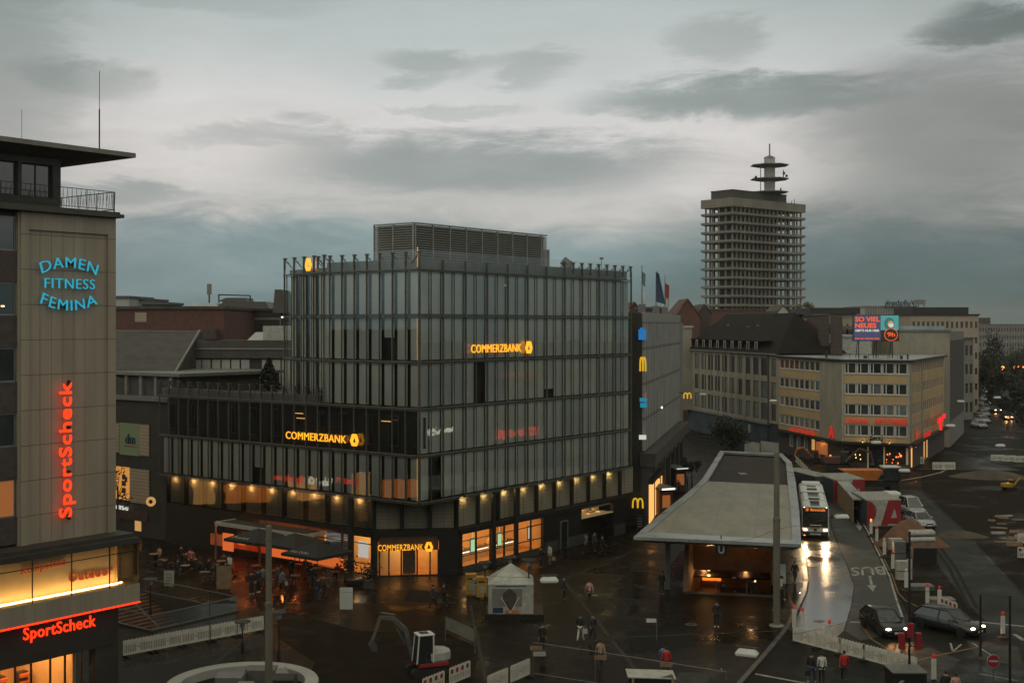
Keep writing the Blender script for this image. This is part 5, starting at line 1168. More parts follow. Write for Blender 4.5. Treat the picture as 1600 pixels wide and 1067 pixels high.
def trap(px0, px1, yb, yt, i0, i1, Y, dpt, m, nm, par):
    z0 = H - (yb - HY) / F * Y; z1 = H - (yt - HY) / F * Y; x = [(q - 800) / F * Y for q in (px0, px1, i0, i1)]
    mb = MB(); mb.loft([[Vector((x[0], Y, z0)), Vector((x[1], Y, z0)), Vector((x[1], Y + dpt, z0)), Vector((x[0], Y + dpt, z0))], [Vector((x[2], Y + 1, z1)), Vector((x[3], Y + 1, z1)), Vector((x[3], Y + dpt, z1)), Vector((x[2], Y + dpt, z1))]]); mb.build(nm, M[m], par)
trap(335, 424, 487, 471, 346, 412, 178, 12, 'dark_metal', 'roof_storey', mm); trap(288, 345, 484, 473, 300, 335, 182, 10, 'wet_metal_roof', 'roof_storey', mm); trap(340, 384, 471, 465, 350, 382, 183, 6, 'dark_metal', 'roof_storey', mm)
mb = MB(); 
for px, y in ((342, 460), (391, 462)): mb.tube(P(px, 473, 180), P(px, y, 180), .12, n=4)
mb.tube(P(342, 460.5, 180), P(391, 462, 180), .12, n=4); mb.build('roof_frame', M['dark_metal'], mm)
trap(426, 452, 489, 452, 427, 436, 165, 8, 'dark_wall', 'wedge_tower', mm)
an = thing('roof_antenna', 'slim box antenna on a mast above the dark roofs on the left', 'antenna', tuple(P(327, 475, 186))); mb = MB(); mb.tube(P(327, 480, 186), P(327, 455, 186), .12, n=5); mb.build('mast', M['dark_metal'], an); mb = MB(); p = P(327, 452, 186); mb.box(p.x - .3, p.x + .3, p.y - .2, p.y + .2, p.z - .8, p.z + .8); mb.build('aerial', M['concrete'], an)

# ---- concrete tower with mast
TC = P(1145, 508, 474).xy; dT1 = az(50); dT2 = -az(-40)
TR = Wall(TC, dT1, 45); TLo = Vector((*TC, 0)) - dT2 * 16; TL = Wall(TLo, dT2, 16)
tw_ = thing('concrete_tower', 'bare concrete high rise skeleton with open floors and a platform mast on top', 'tower', (TC.x, TC.y, 0))
ztop = H - (308.4 - HY) / F * 474; fl = 14.4 * 474 / F
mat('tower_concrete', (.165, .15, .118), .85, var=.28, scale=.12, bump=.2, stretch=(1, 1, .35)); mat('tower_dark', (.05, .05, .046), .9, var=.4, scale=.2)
def tpoly(o, e0, e1): return pts(TL.p(e0, 0, o), TL.p(16, 0, o), TR.p(0, 0, o), TR.p(45 - e1, 0, o), TR.p(45 - e1, 0, -16 - o), TL.p(e0, 0, -45 - o) if False else TR.p(45 - e1, 0, -16 - o) )[:5] + pts(TL.p(e0, 0, o) + dT1 * 0)
def rect(i0, a0, b1):  # inset, from left, to right, in the (u along TR, v along -TL normal) frame
    o = Vector((*TC, 0)); u = dT1; v = -dT2
    return pts(o + u * a0 + v * i0, o + u * b1 + v * i0, o + u * b1 + v * (16 - i0), o + u * a0 + v * (16 - i0))
zs_ = [ztop - (333.6 - 308.4) * 474 / F - k * fl for k in range(13)]
mb = MB(); mb.prism(rect(-.0, -.0, 45.0), ztop - 3.3, ztop); mb.build('parapet', M['tower_concrete'], tw_)
for z in zs_:
    mb = MB(); mb.prism(rect(0, 0, 45), z - .1, z + .72); mb.prism(rect(.4, .4, 44.6), z - .35, z - .16); mb.build('floor_slab', M['tower_concrete'], tw_)
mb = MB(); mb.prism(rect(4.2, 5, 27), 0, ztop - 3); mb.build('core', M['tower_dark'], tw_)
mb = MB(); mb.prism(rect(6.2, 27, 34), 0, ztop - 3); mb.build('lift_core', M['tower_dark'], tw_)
ou = Vector((*TC, 0)); cnt = 0
for k in range(18):
    for v in (1.4, 14.6):
        q = ou + dT1 * (1.4 + k * 2.48) - dT2 * v; mb = MB(); mb.prism([(q.x - .32, q.y - .32), (q.x + .32, q.y - .32), (q.x + .32, q.y + .32), (q.x - .32, q.y + .32)], 0, ztop - 3.3); mb.build('column', M['tower_concrete'], tw_)
for v in (4.7, 8.0, 11.3):
    for u in (1.4, 43.6):
        q = ou + dT1 * u - dT2 * v; mb = MB(); mb.prism([(q.x - .32, q.y - .32), (q.x + .32, q.y - .32), (q.x + .32, q.y + .32), (q.x - .32, q.y + .32)], 0, ztop - 3.3); mb.build('column', M['tower_concrete'], tw_)
mb = MB(); mb.prism(rect(2.6, 3, 36), ztop, ztop + 3.2); mb.build('plant_storey', M['concrete_dark'], tw_)
mb = MB(); mb.prism(rect(2.4, 2.8, 36.2), ztop + 3.2, ztop + 3.5); mb.build('plant_storey_roof', M['concrete_dark'], tw_)
mc = ou + dT1 * 21 - dT2 * 8; kx_ = mc.y / F
mc.x = (1202.5 - 800) * kx_
zz = lambda y: H - (y - HY) * kx_
mb = MB(); mb.box(mc.x - 1.8, mc.x + 1.8, mc.y - 1.8, mc.y + 1.8, ztop + 3, zz(247)); mb.build('mast_shaft', M['concrete_light'], tw_)
for y, r in ((259, 7.6), (280.5, 7.6), (301, 7.4)):
    mb = MB(); z = zz(y); s4 = lambda r, z: [Vector((mc.x + r * math.cos(math.pi * (k / 4 + .125)) , mc.y + r * math.sin(math.pi * (k / 4 + .125)), z)) for k in range(8)]
    mb.loft([s4(2.4, z - .9), s4(r, z - .1), s4(r, z + .2), s4(r - .5, z + .22)]); mb.build('mast_platform', M['concrete'], tw_)
mb = MB(); mb.lathe((mc.x, mc.y, 0), [(2.4, zz(247)), (1.6, zz(245)), (.3, zz(243)), (.28, zz(226)), (.05, zz(224))], 8); mb.build('mast_antenna', M['grey_metal'], tw_)
for px, y0, y1, r in ((1188.5, 301, 257, .16), (1224, 279, 266, .2), (1220, 300, 294, .3), (1116, 312, 303, .12), (1241, 320, 311, .12), (1237, 320, 314, .12), (1117, 303, 302, .3)):
    mb = MB(); mb.tube(P(px, y0, mc.y - 5), P(px, y1, mc.y - 5), r, n=5); mb.build('aerial', M['dark_metal'], tw_)
for px, y in ((1181, 277), (1229, 275), (1225, 271)):
    mb = MB(); mb.ball(P(px, y, mc.y - 5), .55, .55, .55, 7, 5); mb.build('dish', M['dark_metal'], tw_)

# ---- behind the pharmacy
g1, W, z_ = block('warehouse_block', 'windowless beige stone block with green roof edge behind the pharmacy', 'building', 1395, 1484, 205, 518, 'stone_beige', d=(1, -.03), depth=30, rm='copper_green')
g1b = MB(); g1b.prism([(W.p(-2).x, W.p(-2).y + .8), (W.p(W.L - .5).x, W.p(0).y + .8), (W.p(W.L - .5).x, W.p(0).y + 26), (W.p(-2).x, W.p(0).y + 26)], z_ + .35, z_ + .9); g1b.build('upper_roof', M['wet_metal_roof'], g1)
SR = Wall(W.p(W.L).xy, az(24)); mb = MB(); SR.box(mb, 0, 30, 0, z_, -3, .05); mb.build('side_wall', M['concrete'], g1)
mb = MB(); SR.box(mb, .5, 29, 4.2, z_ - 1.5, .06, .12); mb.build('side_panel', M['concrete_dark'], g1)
g2, W, z_ = block('street_block', 'grey street block beyond the beige windowless block', 'building', 1500, 1521, 262, 530, 'concrete', 4, 3, d=(.75, .66), depth=10, wr=(.6, .6))
g3, W, z_ = block('office_building', 'tall beige office block with square windows under a dark flat roof, right of the billboard', 'office building', 1424, 1529, 285, 493, 'cream_wall', 6, 14, d=(1, .02), depth=20, wr=(.5, .5), rm='dark_metal')
mb = MB(); W.box(mb, W.t(1428), W.t(1516), z_ + .3, z_ + 1.9, -14, -1); mb.build('attic', M['dark_metal'], g3)
g4, W, z_ = block('office_building', 'cream office block with dark attic left of the billboard', 'office building', 1292, 1338, 232, 491, 'cream_wall', 4, 5, d=(1, .0), depth=16, wr=(.35, .5), rm='dark_metal')
mb = MB(); W.box(mb, -3.4, W.L + .5, z_, z_ + 1.2, -15, .8); mb.build('attic', M['dark_metal'], g4)
g5, W, z_ = block('chimney_block', 'dark brick block between the hip roof and the cream office', 'building', 1278, 1293, 226, 493, 'brick_dark', d=(1, 0), depth=10)
g6, W, z_ = block('shop_building', 'cream building with a turquoise sign behind the hip roof', 'shop building', 1262, 1282, 240, 492.5, 'cream_wall', d=(1, 0), depth=10); mb = MB(); W.box(mb, W.t(1266), W.L, z_ - 1.6, z_ - .7, .02, .2); mb.build('sign', M['cyan_sign'], g6)
g7, W, z_ = block('white_hall', 'low white curved roof hall directly behind the pharmacy roof', 'building', 1294, 1362, 200, 527, 'dirty_white', d=(1, 0), depth=14, z0=10, rm='wet_metal_roof')
g8, W, z_ = block('office_building', 'pale ribbed high building carrying the large rooftop letters', 'office building', 1352, 1432, 330, 480, 'concrete_light', 0, 0, d=(1, 0), depth=20, rm='concrete')
mb = MB()
for k in range(20): W.box(mb, k * W.L / 20, k * W.L / 20 + .25, z_ - 4, z_ - .1, .02, .25)
mb.build('rib', M['concrete'], g8)
p0 = P(1431, 478, 329); p1 = P(1382, 478, 329)
mb = MB(); put_text(mb, 'Volksbank', p1 + Vector((0, 0, .1)), (1, 0, 0), (0, 0, 1), p0.x - p1.x, 1.45, .1, bold=.03, mirror=True); mb.build('rooftop_lettering', M['blue_paint'], g8)
mb = MB(); a = P(1432, 479, 329); b = P(1446, 468.5, 329); mb.box(a.x, b.x, a.y, a.y + .3, a.z + .5, b.z); mb.build('rooftop_sign_panel', M['concrete'], g8)
mb = MB()
for px in (1384, 1395, 1407, 1419, 1430, 1435, 1444): mb.tube(P(px, 482, 329.6), P(px, 474, 329.6), .1, n=4)
mb.build('sign_support', M['dark_metal'], g8)
g9, W, z_ = block('apartment_block', 'long white apartment slab with small windows at the far right', 'apartment block', 1530, 1640, 520, 507.5, 'concrete', 6, 26, d=(1, -.05), depth=15, wr=(.45, .6), rm='concrete')
mb = MB(); W.box(mb, W.t(1532), W.t(1550), z_, z_ + 3, -10, -2); mb.build('lift_house', M['concrete_dark'], g9)
block('skyline_building', 'low dark building under the apartment slab on the far right', 'building', 1545, 1660, 460, 556, 'dark_wall', d=(1, 0), depth=10)
g10, W, z_ = block('skyline_building', 'distant low brown roofs at the foot of the concrete tower', 'building', 1098, 1262, 330, 484.5, 'brick_red', d=(1, 0), depth=20, rm='brick_dark')
# gabled red houses
def gable(label, px0, px1, pxa, ye, ya, Y, m, dpt=14, gm='dirty_white', flip=False):
    g = thing('gable_house', label, 'house', tuple(P((px0 + px1) / 2, 508, Y))); x0, x1, xa = [(q - 800) / F * Y for q in (px0, px1, pxa)]; ze_, za = [H - (q - HY) / F * Y for q in (ye, ya)]
    mb = MB(); mb.box(x0, x1, Y + .2, Y + dpt, 0, ze_); mb.face([(x0, Y + .2, ze_), (x1, Y + .2, ze_), (xa, Y + .2, za)]); mb.build('wall', M[gm], g)
    mb = MB(); mb.para((x0 - .3, Y, ze_ - .15), (xa - x0 + .3, 0, za - ze_ + .15), (0, dpt, 0), (0, 0, .3)); mb.para((x1 + .3, Y, ze_ - .15), (xa - x1 - .3, 0, za - ze_ + .15), (0, dpt, 0), (0, 0, .3)); mb.build('roof', M[m], g); return g
gable('red brown steep roofed house behind the right end of the annex', 1052, 1094, 1075, 496, 468.5, 255, 'brick_red', gm='brick_red')
gable('small dark steep roofed house right of the red brown one', 1092, 1112, 1101, 490, 477, 262, 'brick_dark', gm='brick_dark')
gable('small white gable rising behind the dark hip roof', 1216, 1232, 1224, 487, 478, 300, 'brick_dark')
gable('red roofed house right of the dark hip roof', 1248, 1284, 1262, 520, 500, 218, 'brick_red', gm='brick_red')
gable('red brown roofs just right of the bank tower', 982, 1000, 992, 487, 474, 200, 'brick_red', gm='brick_red')
block('roof_pavilion', 'grey rooftop storey behind the flag poles', 'building', 1002, 1036, 190, 483, 'concrete_dark', depth=8)
# billboard
bb = thing('billboard', 'lit rooftop billboard with orange and white words and a masked cyclist picture', 'billboard', tuple(P(1369, 540, 181)))
BW = Wall(P(1333, 508, 181).xy, (1, -.06)); b1 = BW.t(1405); zb0, zb1 = BW.z(1370, 533), BW.z(1370, 492); s_ = BW.t(1376)
mb = MB(); BW.box(mb, 0, b1, zb0, zb1, -.5, 0); mb.build('frame', M['dark_metal'], bb)
mb = MB(); BW.box(mb, .08, s_, zb0 + .08, zb1 - .08, .01, .03); mb.build('screen', M['screen_blue'], bb)
mb = MB(); BW.box(mb, s_, b1 - .08, zb0 + (zb1 - zb0) * .42, zb1 - .08, .01, .03); mb.build('picture_sky', M['screen_teal'], bb)
mb = MB(); BW.box(mb, s_, b1 - .08, zb0 + .08, zb0 + (zb1 - zb0) * .42, .01, .03); mb.build('picture_ground', M['interior_dark'], bb)
for s__, f0, f1, y0, h, m in (('SO VIEL', .07, .97, .74, .19, 'screen_orange'), ('NEUES', .07, .84, .50, .19, 'screen_orange'), ("GIBT'S NUR HIER", .07, .95, .36, .09, 'screen_white'), ('MO.-SA. 9.30-20 UHR', .07, .95, .07, .055, 'screen_orange')):
    put(BW, s__, s_ * f0, s_ * f1, zb0 + (zb1 - zb0) * y0, (zb1 - zb0) * h, .03, m, bb, bold=.03)
def dsk(t, z, rx, rz_, m, o, nm):
    mb = MB(); mb.face([BW.p(t + rx * math.cos(a), z + rz_ * math.sin(a), o) for a in [k * 2 * math.pi / 16 for k in range(16)]]); mb.build(nm, M[m], bb)
glow('pic_green', (.05, .16, .13), .7); glow('pic_skin', (.5, .32, .22), .7)
tc_ = s_ + (b1 - s_) * .5; hh = zb1 - zb0
dsk(tc_ - .1, zb0 + hh * .66, .75, hh * .24, 'pic_green', .05, 'picture_helmet'); dsk(tc_ + .1, zb0 + hh * .66, .45, hh * .12, 'pic_skin', .06, 'picture_face'); dsk(tc_ + .15, zb0 + hh * .6, .38, hh * .08, 'screen_white', .065, 'picture_mask')
dsk(tc_ + .15, zb0 + hh * .25, .98, hh * .245, 'screen_orange', .05, 'picture_ring'); dsk(tc_ + .15, zb0 + hh * .25, .88, hh * .22, 'interior_dark', .055, 'picture_ring_inner')
put(BW, '9h', tc_ - .4, tc_ + .7, zb0 + hh * .17, hh * .17, .06, 'screen_orange', bb, bold=.02)
mb = MB()
for t in (.8, 3.3, 5.6): BW.box(mb, t, t + .12, zr, zb0, -.4, -.2); mb.tube(BW.p(t, zr, -2), BW.p(t, zb0 + 1, -.4), .06, n=4)
mb.build('support', M['dark_metal'], bb)
# mirrored street lettering of other shops is seen in the bank's glass: these signs hang across the square, behind the viewer
# ================================================================ people
def skin_mesh(vs, es, rad, root=0, sub=1):
    me = bpy.data.meshes.new('sk'); me.from_pydata(vs, es, []); o = bpy.data.objects.new('sk', me); COL.objects.link(o)
    m = o.modifiers.new('s', 'SKIN'); m.use_smooth_shade = True
    for i, r in enumerate(rad): me.skin_vertices[0].data[i].radius = (r, r) if not isinstance(r, tuple) else r
    me.skin_vertices[0].data[root].use_root = True
    s = o.modifiers.new('u', 'SUBSURF'); s.levels = sub; s.render_levels = sub
    dg = bpy.context.evaluated_depsgraph_get(); out = bpy.data.meshes.new_from_object(o.evaluated_get(dg)); bpy.data.objects.remove(o); return out
def pose(kind):
    """joints (facing -Y), height about 1.75 m"""
    J = dict(pel=(0, 0, .95), sp=(0, .01, 1.16), ch=(0, .01, 1.38), nk=(0, 0, 1.50), hd=(0, -.02, 1.60), tp=(0, -.01, 1.72))
    leg = dict(stand=((.0, .0), (.0, .0)), walk=((-.26, -.36), (.16, .42)), walk2=((.12, .36), (-.22, -.28)), sit=None)[kind if kind in ('walk', 'walk2', 'sit') else 'stand']
    arm = dict(stand=((0, -.02), (0, -.02)), walk=((.10, .14), (-.10, -.24)), walk2=((-.12, -.26), (.1, .12)), sit=((-.06, -.3), (-.06, -.3)))[kind if kind in ('walk', 'walk2', 'sit') else 'stand']
    for s, n, i in ((-1, 'l', 0), (1, 'r', 1)):
        a0, a1 = arm[i]
        J['s' + n] = (s * .175, .0, 1.42); J['e' + n] = (s * .235, a0 * .7 + .02, 1.14); J['w' + n] = (s * .245, a1 * .8, .90 + abs(a1) * .18); J['h' + n] = (s * .25, a1 - .02, .83 + abs(a1) * .25)
        if kind == 'phone' and s == 1: J['er'] = (.24, -.02, 1.15); J['wr'] = (.15, -.25, 1.22); J['hr'] = (.1, -.31, 1.27)
        if kind == 'sit': J['p' + n] = (s * .09, 0, .9); J['k' + n] = (s * .12, -.42, .93); J['a' + n] = (s * .12, -.42, .5); J['t' + n] = (s * .13, -.58, .45); continue
        k, f = leg[i]; J['p' + n] = (s * .09, 0, .90); J['k' + n] = (s * .10, k * .55 - .02, .50); fz = .08 + (.12 if kind in ('walk', 'walk2') and f > .3 else 0); J['a' + n] = (s * .105, f * .8 + (.0), fz); J['t' + n] = (s * .12, f * .8 - .15, fz - .045)
    if kind == 'sit': J = {k: (v[0], v[1], v[2] - .42) for k, v in J.items()}
    return J
PM = {}
def parts_for(kind):
    if kind in PM: return PM[kind]
    J = pose(kind); K = list(J); ix = {k: i for i, k in enumerate(K)}
    R1 = dict(pel=(.13, .10), sp=(.115, .085), ch=(.15, .1), nk=.055, hd=(.078, .095), tp=(.06, .07), sl=.06, el=.042, wl=.03, hl=.03, pl=.085, kl=.058, al=.04, tl=.035)
    for a in ('s', 'e', 'w', 'h', 'p', 'k', 'a', 't'): R1[a + 'r'] = R1[a + 'l']
    E = [('pel', 'sp'), ('sp', 'ch'), ('ch', 'nk'), ('nk', 'hd'), ('hd', 'tp')]
    for n in 'lr': E += [('ch', 's' + n), ('s' + n, 'e' + n), ('e' + n, 'w' + n), ('w' + n, 'h' + n), ('pel', 'p' + n), ('p' + n, 'k' + n), ('k' + n, 'a' + n), ('a' + n, 't' + n)]
    vs = [J[k] for k in K]; rad = [R1[k] for k in K]; es = [(ix[a], ix[b]) for a, b in E]
    for n, s in (('l', -1), ('r', 1)):      # four fingers and a thumb on each hand
        h = Vector(J['h' + n]); w = Vector(J['w' + n]); d = (h - w).normalized()
        for q, ln in ((-.027, .05), (-.009, .062), (.009, .058), (.027, .045)):
            b = len(vs); vs += [tuple(h + Vector((0, q, 0)) + d * .03), tuple(h + Vector((-s * .012, q, 0)) + d * (.03 + ln))]; rad += [.009, .007]; es += [(ix['h' + n], b), (b, b + 1)]
        b = len(vs); vs += [tuple(h + Vector((0, -.05, .02)) + d * .02)]; rad += [.01]; es += [(ix['h' + n], b)]
    body = skin_mesh(vs, es, rad)
    # face: nose, brow, ears joined on
    mb = MB(); hd = Vector(J['hd']); mb.ball(hd + Vector((0, -.105, .0)), .014, .02, .022, 6, 4)
    for s in (-1, 1): mb.ball(hd + Vector((s * .078, 0, .0)), .012, .02, .03, 5, 4)
    mb.mi = 1
    for s in (-1, 1): mb.ball(hd + Vector((s * .032, -.09, .025)), .012, .008, .008, 5, 4)
    mb.ball(hd + Vector((0, -.088, -.045)), .025, .008, .006, 5, 4)
    import bmesh
    bm = bmesh.new(); bm.from_mesh(body); base_n = len(bm.faces); tmp = bpy.data.meshes.new('t'); tmp.from_pydata(mb.v, [], mb.f); bm.from_mesh(tmp); bm.faces.ensure_lookup_table()
    for i, f in enumerate(bm.faces):
        f.smooth = True
        if i >= base_n and mb.m[i - base_n]: f.material_index = 1
    bm.to_mesh(body); bm.free()
    def sub(keys, rad_, ed):
        kk = list(keys); return skin_mesh([keys[k] for k in kk], [(kk.index(a), kk.index(b)) for a, b in ed], [rad_[k] for k in kk])
    tk = {k: J[k] for k in ('pel', 'sp', 'ch')}; tr = dict(pel=(.165, .13), sp=(.15, .115), ch=(.185, .13)); te = [('pel', 'sp'), ('sp', 'ch')]
    tk['hem'] = (J['pel'][0], J['pel'][1], J['pel'][2] - .07); tr['hem'] = (.16, .125); te = [('hem', 'pel')] + te
    tk['col'] = tuple((Vector(J['ch']) + Vector(J['nk'])) / 2 + Vector((0, 0, .02))); tr['col'] = (.08, .07); te += [('ch', 'col')]
    for n in 'lr':
        for a in 'sew': tk[a + n] = J[a + n]
        tr['s' + n] = .082; tr['e' + n] = .062; tr['w' + n] = .048; te += [('ch', 's' + n), ('s' + n, 'e' + n), ('e' + n, 'w' + n)]
    jacket = sub(tk, tr, te)
    lk = dict(pel=J['pel']); lr_ = dict(pel=(.15, .115)); le = []
    for n in 'lr':
        for a in 'pka': lk[a + n] = J[a + n]
        lr_['p' + n] = .10; lr_['k' + n] = .075; lr_['a' + n] = .06; le += [('pel', 'p' + n), ('p' + n, 'k' + n), ('k' + n, 'a' + n)]
    trousers = sub(lk, lr_, le)
    sh_ = MB()
    for n in 'lr':
        a, t = Vector(J['a' + n]), Vector(J['t' + n]); sh_.ball((a + t) / 2 + Vector((0, 0, -.02)), .048, .135, .05, 8, 6)
    shoes = bpy.data.meshes.new('shoes'); shoes.from_pydata(sh_.v, [], sh_.f)
    hm = MB(); hm.ball(hd + Vector((0, .025, .05)), .092, .105, .095, 10, 7); hair = bpy.data.meshes.new('hair'); hair.from_pydata(hm.v, [], hm.f)
    for m in (jacket, trousers, shoes, hair): m.polygons.foreach_set('use_smooth', [True] * len(m.polygons))
    PM[kind] = (body, jacket, trousers, shoes, hair); return PM[kind]
CL = {}
def cloth(c):
    k = tuple(c)
    if k not in CL: CL[k] = mat('cloth', c, .85, var=.25, scale=6)
    return CL[k]
BLK, NVY, GRY, WHT, JEAN, TAN, PINK, REDC, BRN = (.012, .012, .013), (.015, .02, .035), (.10, .10, .10), (.45, .45, .43), (.04, .055, .08), (.30, .19, .10), (.40, .20, .19), (.35, .02, .015), (.07, .04, .025)
def person(px, py, label, kind='stand', face=0, jac=BLK, tro=BLK, sho=BLK, hai=(.02, .014, .01), h=1.0, z=0, at=None, group=None):
    p = at if at is not None else G(px, py, z); o = thing('person', label, 'person', tuple(p), group); o.rotation_euler = (0, 0, R(face)); o.scale = (h, h, h)
    for me, nm, ms in zip(parts_for(kind), ('body', 'jacket', 'trousers', 'shoes', 'hair'), ([M['skin'], M['hair']], [cloth(jac)], [cloth(tro)], [cloth(sho)], [cloth(hai)])):
        if not me.materials:
            for m in ms: me.materials.append(m)
        c = bpy.data.objects.new(nm, me); COL.objects.link(c); c.parent = o
        for i, m in enumerate(ms): c.material_slots[i].link = 'OBJECT'; c.material_slots[i].material = m
    return o
person(845, 887, 'person in a black coat and pale cap by the right end of the bank window', 'phone', 60, h=1.02)
person(859, 882, 'person in a white jacket facing the person in the black coat', 'stand', -60, jac=WHT, tro=GRY, h=1.0)
person(915.5, 864, 'person in a pale top and dark trousers by the dark bank wall', 'walk', -60, jac=GRY, tro=BLK)
person(929, 861, 'person in dark grey standing between two others on the far pavement', 'stand', 40, jac=(.03, .03, .03))
person(941, 867, 'person in a black long coat right of the lit wall slot', 'walk2', 100)
person(677, 951, 'left person of the dark walking pair below the bank entrance', 'walk', 120, jac=(.02, .02, .022))
person(693, 948, 'right person of the dark walking pair below the bank entrance', 'walk2', 100, jac=(.022, .02, .018))
person(921, 943, 'person in a pale pink jacket walking across the wet square', 'walk', 200, jac=PINK)
person(907, 1001, 'person in a black jacket and white skirt in the middle of the square', 'walk', 160, tro=WHT, sho=WHT)
person(926, 1001, 'person in black beside the one with the white skirt', 'walk2', 20, jac=NVY)
person(938, 1045, 'person carrying a tan bag behind the mesh fence', 'walk', 190, jac=TAN)
person(881, 937, 'person in dark clothes standing near the hanging lamp', 'stand', 70, jac=NVY)
person(847, 1017, 'person in black standing behind the white barrier panels', 'stand', 30)
person(1036, 1046, 'child in a blue jacket left of the woman in red', 'stand', 170, jac=(.02, .14, .28), h=.82)
person(1041, 1057, 'person in a red coat near the dark fence box', 'stand', 180, jac=REDC)
person(1120, 979, 'person in black with white shoes standing in front of the stair hall', 'stand', -20, sho=WHT)
person(1242, 911, 'dark silhouette walking on the platform edge beside the bus lane', 'walk', 10)
person(1220, 936, 'person in a white top half hidden by the right mast', 'walk2', 30, jac=WHT, sho=WHT)
person(1034, 928, 'person in dark clothes beside the left canopy column', 'stand', -30, sho=GRY)
person(1268, 1067, 'person in a black jacket and blue jeans leftmost of the three at the crossing', 'walk', 150, tro=JEAN, sho=WHT)
person(1284, 1067, 'person in a white hooded jacket in the middle of the three at the crossing', 'stand', 180, jac=WHT)
person(1319, 1064, 'person with a red backpack and dark jacket right of the pair at the crossing', 'walk2', 170, jac=REDC)
person(1493, 1102, 'person in a pink top at the bottom edge under the right car', 'stand', 180, jac=PINK)
person(1478, 1098, 'dark hooded person at the bottom edge next to the beacon', 'stand', 150)
for px, py, f, jc, k, lb in ((1028, 803, 200, BLK, 'stand', 'left dark silhouette in front of the lit shopfront by the passage'), (1037, 801, 150, BLK, 'walk', 'right dark silhouette in front of the lit shopfront by the passage'), (1060, 772, 180, BRN, 'stand', 'person in brown waiting beside the second kiosk'), (1072, 762, 160, GRY, 'walk', 'person in grey walking up the passage behind the kiosks'), (1052, 784, 20, BLK, 'walk2', 'person in black just beyond the canopy edge in the passage')):
    person(px, py, lb, k, f, jac=jc)
for u, v, f, lb in ((2.6, 3.4, 190, 'person going down the left flight of the lit station stairs'), (4.9, 3.0, 10, 'person standing on the escalator of the lit station stairs'), (3.4, 5.0, 180, 'person deepest down the lit station stairs')):
    person(0, 0, lb, 'stand', f, at=U(u, v, -.16 * (v - .3) / .33 - .05) if u < 4.4 else U(u, v, -3 * (v - .3) / 7.2))
cafe_people = [(359, 900, 'walk', 150, WHT, 'person in a white top passing the left end of the cafe'), (393, 928, 'stand', 20, BLK, 'tall person in black with white shoes right of the brown board'), (403, 925, 'stand', 60, NVY, 'person in navy next to the tall one in black with white shoes'), (411, 920, 'stand', 180, GRY, 'person in a pale grey coat half hidden by the left mast'), (434, 918, 'walk', 150, BRN, 'person in brown walking right of the left mast'), (441, 926, 'walk2', 30, GRY, 'person with a pale bag walking right of the left mast'), (455, 908, 'stand', 200, BLK, 'person in black near the tables right of the left mast'), (487, 920, 'walk', 190, BLK, 'person in black with a dark bag in front of the umbrella'), (497, 938, 'stand', 140, NVY, 'person in jeans and navy below the lettered umbrella'), (505, 934, 'walk2', 120, BRN, 'person in brown shorts jacket below the lettered umbrella'), (340, 912, 'stand', 20, BLK, 'person in black behind the far corner of the stairwell'), (326, 905, 'walk', 80, BLK, 'person in black left of the stairwell cafe tables'), (299, 890, 'stand', 0, (.3, .12, .1), 'person in a reddish top far left of the cafe'), (283, 884, 'walk', 40, BLK, 'dark person at the mouth of the lane left of the cafe'), (258, 905, 'stand', 80, BLK, 'dark person next to the standing price board')]
for px, py, k, f, jc, lb in cafe_people: person(px, py, lb, k, f, jac=jc, tro=JEAN if 'jeans' in lb else BLK, sho=WHT if 'white shoes' in lb else BLK)
person(20, 1120, 'person in an orange lit jacket just inside the sports shop', 'stand', 200, jac=TAN, at=SW.p(SW.t(14, 0), .1, -.6))

# ================================================================ street furniture
def copyset(src, places, labels, group, sc=None):
    for i, ((p, rz), lb) in enumerate(zip(places, labels)):
        if i == 0: src.location = p; src.rotation_euler = (0, 0, rz); src['label'] = lb; src['group'] = group
        else: dup(src, p, rz, lb, group)
def fence_panel(redw=False):
    t = thing('barrier_panel', 'x', 'barrier'); W = Wall((0, 0), (1, 0)); mb = MB()
    if not redw: W.grid(mb, 0, 2.0, .12, 1.0, [(.10 + k * .115, .15 + k * .115) for k in range(7)] + [(1.12 + k * .115, 1.17 + k * .115) for k in range(7)], [(.25, .72)], -.02, .02)
    else: W.grid(mb, 0, 2.0, .12, 1.0, [(.08 + k * .155, .17 + k * .155) for k in range(12)], [(.2, .55)], -.02, .02)
    for k in range(8): mb.box(.1 + k * .24, .16 + k * .24, -.02, .02, 1.0, 1.05)
    mb.build('board', M['barrier_white'], t)
    if redw:
        for k in range(4): mb = MB(); mb.box(.1 + k * .5, .33 + k * .5, -.03, .03, .68, .92); mb.build('red_stripe', M['red_paint'], t)
    else: mb = MB(); mb.box(.92, 1.08, -.025, .025, .5, .54); mb.build('reflector', M['dark_metal'], t)
    for x in (.2, 1.8): mb = MB(); mb.box(x - .06, x + .06, -.35, .35, 0, .1); mb.build('foot', M['rubber'], t)
    return t
def row(a, b, n):
    a, b = Vector(a), Vector(b); d = b - a; ang = math.atan2(d.y, d.x); return [(a + d * i / n, ang) for i in range(n)], d.length / n
pA, st_len = row(G(192, 1027), G(410, 986), 5)
fp = fence_panel(); copyset(fp, pA, ['%s white slotted barrier panel in the row in front of the stairwell' % s for s in ('leftmost', 'second from left', 'middle', 'second from right', 'rightmost')], 'white barrier panels in front of the stairwell')
fr_ = fence_panel(True); pB, _ = row(G(660, 1090), G(742, 1056), 2); copyset(fr_, pB, ['red striped barrier panel nearest the bottom edge below the excavator', 'red striped barrier panel right of the excavator'], 'red and white barrier panels by the excavator')
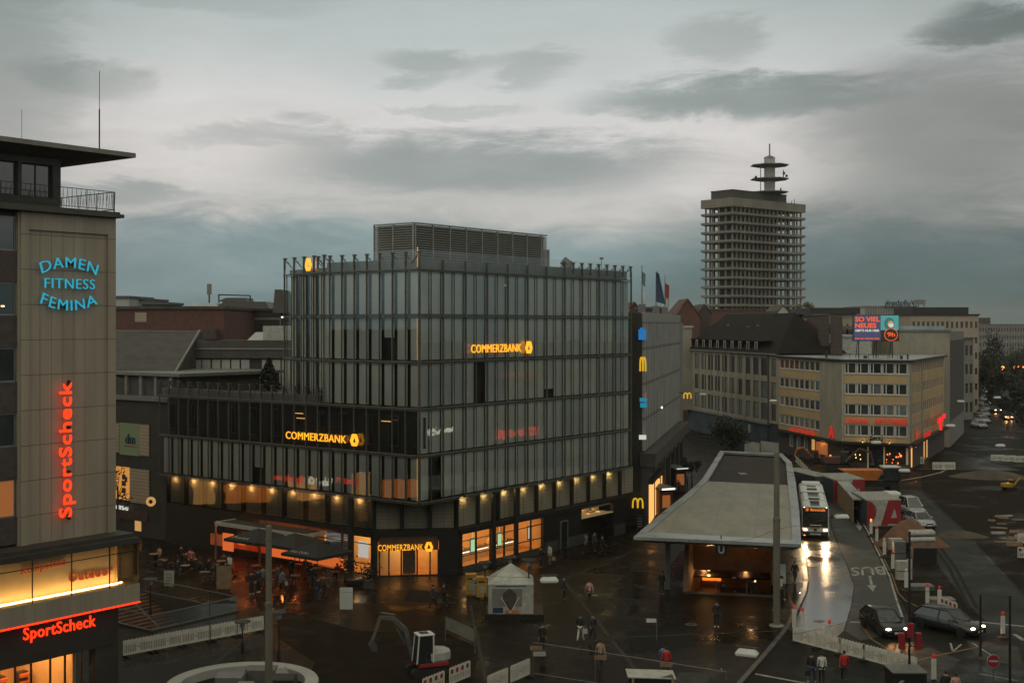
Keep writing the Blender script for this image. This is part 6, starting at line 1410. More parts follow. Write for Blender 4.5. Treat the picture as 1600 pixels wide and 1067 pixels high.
f3 = dup(fp, (0, 0, 0)); pC, _ = row(G(762, 1085), G(832, 1054), 2); copyset(f3, pC, ['white barrier panel at the bottom edge right of the red striped ones', 'white barrier panel just left of the mesh fence'], 'white barrier panels left of the mesh fence')
f4 = dup(fp, (0, 0, 0)); pD, _ = row(G(1239, 1003, RZ), G(1428, 1053, RZ), 5); copyset(f4, pD, ['%s white barrier panel closing the bus lane' % s for s in ('leftmost', 'second from left', 'middle', 'second from right', 'rightmost')], 'white barrier panels across the bus lane')
for q, lb in (((1470, 955, 1503, 968), 'red striped barrier panel behind the beacons above the right car'),):
    f5 = dup(fr_, (0, 0, 0)); pE, _ = row(G(q[0], q[1], RZ), G(q[2], q[3], RZ), 1); copyset(f5, pE, [lb], 'red and white barrier panels by the excavator')
# beacons
be = thing('warning_beacon', 'x', 'beacon')
mb = MB(); mb.box(-.125, .125, -.03, .03, .22, 1.2); mb.ball((0, 0, 1.2), .125, .03, .06, 8, 5); mb.build('board', M['beacon_white'], be)
mb = MB(); mb.lathe((0, 0, 0), [(.4, 0), (.38, .08), (.12, .14), (.1, .24)], 10); mb.build('foot', M['rubber'], be)
mb = MB(); mb.ball((0, 0, 1.38), .1, .07, .1, 10, 6); mb.box(-.05, .05, -.04, .04, 1.24, 1.31); mb.build('lamp', M['beacon_red'], be)
BC = [(1303, 780, 0, 'white beacon without lamp next to the farther red lettered container'), (1323, 790, 0, 'white beacon plate at the corner of the container passage'), (1332, 797, 2, 'first beacon with a glowing orange lamp along the container passage'), (1339.5, 805, 2, 'second beacon with a glowing orange lamp along the container passage'), (1348, 815, 2, 'third beacon with a glowing orange lamp left of the nearer container'), (1361, 838, 2, 'beacon with a bright orange lamp at the front corner of the nearer container'), (1370, 850, 1, 'beacon with a dull red lamp just below the nearer container'), (1382, 871, 0, 'plain white beacon plate left of the sand heap'), (1395, 893, 1, 'beacon with red lamp left of the stacked white pipes'), (1416, 923, 0, 'plain white beacon plate below the stacked pipes'), (1449, 948, 1, 'left red lamp beacon behind the two cars'), (1468, 952, 1, 'right red lamp beacon behind the two cars'), (1567, 996, 1, 'lone beacon with red lamp right of the right car'), (1459, 1068, 1, 'beacon with red lamp at the bottom edge under the right car'), (1241, 985, 1, 'beacon with red lamp at the left end of the bus lane barrier'), (1254, 989, 1, 'second beacon behind the left end of the bus lane barrier'), (1296, 1010, 1, 'beacon with red lamp behind the middle of the bus lane barrier')]
for i, (x, y, l, lb) in enumerate(BC):
    o = be if i == 0 else dup(be, (0, 0, 0)); o.location = G(x, y, RZ); o.rotation_euler = (0, 0, R(-10 + (i * 37) % 25)); o['label'] = lb; o['group'] = 'white warning beacons around the road works'; o.scale = (1.1, 1.1, 1.15)
    lamp = [c for c in o.children if c.name.startswith('lamp')][0]
    lamp.material_slots[0].link = 'OBJECT'; lamp.material_slots[0].material = M[('beacon_white', 'beacon_red', 'beacon_amber')[l]]
# masts
for px, py, top, r, lb in ((420, None, 820, .19, 'tall concrete mast in the left foreground with no visible base'), (1213.5, 977, 705, .235, 'tall concrete mast standing in front of the station canopy')):
    base = Vector(((px - 800) / F * 62, 62, 0)) if py is None else G(px, py)
    zt_ = H - (top - HY) / F * base.y; m_ = thing('street_mast', lb, 'mast', tuple(base))
    mb = MB(); mb.lathe((base.x, base.y, 0), [(r, 0), (r, zt_ * .62), (r * .82, zt_ * .62 + .05), (r * .80, zt_ - .1), (r * .6, zt_)], 16); mb.build('shaft', M['pole_concrete'], m_)
    mb = MB(); mb.lathe((base.x, base.y, 0), [(r * 1.1, zt_ * .6), (r * 1.1, zt_ * .6 + .12)], 16); mb.build('collar', M['galvanised'], m_)
    mb = MB(); mb.lathe((base.x, base.y, 0), [(r * .88, zt_ - .75), (r * .88, zt_ - .68)], 16); mb.build('collar', M['galvanised'], m_)
    mb = MB(); mb.lathe((base.x, base.y, 0), [(r * 2.2, 0.005), (r * 2, .06), (r * 1.1, .1)], 16); mb.build('footing', M['concrete'], m_)
# thin dark poles lower right
for px, y0, y1, Yd, lb in ((1578, 1110, 930, 64, 'thin dark steel pole at the right edge'), (1532, 975, 928, 76, 'short dark steel post behind the right car'), (1421, 1062, 830, 69.5, 'dark traffic signal pole in front of the cars')):
    b = Vector(((px - 800) / F * Yd, Yd, RZ)); mb = MB(); t = P(px, y1, Yd); mb.tube(b, t, .075, .06, n=8); mb.tube(b, b + up * .25, .13, .09, n=8); o = mb.build('steel_pole', M['dark_metal'], loc=b)
    if px == 1421:
        o.name = 'pole'; ts = thing('traffic_signal', 'double traffic signal with red housings on a dark pole in front of the two cars', 'traffic signal', tuple(b)); o.parent = ts; o.location = (0, 0, 0)
        for dx in (-.62, .30):
            q = b + Vector((dx, -.1, 0)); zc = H - (1000 - HY) / F * Yd; mb = MB(); mb.box(q.x, q.x + .32, q.y - .15, q.y + .15, zc - .45, zc + .45); h_ = mb.build('housing', M['red_paint'], ts, bevel=.03)
            for k in range(3): l = MB(); l.tube((q.x + .16, q.y + .16, zc + .28 - k * .28), (q.x + .16, q.y + .3, zc + .28 - k * .28), .1, n=8); l.build('visor', M['black'], h_)
        zc = H - (983 - HY) / F * Yd; mb = MB(); mb.box(b.x - .18, b.x + .16, b.y - .3, b.y - .08, zc - .4, zc + .4); mb.build('signal_head', M['red_paint'], ts, bevel=.03)
        mb = MB(); mb.tube((b.x - .6, b.y - .1, zc - .9), (b.x + .6, b.y - .1, zc - .9), .03, n=5); mb.build('cross_arm', M['dark_metal'], ts)
    else: tag(o, lb, 'pole')
# signal control box below it
cb = thing('control_cabinet', 'dark cabinet with pale flat lid under the traffic signal', 'cabinet', tuple(G(1415, 1085, RZ))); p = G(1415, 1085, RZ)
mb = MB(); mb.box(p.x - .9, p.x + .9, p.y - .8, p.y + .8, RZ, 1.25); mb.build('body', M['dark_metal'], cb, bevel=.03); mb = MB(); mb.box(p.x - .95, p.x + .95, p.y - .85, p.y + .85, 1.25, 1.32); mb.build('lid', M['galvanised'], cb)
mb = MB(); mb.face([(p.x - .9, p.y - .81, .5), (p.x - .5, p.y - .81, .9), (p.x - .3, p.y - .81, .9), (p.x - .7, p.y - .81, .5)]); mb.build('stripe', M['dirty_white'], cb)
# hanging street lamps and wires
def trough(px, py, Yd, lb, s=1.0, ang=0):
    p = P(px, py, Yd); t = thing('hanging_lamp', lb, 'street lamp', tuple(p), 'white street lamps hung on wires over the square'); c, s_ = math.cos(R(ang)), math.sin(R(ang))
    def T(x, y, z): return p + Vector((x * c - y * s_, x * s_ + y * c, z)) * s
    mb = MB(); mb.loft([[T(x, y, -.12) for x, y in ((-.5, -.2), (.5, -.2), (.5, .2), (-.5, .2))], [T(x, y, .0) for x, y in ((-.55, -.22), (.55, -.22), (.55, .22), (-.55, .22))], [T(x, y, .18) for x, y in ((-.42, -.14), (.42, -.14), (.42, .14), (-.42, .14))]]); mb.build('housing', M['white_paint'], t)
    mb = MB(); mb.loft([[T(x, y, -.17) for x, y in ((-.42, -.14), (.42, -.14), (.42, .14), (-.42, .14))], [T(x, y, -.125) for x, y in ((-.48, -.18), (.48, -.18), (.48, .18), (-.48, .18))]]); mb.build('lens', M['curtain_glass'], t)
    mb = MB(); mb.tube(T(-.55, 0, .32), T(.55, 0, .32), .025, n=4)
    for x in (-.4, 0, .4): mb.tube(T(x, 0, .15), T(x, 0, .34), .02, n=4)
    mb.build('bracket', M['galvanised'], t)
for a in ((858, 906, 71, 'white hanging lamp right of the poster tent', .95, 5), (1167, 1020, 58, 'white hanging lamp lowest in the picture, left of the bus lane barrier', .95, -25), (1315, 807, 95, 'white hanging lamp above the asphalt lane right of the bus', 1.0, 0), (1413, 735, 125, 'white hanging lamp right of the orange excavator', 1.0, 0), (1369, 691, 140, 'white hanging lamp in front of the pharmacy door', 1.0, 0), (1485, 665, 150, 'small white hanging lamp right of the pharmacy neon', 1.0, 0), (1563, 696, 150, 'small white hanging lamp above the dark site on the right', 1.0, 0), (1501, 627, 200, 'tiny white hanging lamp far up the street', 1.1, 0), (1558, 621, 210, 'tiny white hanging lamp before the dark trees', 1.1, 0), (1208, 626, 150, 'white hanging lamp before the stone house pilaster', .8, 0), (1098, 616, 160, 'white hanging lamp right of the yellow arches', .8, 0)): trough(*a)
def wire(pts_, lb, r=.012):
    q = [P(*a) for a in pts_]; mb = MB()
    for a, b in zip(q, q[1:]):
        prev = a
        for k in range(1, 9):
            f = k / 8; n = a.lerp(b, f) - up * (.25 * math.sin(math.pi * f)); mb.tube(prev, n, r, n=4); prev = n
    o = mb.build('wire', M['black'], loc=q[0]); tag(o, lb, 'wire')
wire([(1238, 991, 64), (1421, 932, 66), (1600, 858, 75)], 'black wire rising from the bus lane barrier to the right edge', .013)
wire([(1134, 845, 84), (1213, 826, 83.2), (1340, 792, 95)], 'black wire crossing the right mast and the canopy edge', .012)
wire([(700, 888, 95), (855, 901, 71), (1040, 868, 90)], 'black wire holding the lamp right of the poster tent', .012)
wire([(560, 925, 80), (420, 900, 62.2), (235, 935, 80)], 'wire passing the left mast above the stairwell', .012)
wire([(420, 960, 62.2), (700, 945, 80), (742, 965, 80)], 'wire from the left mast towards the excavator', .010)
wire([(600, 930, 82), (722, 968, 76)], 'slack wire above the excavator boom', .012)
# mesh fence lower middle
mf = thing('mesh_fence', 'low see-through site fence with thin steel frame crossing the lower middle', 'fence', tuple(G(980, 1085)))
ftop = [(833, 1003), (930, 1017), (1040, 1034), (1135, 1049)]
mb = MB(); q = [G(x, y, 1.9) for x, y in ftop]
for i, a in enumerate(q):
    mb.tube((a.x, a.y, 0), a, .025, n=5)
    if i: mb.tube(q[i - 1], a, .025, n=5); mb.tube(q[i - 1] - up * 1.75, a - up * 1.75, .022, n=5)
mb.build('frame', M['galvanised'], mf)
mb = MB()
for a, b in zip(q, q[1:]):
    L0 = (b - a).length
    for k in range(int(L0 / .16)): s0 = a.lerp(b, k * .16 / L0); mb.tube(s0, s0 - up * 1.75, .003, n=3)
mb.build('mesh', M['galvanised'], mf)
for x, y, m in ((838, 1011, 'timber'), (843, 1020, 'dirty_white'), (938, 1026, 'timber'), (1041, 1037, 'timber')): mb = MB(); p = G(x, y, 1.5); mb.box(p.x - .35, p.x + .35, p.y - .06, p.y - .02, 1.35, 1.6); mb.build('tag_plate', M[m], mf)
sg = thing('site_hoarding', 'slanting white banner on a thin post right of the excavator', 'banner', tuple(G(742, 1020)))
mb = MB(); a, b = P(696, 962, 79), P(742, 983, 76); mb.mesh([a, b, P(742, 1003, 76), P(696, 982, 79)], [(0, 3, 2, 1), (0, 1, 2, 3)]); mb.build('cloth', M['dirty_white'], sg)
mb = MB(); mb.tube((b.x, b.y, 0), b + up * .2, .04, n=5); mb.tube((a.x, a.y, 0), a, .03, n=5); mb.build('post', M['galvanised'], sg)
# dark timber edged box bottom middle
bx = thing('site_box', 'dark box with orange timber edges and white cover at the bottom edge', 'box', tuple(G(1020, 1100))); p = G(1018, 1105)
mb = MB(); mb.box(p.x - 1.2, p.x + 1.1, p.y - .6, p.y + .6, 0, 1.75); mb.build('body', M['black'], bx, bevel=.02); mb = MB(); mb.para((p.x - 1.3, p.y - .7, 1.75), (2.5, 0, -.08), (0, 1.4, .05), (0, 0, .05)); mb.build('cover', M['dirty_white'], bx)
for x in (-1.1, .95): mb = MB(); mb.para((p.x + x - .05, p.y - .75, 0), (.12, 0, 0), (0, .08, 0), (.06, .05, 1.75)); mb.build('edge_board', M['timber'], bx)
# poster tent
tp = thing('poster_tent', 'white tent with peaked roof and a large printed picture banner on its front', 'tent', tuple(G(798, 962))); p = G(798, 966); hw = 1.52
W = Wall((p.x - hw, p.y), (1, .0))
for t in (0, 2 * hw):
    for o_ in (0, -2.6): mb = MB(); W.box(mb, t - .04, t + .04, 0, 2.25, o_, o_ + .08); mb.build('leg', M['galvanised'], tp)
mb = MB(); c4 = [W.p(-.05, 2.35, .1), W.p(2 * hw + .05, 2.35, .1), W.p(2 * hw + .05, 2.35, -2.7), W.p(-.05, 2.35, -2.7)]; apx = W.p(hw, 3.55, -1.3)
mb.mesh(c4 + [apx], [(0, 1, 4), (1, 2, 4), (2, 3, 4), (3, 0, 4), (3, 2, 1, 0)]); mb.build('roof', M['dirty_white'], tp)
mb = MB(); W.box(mb, 0, 2 * hw, .35, 2.35, .1, .13); W.box(mb, 2 * hw, 2 * hw + .03, .35, 2.35, -2.6, .1); mb.build('banner', M['dirty_white'], tp)
mb = MB(); W.box(mb, .25, 2.3, .85, 2.05, .135, .14); mb.build('picture', M['concrete'], tp)
mb = MB(); mb.face([W.p(1.0, 1.1, .146), W.p(1.45, .45, .146), W.p(1.9, 1.1, .146), W.p(1.9, 1.75, .146), W.p(1.45, 2.1, .146), W.p(1.0, 1.75, .146)]); mb.build('picture', M['brick_dark'], tp)
mb = MB(); mb.tube(W.p(.85, 1.5, .15), W.p(1.5, .42, .15), .035, n=4); mb.tube(W.p(1.5, .42, .15), W.p(2.1, 1.5, .15), .035, n=4); mb.build('picture_line', M['white_paint'], tp)
mb = MB(); W.box(mb, 1.15, 2.1, .38, .6, .15, .155); mb.build('picture_block', M['orange_paint'], tp); mb = MB(); W.box(mb, .3, 1.0, .42, .8, .15, .155); mb.build('picture_block', M['blue_paint'], tp)
mb = MB(); W.box(mb, .5, 2.6, 2.2, 2.27, .135, .14); mb.build('print_line', M['blue_paint'], tp)
mb = MB(); W.box(mb, -.2, 2 * hw + .7, .0, .33, -2.7, .25); mb.build('platform', M['dark_metal'], tp)
# lanterns
def lantern(px, py, top, lb):
    b = G(px, py); zt_ = H - (top - HY) / F * b.y; t = thing('lantern', lb, 'street lamp', tuple(b), 'flat topped lantern posts on the square')
    mb = MB(); mb.lathe((b.x, b.y, 0), [(.12, 0), (.1, .4), (.05, .6), (.045, zt_ - .6), (.09, zt_ - .55)], 10); mb.build('post', M['dark_metal'], t)
    mb = MB(); mb.lathe((b.x, b.y, zt_ - .55), [(.08, 0), (.15, .12), (.14, .42)], 10); mb.build('globe', M['dirty_white'], t)
    mb = MB(); mb.lathe((b.x, b.y, zt_ - .12), [(.1, -.02), (.52, .0), (.5, .05), (.08, .13)], 16); mb.build('hat', M['dark_metal'], t)
lantern(436, 1030, 953, 'lantern post right of the left mast'); lantern(797, 945, 868, 'lantern post behind the poster tent'); lantern(826, 962, 872, 'lantern post right of the poster tent'); lantern(758, 935, 876, 'lantern post between mailboxes and poster tent'); lantern(379, 1015, 968, 'lantern post behind the white barrier row'); lantern(235, 960, 902, 'lantern post near the sports shop case')
# yellow letter boxes
def mailbox(px, py, lb, m='yellow_paint', w=.36, h=1.5):
    p = G(px, py); t = thing('letter_box', lb, 'mailbox', tuple(p)); mb = MB(); mb.box(p.x - w, p.x + w, p.y - .3, p.y + .3, .1, h); mb.build('body', M[m], t, bevel=.06)
    mb = MB(); mb.box(p.x - w * .7, p.x + w * .7, p.y - .32, p.y - .295, h * .8, h * .87); mb.build('slot', M['black'], t); mb = MB(); mb.box(p.x - w * .5, p.x + w * .5, p.y - .32, p.y - .3, h * .3, h * .6); mb.build('notice', M['dirty_white'], t); mb = MB(); mb.box(p.x - w - .05, p.x + w + .05, p.y - .35, p.y + .35, h, h + .08); mb.build('lid', M[m], t)
mailbox(736, 929, 'left one of the two yellow letter boxes'); mailbox(753, 934, 'right one of the two yellow letter boxes'); mailbox(745, 930, 'pale grey cabinet between the yellow letter boxes', 'dirty_white', .26, 1.2); mailbox(763, 931, 'pale grey cabinet right of the yellow letter boxes', 'dirty_white', .22, 1.3)
# boards
for px, py, w, h, m, lb in ((541, 957, .9, 1.5, 'white_paint', 'tall blank white board standing left of the excavator'), (264, 920, .75, 1.15, 'dirty_white', 'white price board on a post behind the stairwell'), (350, 925, 1.1, 1.7, 'timber', 'brown wooden board standing behind the stairwell railing'), (1000, 829, .6, 1.3, 'black', 'black menu board on the pavement by the yellow arches')):
    p = G(px, py); t = thing('standing_board', lb, 'board', tuple(p)); mb = MB(); mb.box(p.x - w / 2, p.x + w / 2, p.y - .04, p.y + .04, .25, .25 + h); mb.build('panel', M[m], t); 
    for s_ in (-1, 1): mb = MB(); xx = p.x + s_ * (w / 2 - .03); mb.box(xx - .025, xx + .025, p.y - .03, p.y + .3, 0, .25); mb.build('foot', M['galvanised'], t)
    if px in (264, 1000):
        mb = MB()
        for k in range(4): mb.box(p.x - w * .35, p.x + w * .3, p.y - .05, p.y - .041, .4 + k * h * .2, .44 + k * h * .2)
        mb.build('print', M['brick_red' if px == 264 else 'dirty_white'], t)
nt_ = thing('street_sign', 'small white street name sign on a thin post left of the child in blue', 'sign', tuple(G(1026, 1000))); p = G(1026, 1000); zt_ = H - (969 - HY) / F * p.y; mb = MB(); mb.tube(p, (p.x, p.y, zt_ + .1), .04, n=6); mb.build('post', M['galvanised'], nt_); mb = MB(); mb.box(p.x - .65, p.x - .03, p.y - .02, p.y + .02, zt_ - .12, zt_ + .12); mb.build('plate', M['white_paint'], nt_)
ne = thing('no_entry_sign', 'round red no entry sign on a post right of the right car', 'sign', tuple(G(1552, 1075, RZ))); p = G(1552, 1075, RZ); zc = H - (1032 - HY) / F * p.y; mb = MB(); mb.tube(p, (p.x, p.y, zc), .035, n=6); mb.build('post', M['galvanised'], ne)
for r, o_, m, nm in ((.34, 0, 'red_paint', 'disc'), (.37, .015, 'dirty_white', 'rim')): mb = MB(); mb.tube((p.x, p.y - .05 + o_, zc), (p.x, p.y - .03 + o_, zc), r, n=20); mb.build(nm, M[m], ne)
mb = MB(); mb.box(p.x - .25, p.x + .25, p.y - .056, p.y - .051, zc - .05, zc + .05); mb.build('bar', M['dirty_white'], ne)
# fountain basin
fc = Vector((-14.6, 67.6, 0)); ft = thing('round_basin', 'round basin with pale stone rim in the bottom left foreground', 'fountain', tuple(fc))
mb = MB(); mb.smooth = False; prof = [(3.35, -.02), (3.35, .68), (3.5, .72), (4.05, .72), (4.1, .62), (4.0, 0.0)]
n_ = 48; vs = [fc + Vector((r * math.cos(2 * math.pi * k / n_), r * math.sin(2 * math.pi * k / n_), z)) for r, z in prof for k in range(n_)]
mb.mesh(vs, [(j * n_ + k, j * n_ + (k + 1) % n_, (j + 1) * n_ + (k + 1) % n_, (j + 1) * n_ + k) for j in range(5) for k in range(n_)]); 
mb.f = [list(reversed(f)) for f in mb.f]
mb.build('rim', M['concrete_light'], ft)
mb = MB(); mb.lathe(fc, [(3.36, .04), (3.36, .2)], 32); mb.build('floor', M['asphalt'], ft)
for dx, dy, w, d_, h_, m, nm in ((-.6, -.2, 1.5, 1.1, 1.0, 'grey_metal', 'machine_cover'), (.9, .8, 1.7, .9, 1.1, 'galvanised', 'machine_cover'), (2.2, -.3, 1.5, 1.2, .9, 'dark_metal', 'machine_cover'), (.4, -1.2, .9, .8, .8, 'concrete', 'machine_cover')):
    mb = MB(); q = fc + Vector((dx, dy, .2)); mb.box(q.x - w / 2, q.x + w / 2, q.y - d_ / 2, q.y + d_ / 2, .2, .2 + h_); mb.build(nm, M[m], ft, bevel=.08)
mb = MB(); q = fc + Vector((2.0, .6, 0)); mb.loft([[q + Vector((x * .42, y * .3, .7)) for x, y in ((-1, -1), (1, -1), (1, 1), (-1, 1))], [q + Vector((x * .2, y * .2, 1.35)) for x, y in ((-1, -1), (1, -1), (1, 1), (-1, 1))]]); mb.build('stone_block', M['concrete_light'], ft)

# ================================================================ cafe: umbrellas, tables, chairs
def umbrella(p, w, ang, z, lb, txt=None):
    t = thing('umbrella', lb, 'umbrella', (p.x, p.y, 0), 'large dark cafe umbrellas'); c, s = math.cos(R(ang)), math.sin(R(ang))
    def T(x, y, zz): return Vector((p.x + x * c - y * s, p.y + x * s + y * c, zz))
    cs = [T(-w, -w, z), T(w, -w, z), T(w, w, z), T(-w, w, z)]; top = T(0, 0, z + .75)
    mb = MB(); mb.mesh(cs + [top], [(0, 1, 4), (1, 2, 4), (2, 3, 4), (3, 0, 4)]); mb.mesh([q - up * .03 for q in cs + [top]], [(0, 4, 1), (1, 4, 2), (2, 4, 3), (3, 4, 0)])
    for a, b in zip(cs, cs[1:] + cs[:1]): mb.face([a - up * .22, b - up * .22, b, a])
    mb.build('canopy', M['umbrella_cloth'], t)
    mb = MB(); mb.tube((p.x, p.y, 0), top + up * .1, .035, n=8); mb.build('pole', M['galvanised'], t); mb = MB(); mb.box(p.x - .4, p.x + .4, p.y - .4, p.y + .4, 0, .08); mb.build('base', M['concrete_dark'], t)
    for q in cs: mb = MB(); mb.tube(T(0, 0, z + .1), q - up * .02, .012, n=4); mb.build('rib', M['galvanised'], t)
    if txt: mb = MB(); e = (top - (cs[0] + cs[1]) / 2); put_text(mb, txt, cs[0].lerp(cs[1], .18) + e * .12 + up * .03, cs[1] - cs[0], e, (cs[1] - cs[0]).length * .5, .3, .008, spacing=1.05); mb.build('lettering', M['dirty_white'], t)
mat('umbrella_cloth', (.008, .010, .008), .75, var=.2, scale=2)
umbrella(L_.p(L_.t(502, 4), 0, 4.4), 1.95, -37, 2.6, 'dark square cafe umbrella with pale lettering nearest the bank entrance', 'Aust Coffee')
umbrella(L_.p(L_.t(452, 4), 0, 3.4), 1.95, -37, 2.8, 'dark square cafe umbrella in the middle of the terrace', None)
umbrella(L_.p(L_.t(398, 4), 0, 3.6), 1.95, -37, 2.8, 'dark square cafe umbrella on the left part of the terrace', 'Aust')
pv = thing('terrace_awning', 'pale frame of a flat dark awning over the cafe terrace', 'awning', tuple(L_.p(12, 0, 1)))
a0_, a1_ = L_.t(336, 2.2), L_.t(478, 2.2)
mb = MB(); L_.box(mb, a0_, a1_, 2.95, 3.25, 2.1, 2.25); L_.box(mb, a1_ - .12, a1_, 2.95, 3.25, 0, 2.1); L_.box(mb, a0_, a0_ + .12, 2.95, 3.25, 0, 2.1); mb.build('beam', M['dirty_white'], pv)
mb = MB(); L_.box(mb, a0_ + .12, a1_ - .12, 3.1, 3.16, 0, 2.1); mb.build('cloth', M['umbrella_cloth'], pv)
for t in (a0_, (a0_ + a1_) / 2, a1_ - .12): mb = MB(); L_.box(mb, t, t + .12, 0, 2.95, 2.12, 2.24); mb.build('post', M['galvanised'], pv)
for k in range(6): downlight(pv, L_.p(a0_ + 1.2 + k * (a1_ - a0_ - 2) / 6, 2.8, 1.2), e=40, col=(1, .2, .04), nm='awning_lamp')
lc = bpy.data.lights.new('cafe_glow', 'POINT'); 
mb = MB()
cz_ = thing('cafe_counter', 'orange glowing counter wall of the cafe beneath the umbrellas', 'counter', tuple(L_.p(20, 0, 0)))
for t0, t1 in ((L_.t(425), L_.t(470)), (L_.t(473), L_.t(540))):
    mb = MB(); L_.box(mb, t0, t1, .55, 1.25, .2, .3); mb.build('glowing_panel', M['cafe_light_soft'] if 'cafe_light_soft' in M else glow('cafe_light_soft', (1.0, .20, .04), .55), cz_)
mb = MB(); L_.box(mb, L_.t(352), L_.t(368), .4, 1.9, .2, .3); mb.build('glowing_panel', M['cafe_light_soft'], cz_); mb = MB(); L_.box(mb, L_.t(382), L_.t(392), 1.2, 1.9, .6, .7); mb.build('glowing_panel', M['cafe_light_soft'], cz_)
# tables and chairs
tb = thing('cafe_table', 'x', 'table'); mb = MB(); mb.lathe((0, 0, 0), [(.38, .71), (.4, .725), (.4, .745)], 16); mb.build('tabletop', M['timber'], tb); mb = MB(); mb.tube((0, 0, .03), (0, 0, .71), .03, n=8); mb.build('pedestal', M['dark_metal'], tb); mb = MB(); mb.lathe((0, 0, 0), [(.25, 0), (.22, .03)], 12); mb.build('foot', M['dark_metal'], tb)
ch = thing('cafe_chair', 'x', 'chair'); mb = MB(); mb.box(-.22, .22, -.22, .22, .43, .46); mb.build('seat', M['interior_dark'], ch, bevel=.01); mb = MB(); mb.box(-.22, .22, .2, .23, .55, .88); mb.build('backrest', M['interior_dark'], ch)
for x, y, s in ((-1, -1, 1), (1, -1, 1), (-1, 1, 1), (1, 1, 1)): mb = MB(); mb.tube((x * .2, y * .2, 0), (x * .2, y * .21, .88 if y > 0 else .44), .015, n=5); mb.build('leg', M['galvanised'], ch)
random.seed(21); tn = 0
tspots = [(20.5, 2.0), (22.8, 2.2), (25.0, 2.4), (26.2, 4.6), (23.6, 5.2), (20.9, 5.0), (18.2, 4.4), (16.6, 6.2), (14.4, 4.8), (12.0, 5.8), (9.6, 4.6), (10.2, 7.4), (13.6, 7.8), (17.0, 8.6), (7.4, 6.2), (21.8, 7.6)]
names_t = ['nearest the bank entrance', 'beside the shop window', 'at the shop column', 'at the right rim of the terrace', 'under the right edge of the lettered umbrella', 'under the lettered umbrella', 'between the two right umbrellas', 'in front of the middle umbrella', 'under the middle umbrella', 'left of the middle umbrella', 'under the left umbrella', 'in front of the left umbrella', 'at the middle front of the terrace', 'at the front near the walking pair', 'at the left rim of the terrace', 'at the front right of the terrace']
for i, (t, o_) in enumerate(tspots):
    p = L_.p(t, 0, o_); o = tb if i == 0 else dup(tb, p); o.location = p; o['label'] = 'small round cafe table ' + names_t[i]; o['group'] = 'round tables on the cafe terrace'
    for j in range(2):
        a = random.uniform(0, 6.28) + j * 2.6; q = p + Vector((math.cos(a), math.sin(a), 0)) * .62; o = ch if (i == 0 and j == 0) else dup(ch, q)
        o.location = q; o.rotation_euler = (0, 0, a - math.pi / 2); o['label'] = ('first' if j == 0 else 'other') + ' dark chair at the cafe table ' + names_t[i]; o['group'] = 'dark chairs on the cafe terrace'
        if i in (1, 5, 7, 8, 10, 12, 14, 2) and j == 0:
            person(0, 0, 'seated guest at the cafe table ' + names_t[i], 'sit', math.degrees(a) - 90, jac=(BRN, BLK, REDC, GRY, NVY, BLK, TAN, BLK)[i % 8], at=q - Vector((0, 0, .02)))
for px, py, lb in ((545, 905, 'dark leafy bush in a tub at the corner by the bank entrance'), (576, 918, 'second leafy bush in a tub right by the bank entrance')):
    p = G(px, py); b_ = thing('potted_bush', lb, 'plant', tuple(p)); mb = MB(); mb.box(p.x - .35, p.x + .35, p.y - .35, p.y + .35, 0, .6); mb.build('tub', M['granite'], b_)
    mb = MB()
    for k in range(260):
        v = Vector((random.gauss(0, .3), random.gauss(0, .3), 1.15 + random.gauss(0, .32))); c = p + v; d1 = Vector((random.uniform(-1, 1), random.uniform(-1, 1), random.uniform(-1, 1))) * .09; d2 = d1.orthogonal().normalized() * .07; mb.face([c - d1, c + d2, c + d1, c - d2])
    mb.build('foliage', M['foliage_dark'], b_)
sb = thing('sunbed_bench', 'low dark bench with a white and orange cushion near the white board', 'bench', tuple(G(560, 915))); p = G(560, 915); mb = MB(); mb.box(p.x - .9, p.x + .9, p.y - .4, p.y + .4, .1, .5); mb.build('seat', M['dark_metal'], sb, bevel=.03); mb = MB(); mb.para((p.x - .2, p.y - .2, .5), (.5, .2, .1), (0, .3, 0), (0, 0, .08)); mb.build('cushion', M['white_paint'], sb); mb = MB(); mb.ball((p.x + .6, p.y, .62), .3, .25, .13); mb.build('cushion', M['orange_paint'], sb)

# ================================================================ bicycles
def bicycle():
    t = thing('bicycle', 'x', 'bicycle')
    for x in (-.52, .52):
        mb = MB(); prev = None
        for k in range(17):
            a = 2 * math.pi * k / 16; q = Vector((x + .34 * math.cos(a), 0, .35 + .34 * math.sin(a)))
            if prev is not None: mb.tube(prev, q, .018, n=5)
            prev = q
        for k in range(8): a = 2 * math.pi * k / 8; mb.tube((x, 0, .35), (x + .33 * math.cos(a), 0, .35 + .33 * math.sin(a)), .003, n=3)
        mb.build('wheel', M['rubber'], t)
    mb = MB(); A_, B_, C_, D_, E_ = (-.52, 0, .35), (-.12, 0, .3), (.38, 0, .85), (-.22, 0, .85), (.52, 0, .35)
    for a, b in ((A_, B_), (B_, C_), (C_, D_), (D_, B_), (D_, A_), (C_, E_)): mb.tube(a, b, .018, n=5)
    mb.build('frame', M['red_paint'], t); mb = MB(); mb.tube((.36, 0, .85), (.34, 0, 1.02), .014, n=5); mb.tube((.34, -.28, 1.04), (.34, .28, 1.04), .014, n=5); mb.build('handlebar', M['galvanised'], t); mb = MB(); mb.ball((-.25, 0, .96), .13, .07, .04); mb.build('saddle', M['black'], t); return t
bk = bicycle(); bpl = []; 
for k in range(7): q = G(1052 + k * 4.0, 905 - k * 5.5); bpl.append((q, R(12 + (k * 29) % 17)))
copyset(bk, bpl, ['%s bicycle in the rack left of the stair hall' % s for s in ('nearest', 'second nearest', 'third nearest', 'middle', 'third farthest', 'second farthest', 'farthest')], 'bicycles parked left of the stair hall')
for i, c in enumerate(bpl):
    pass

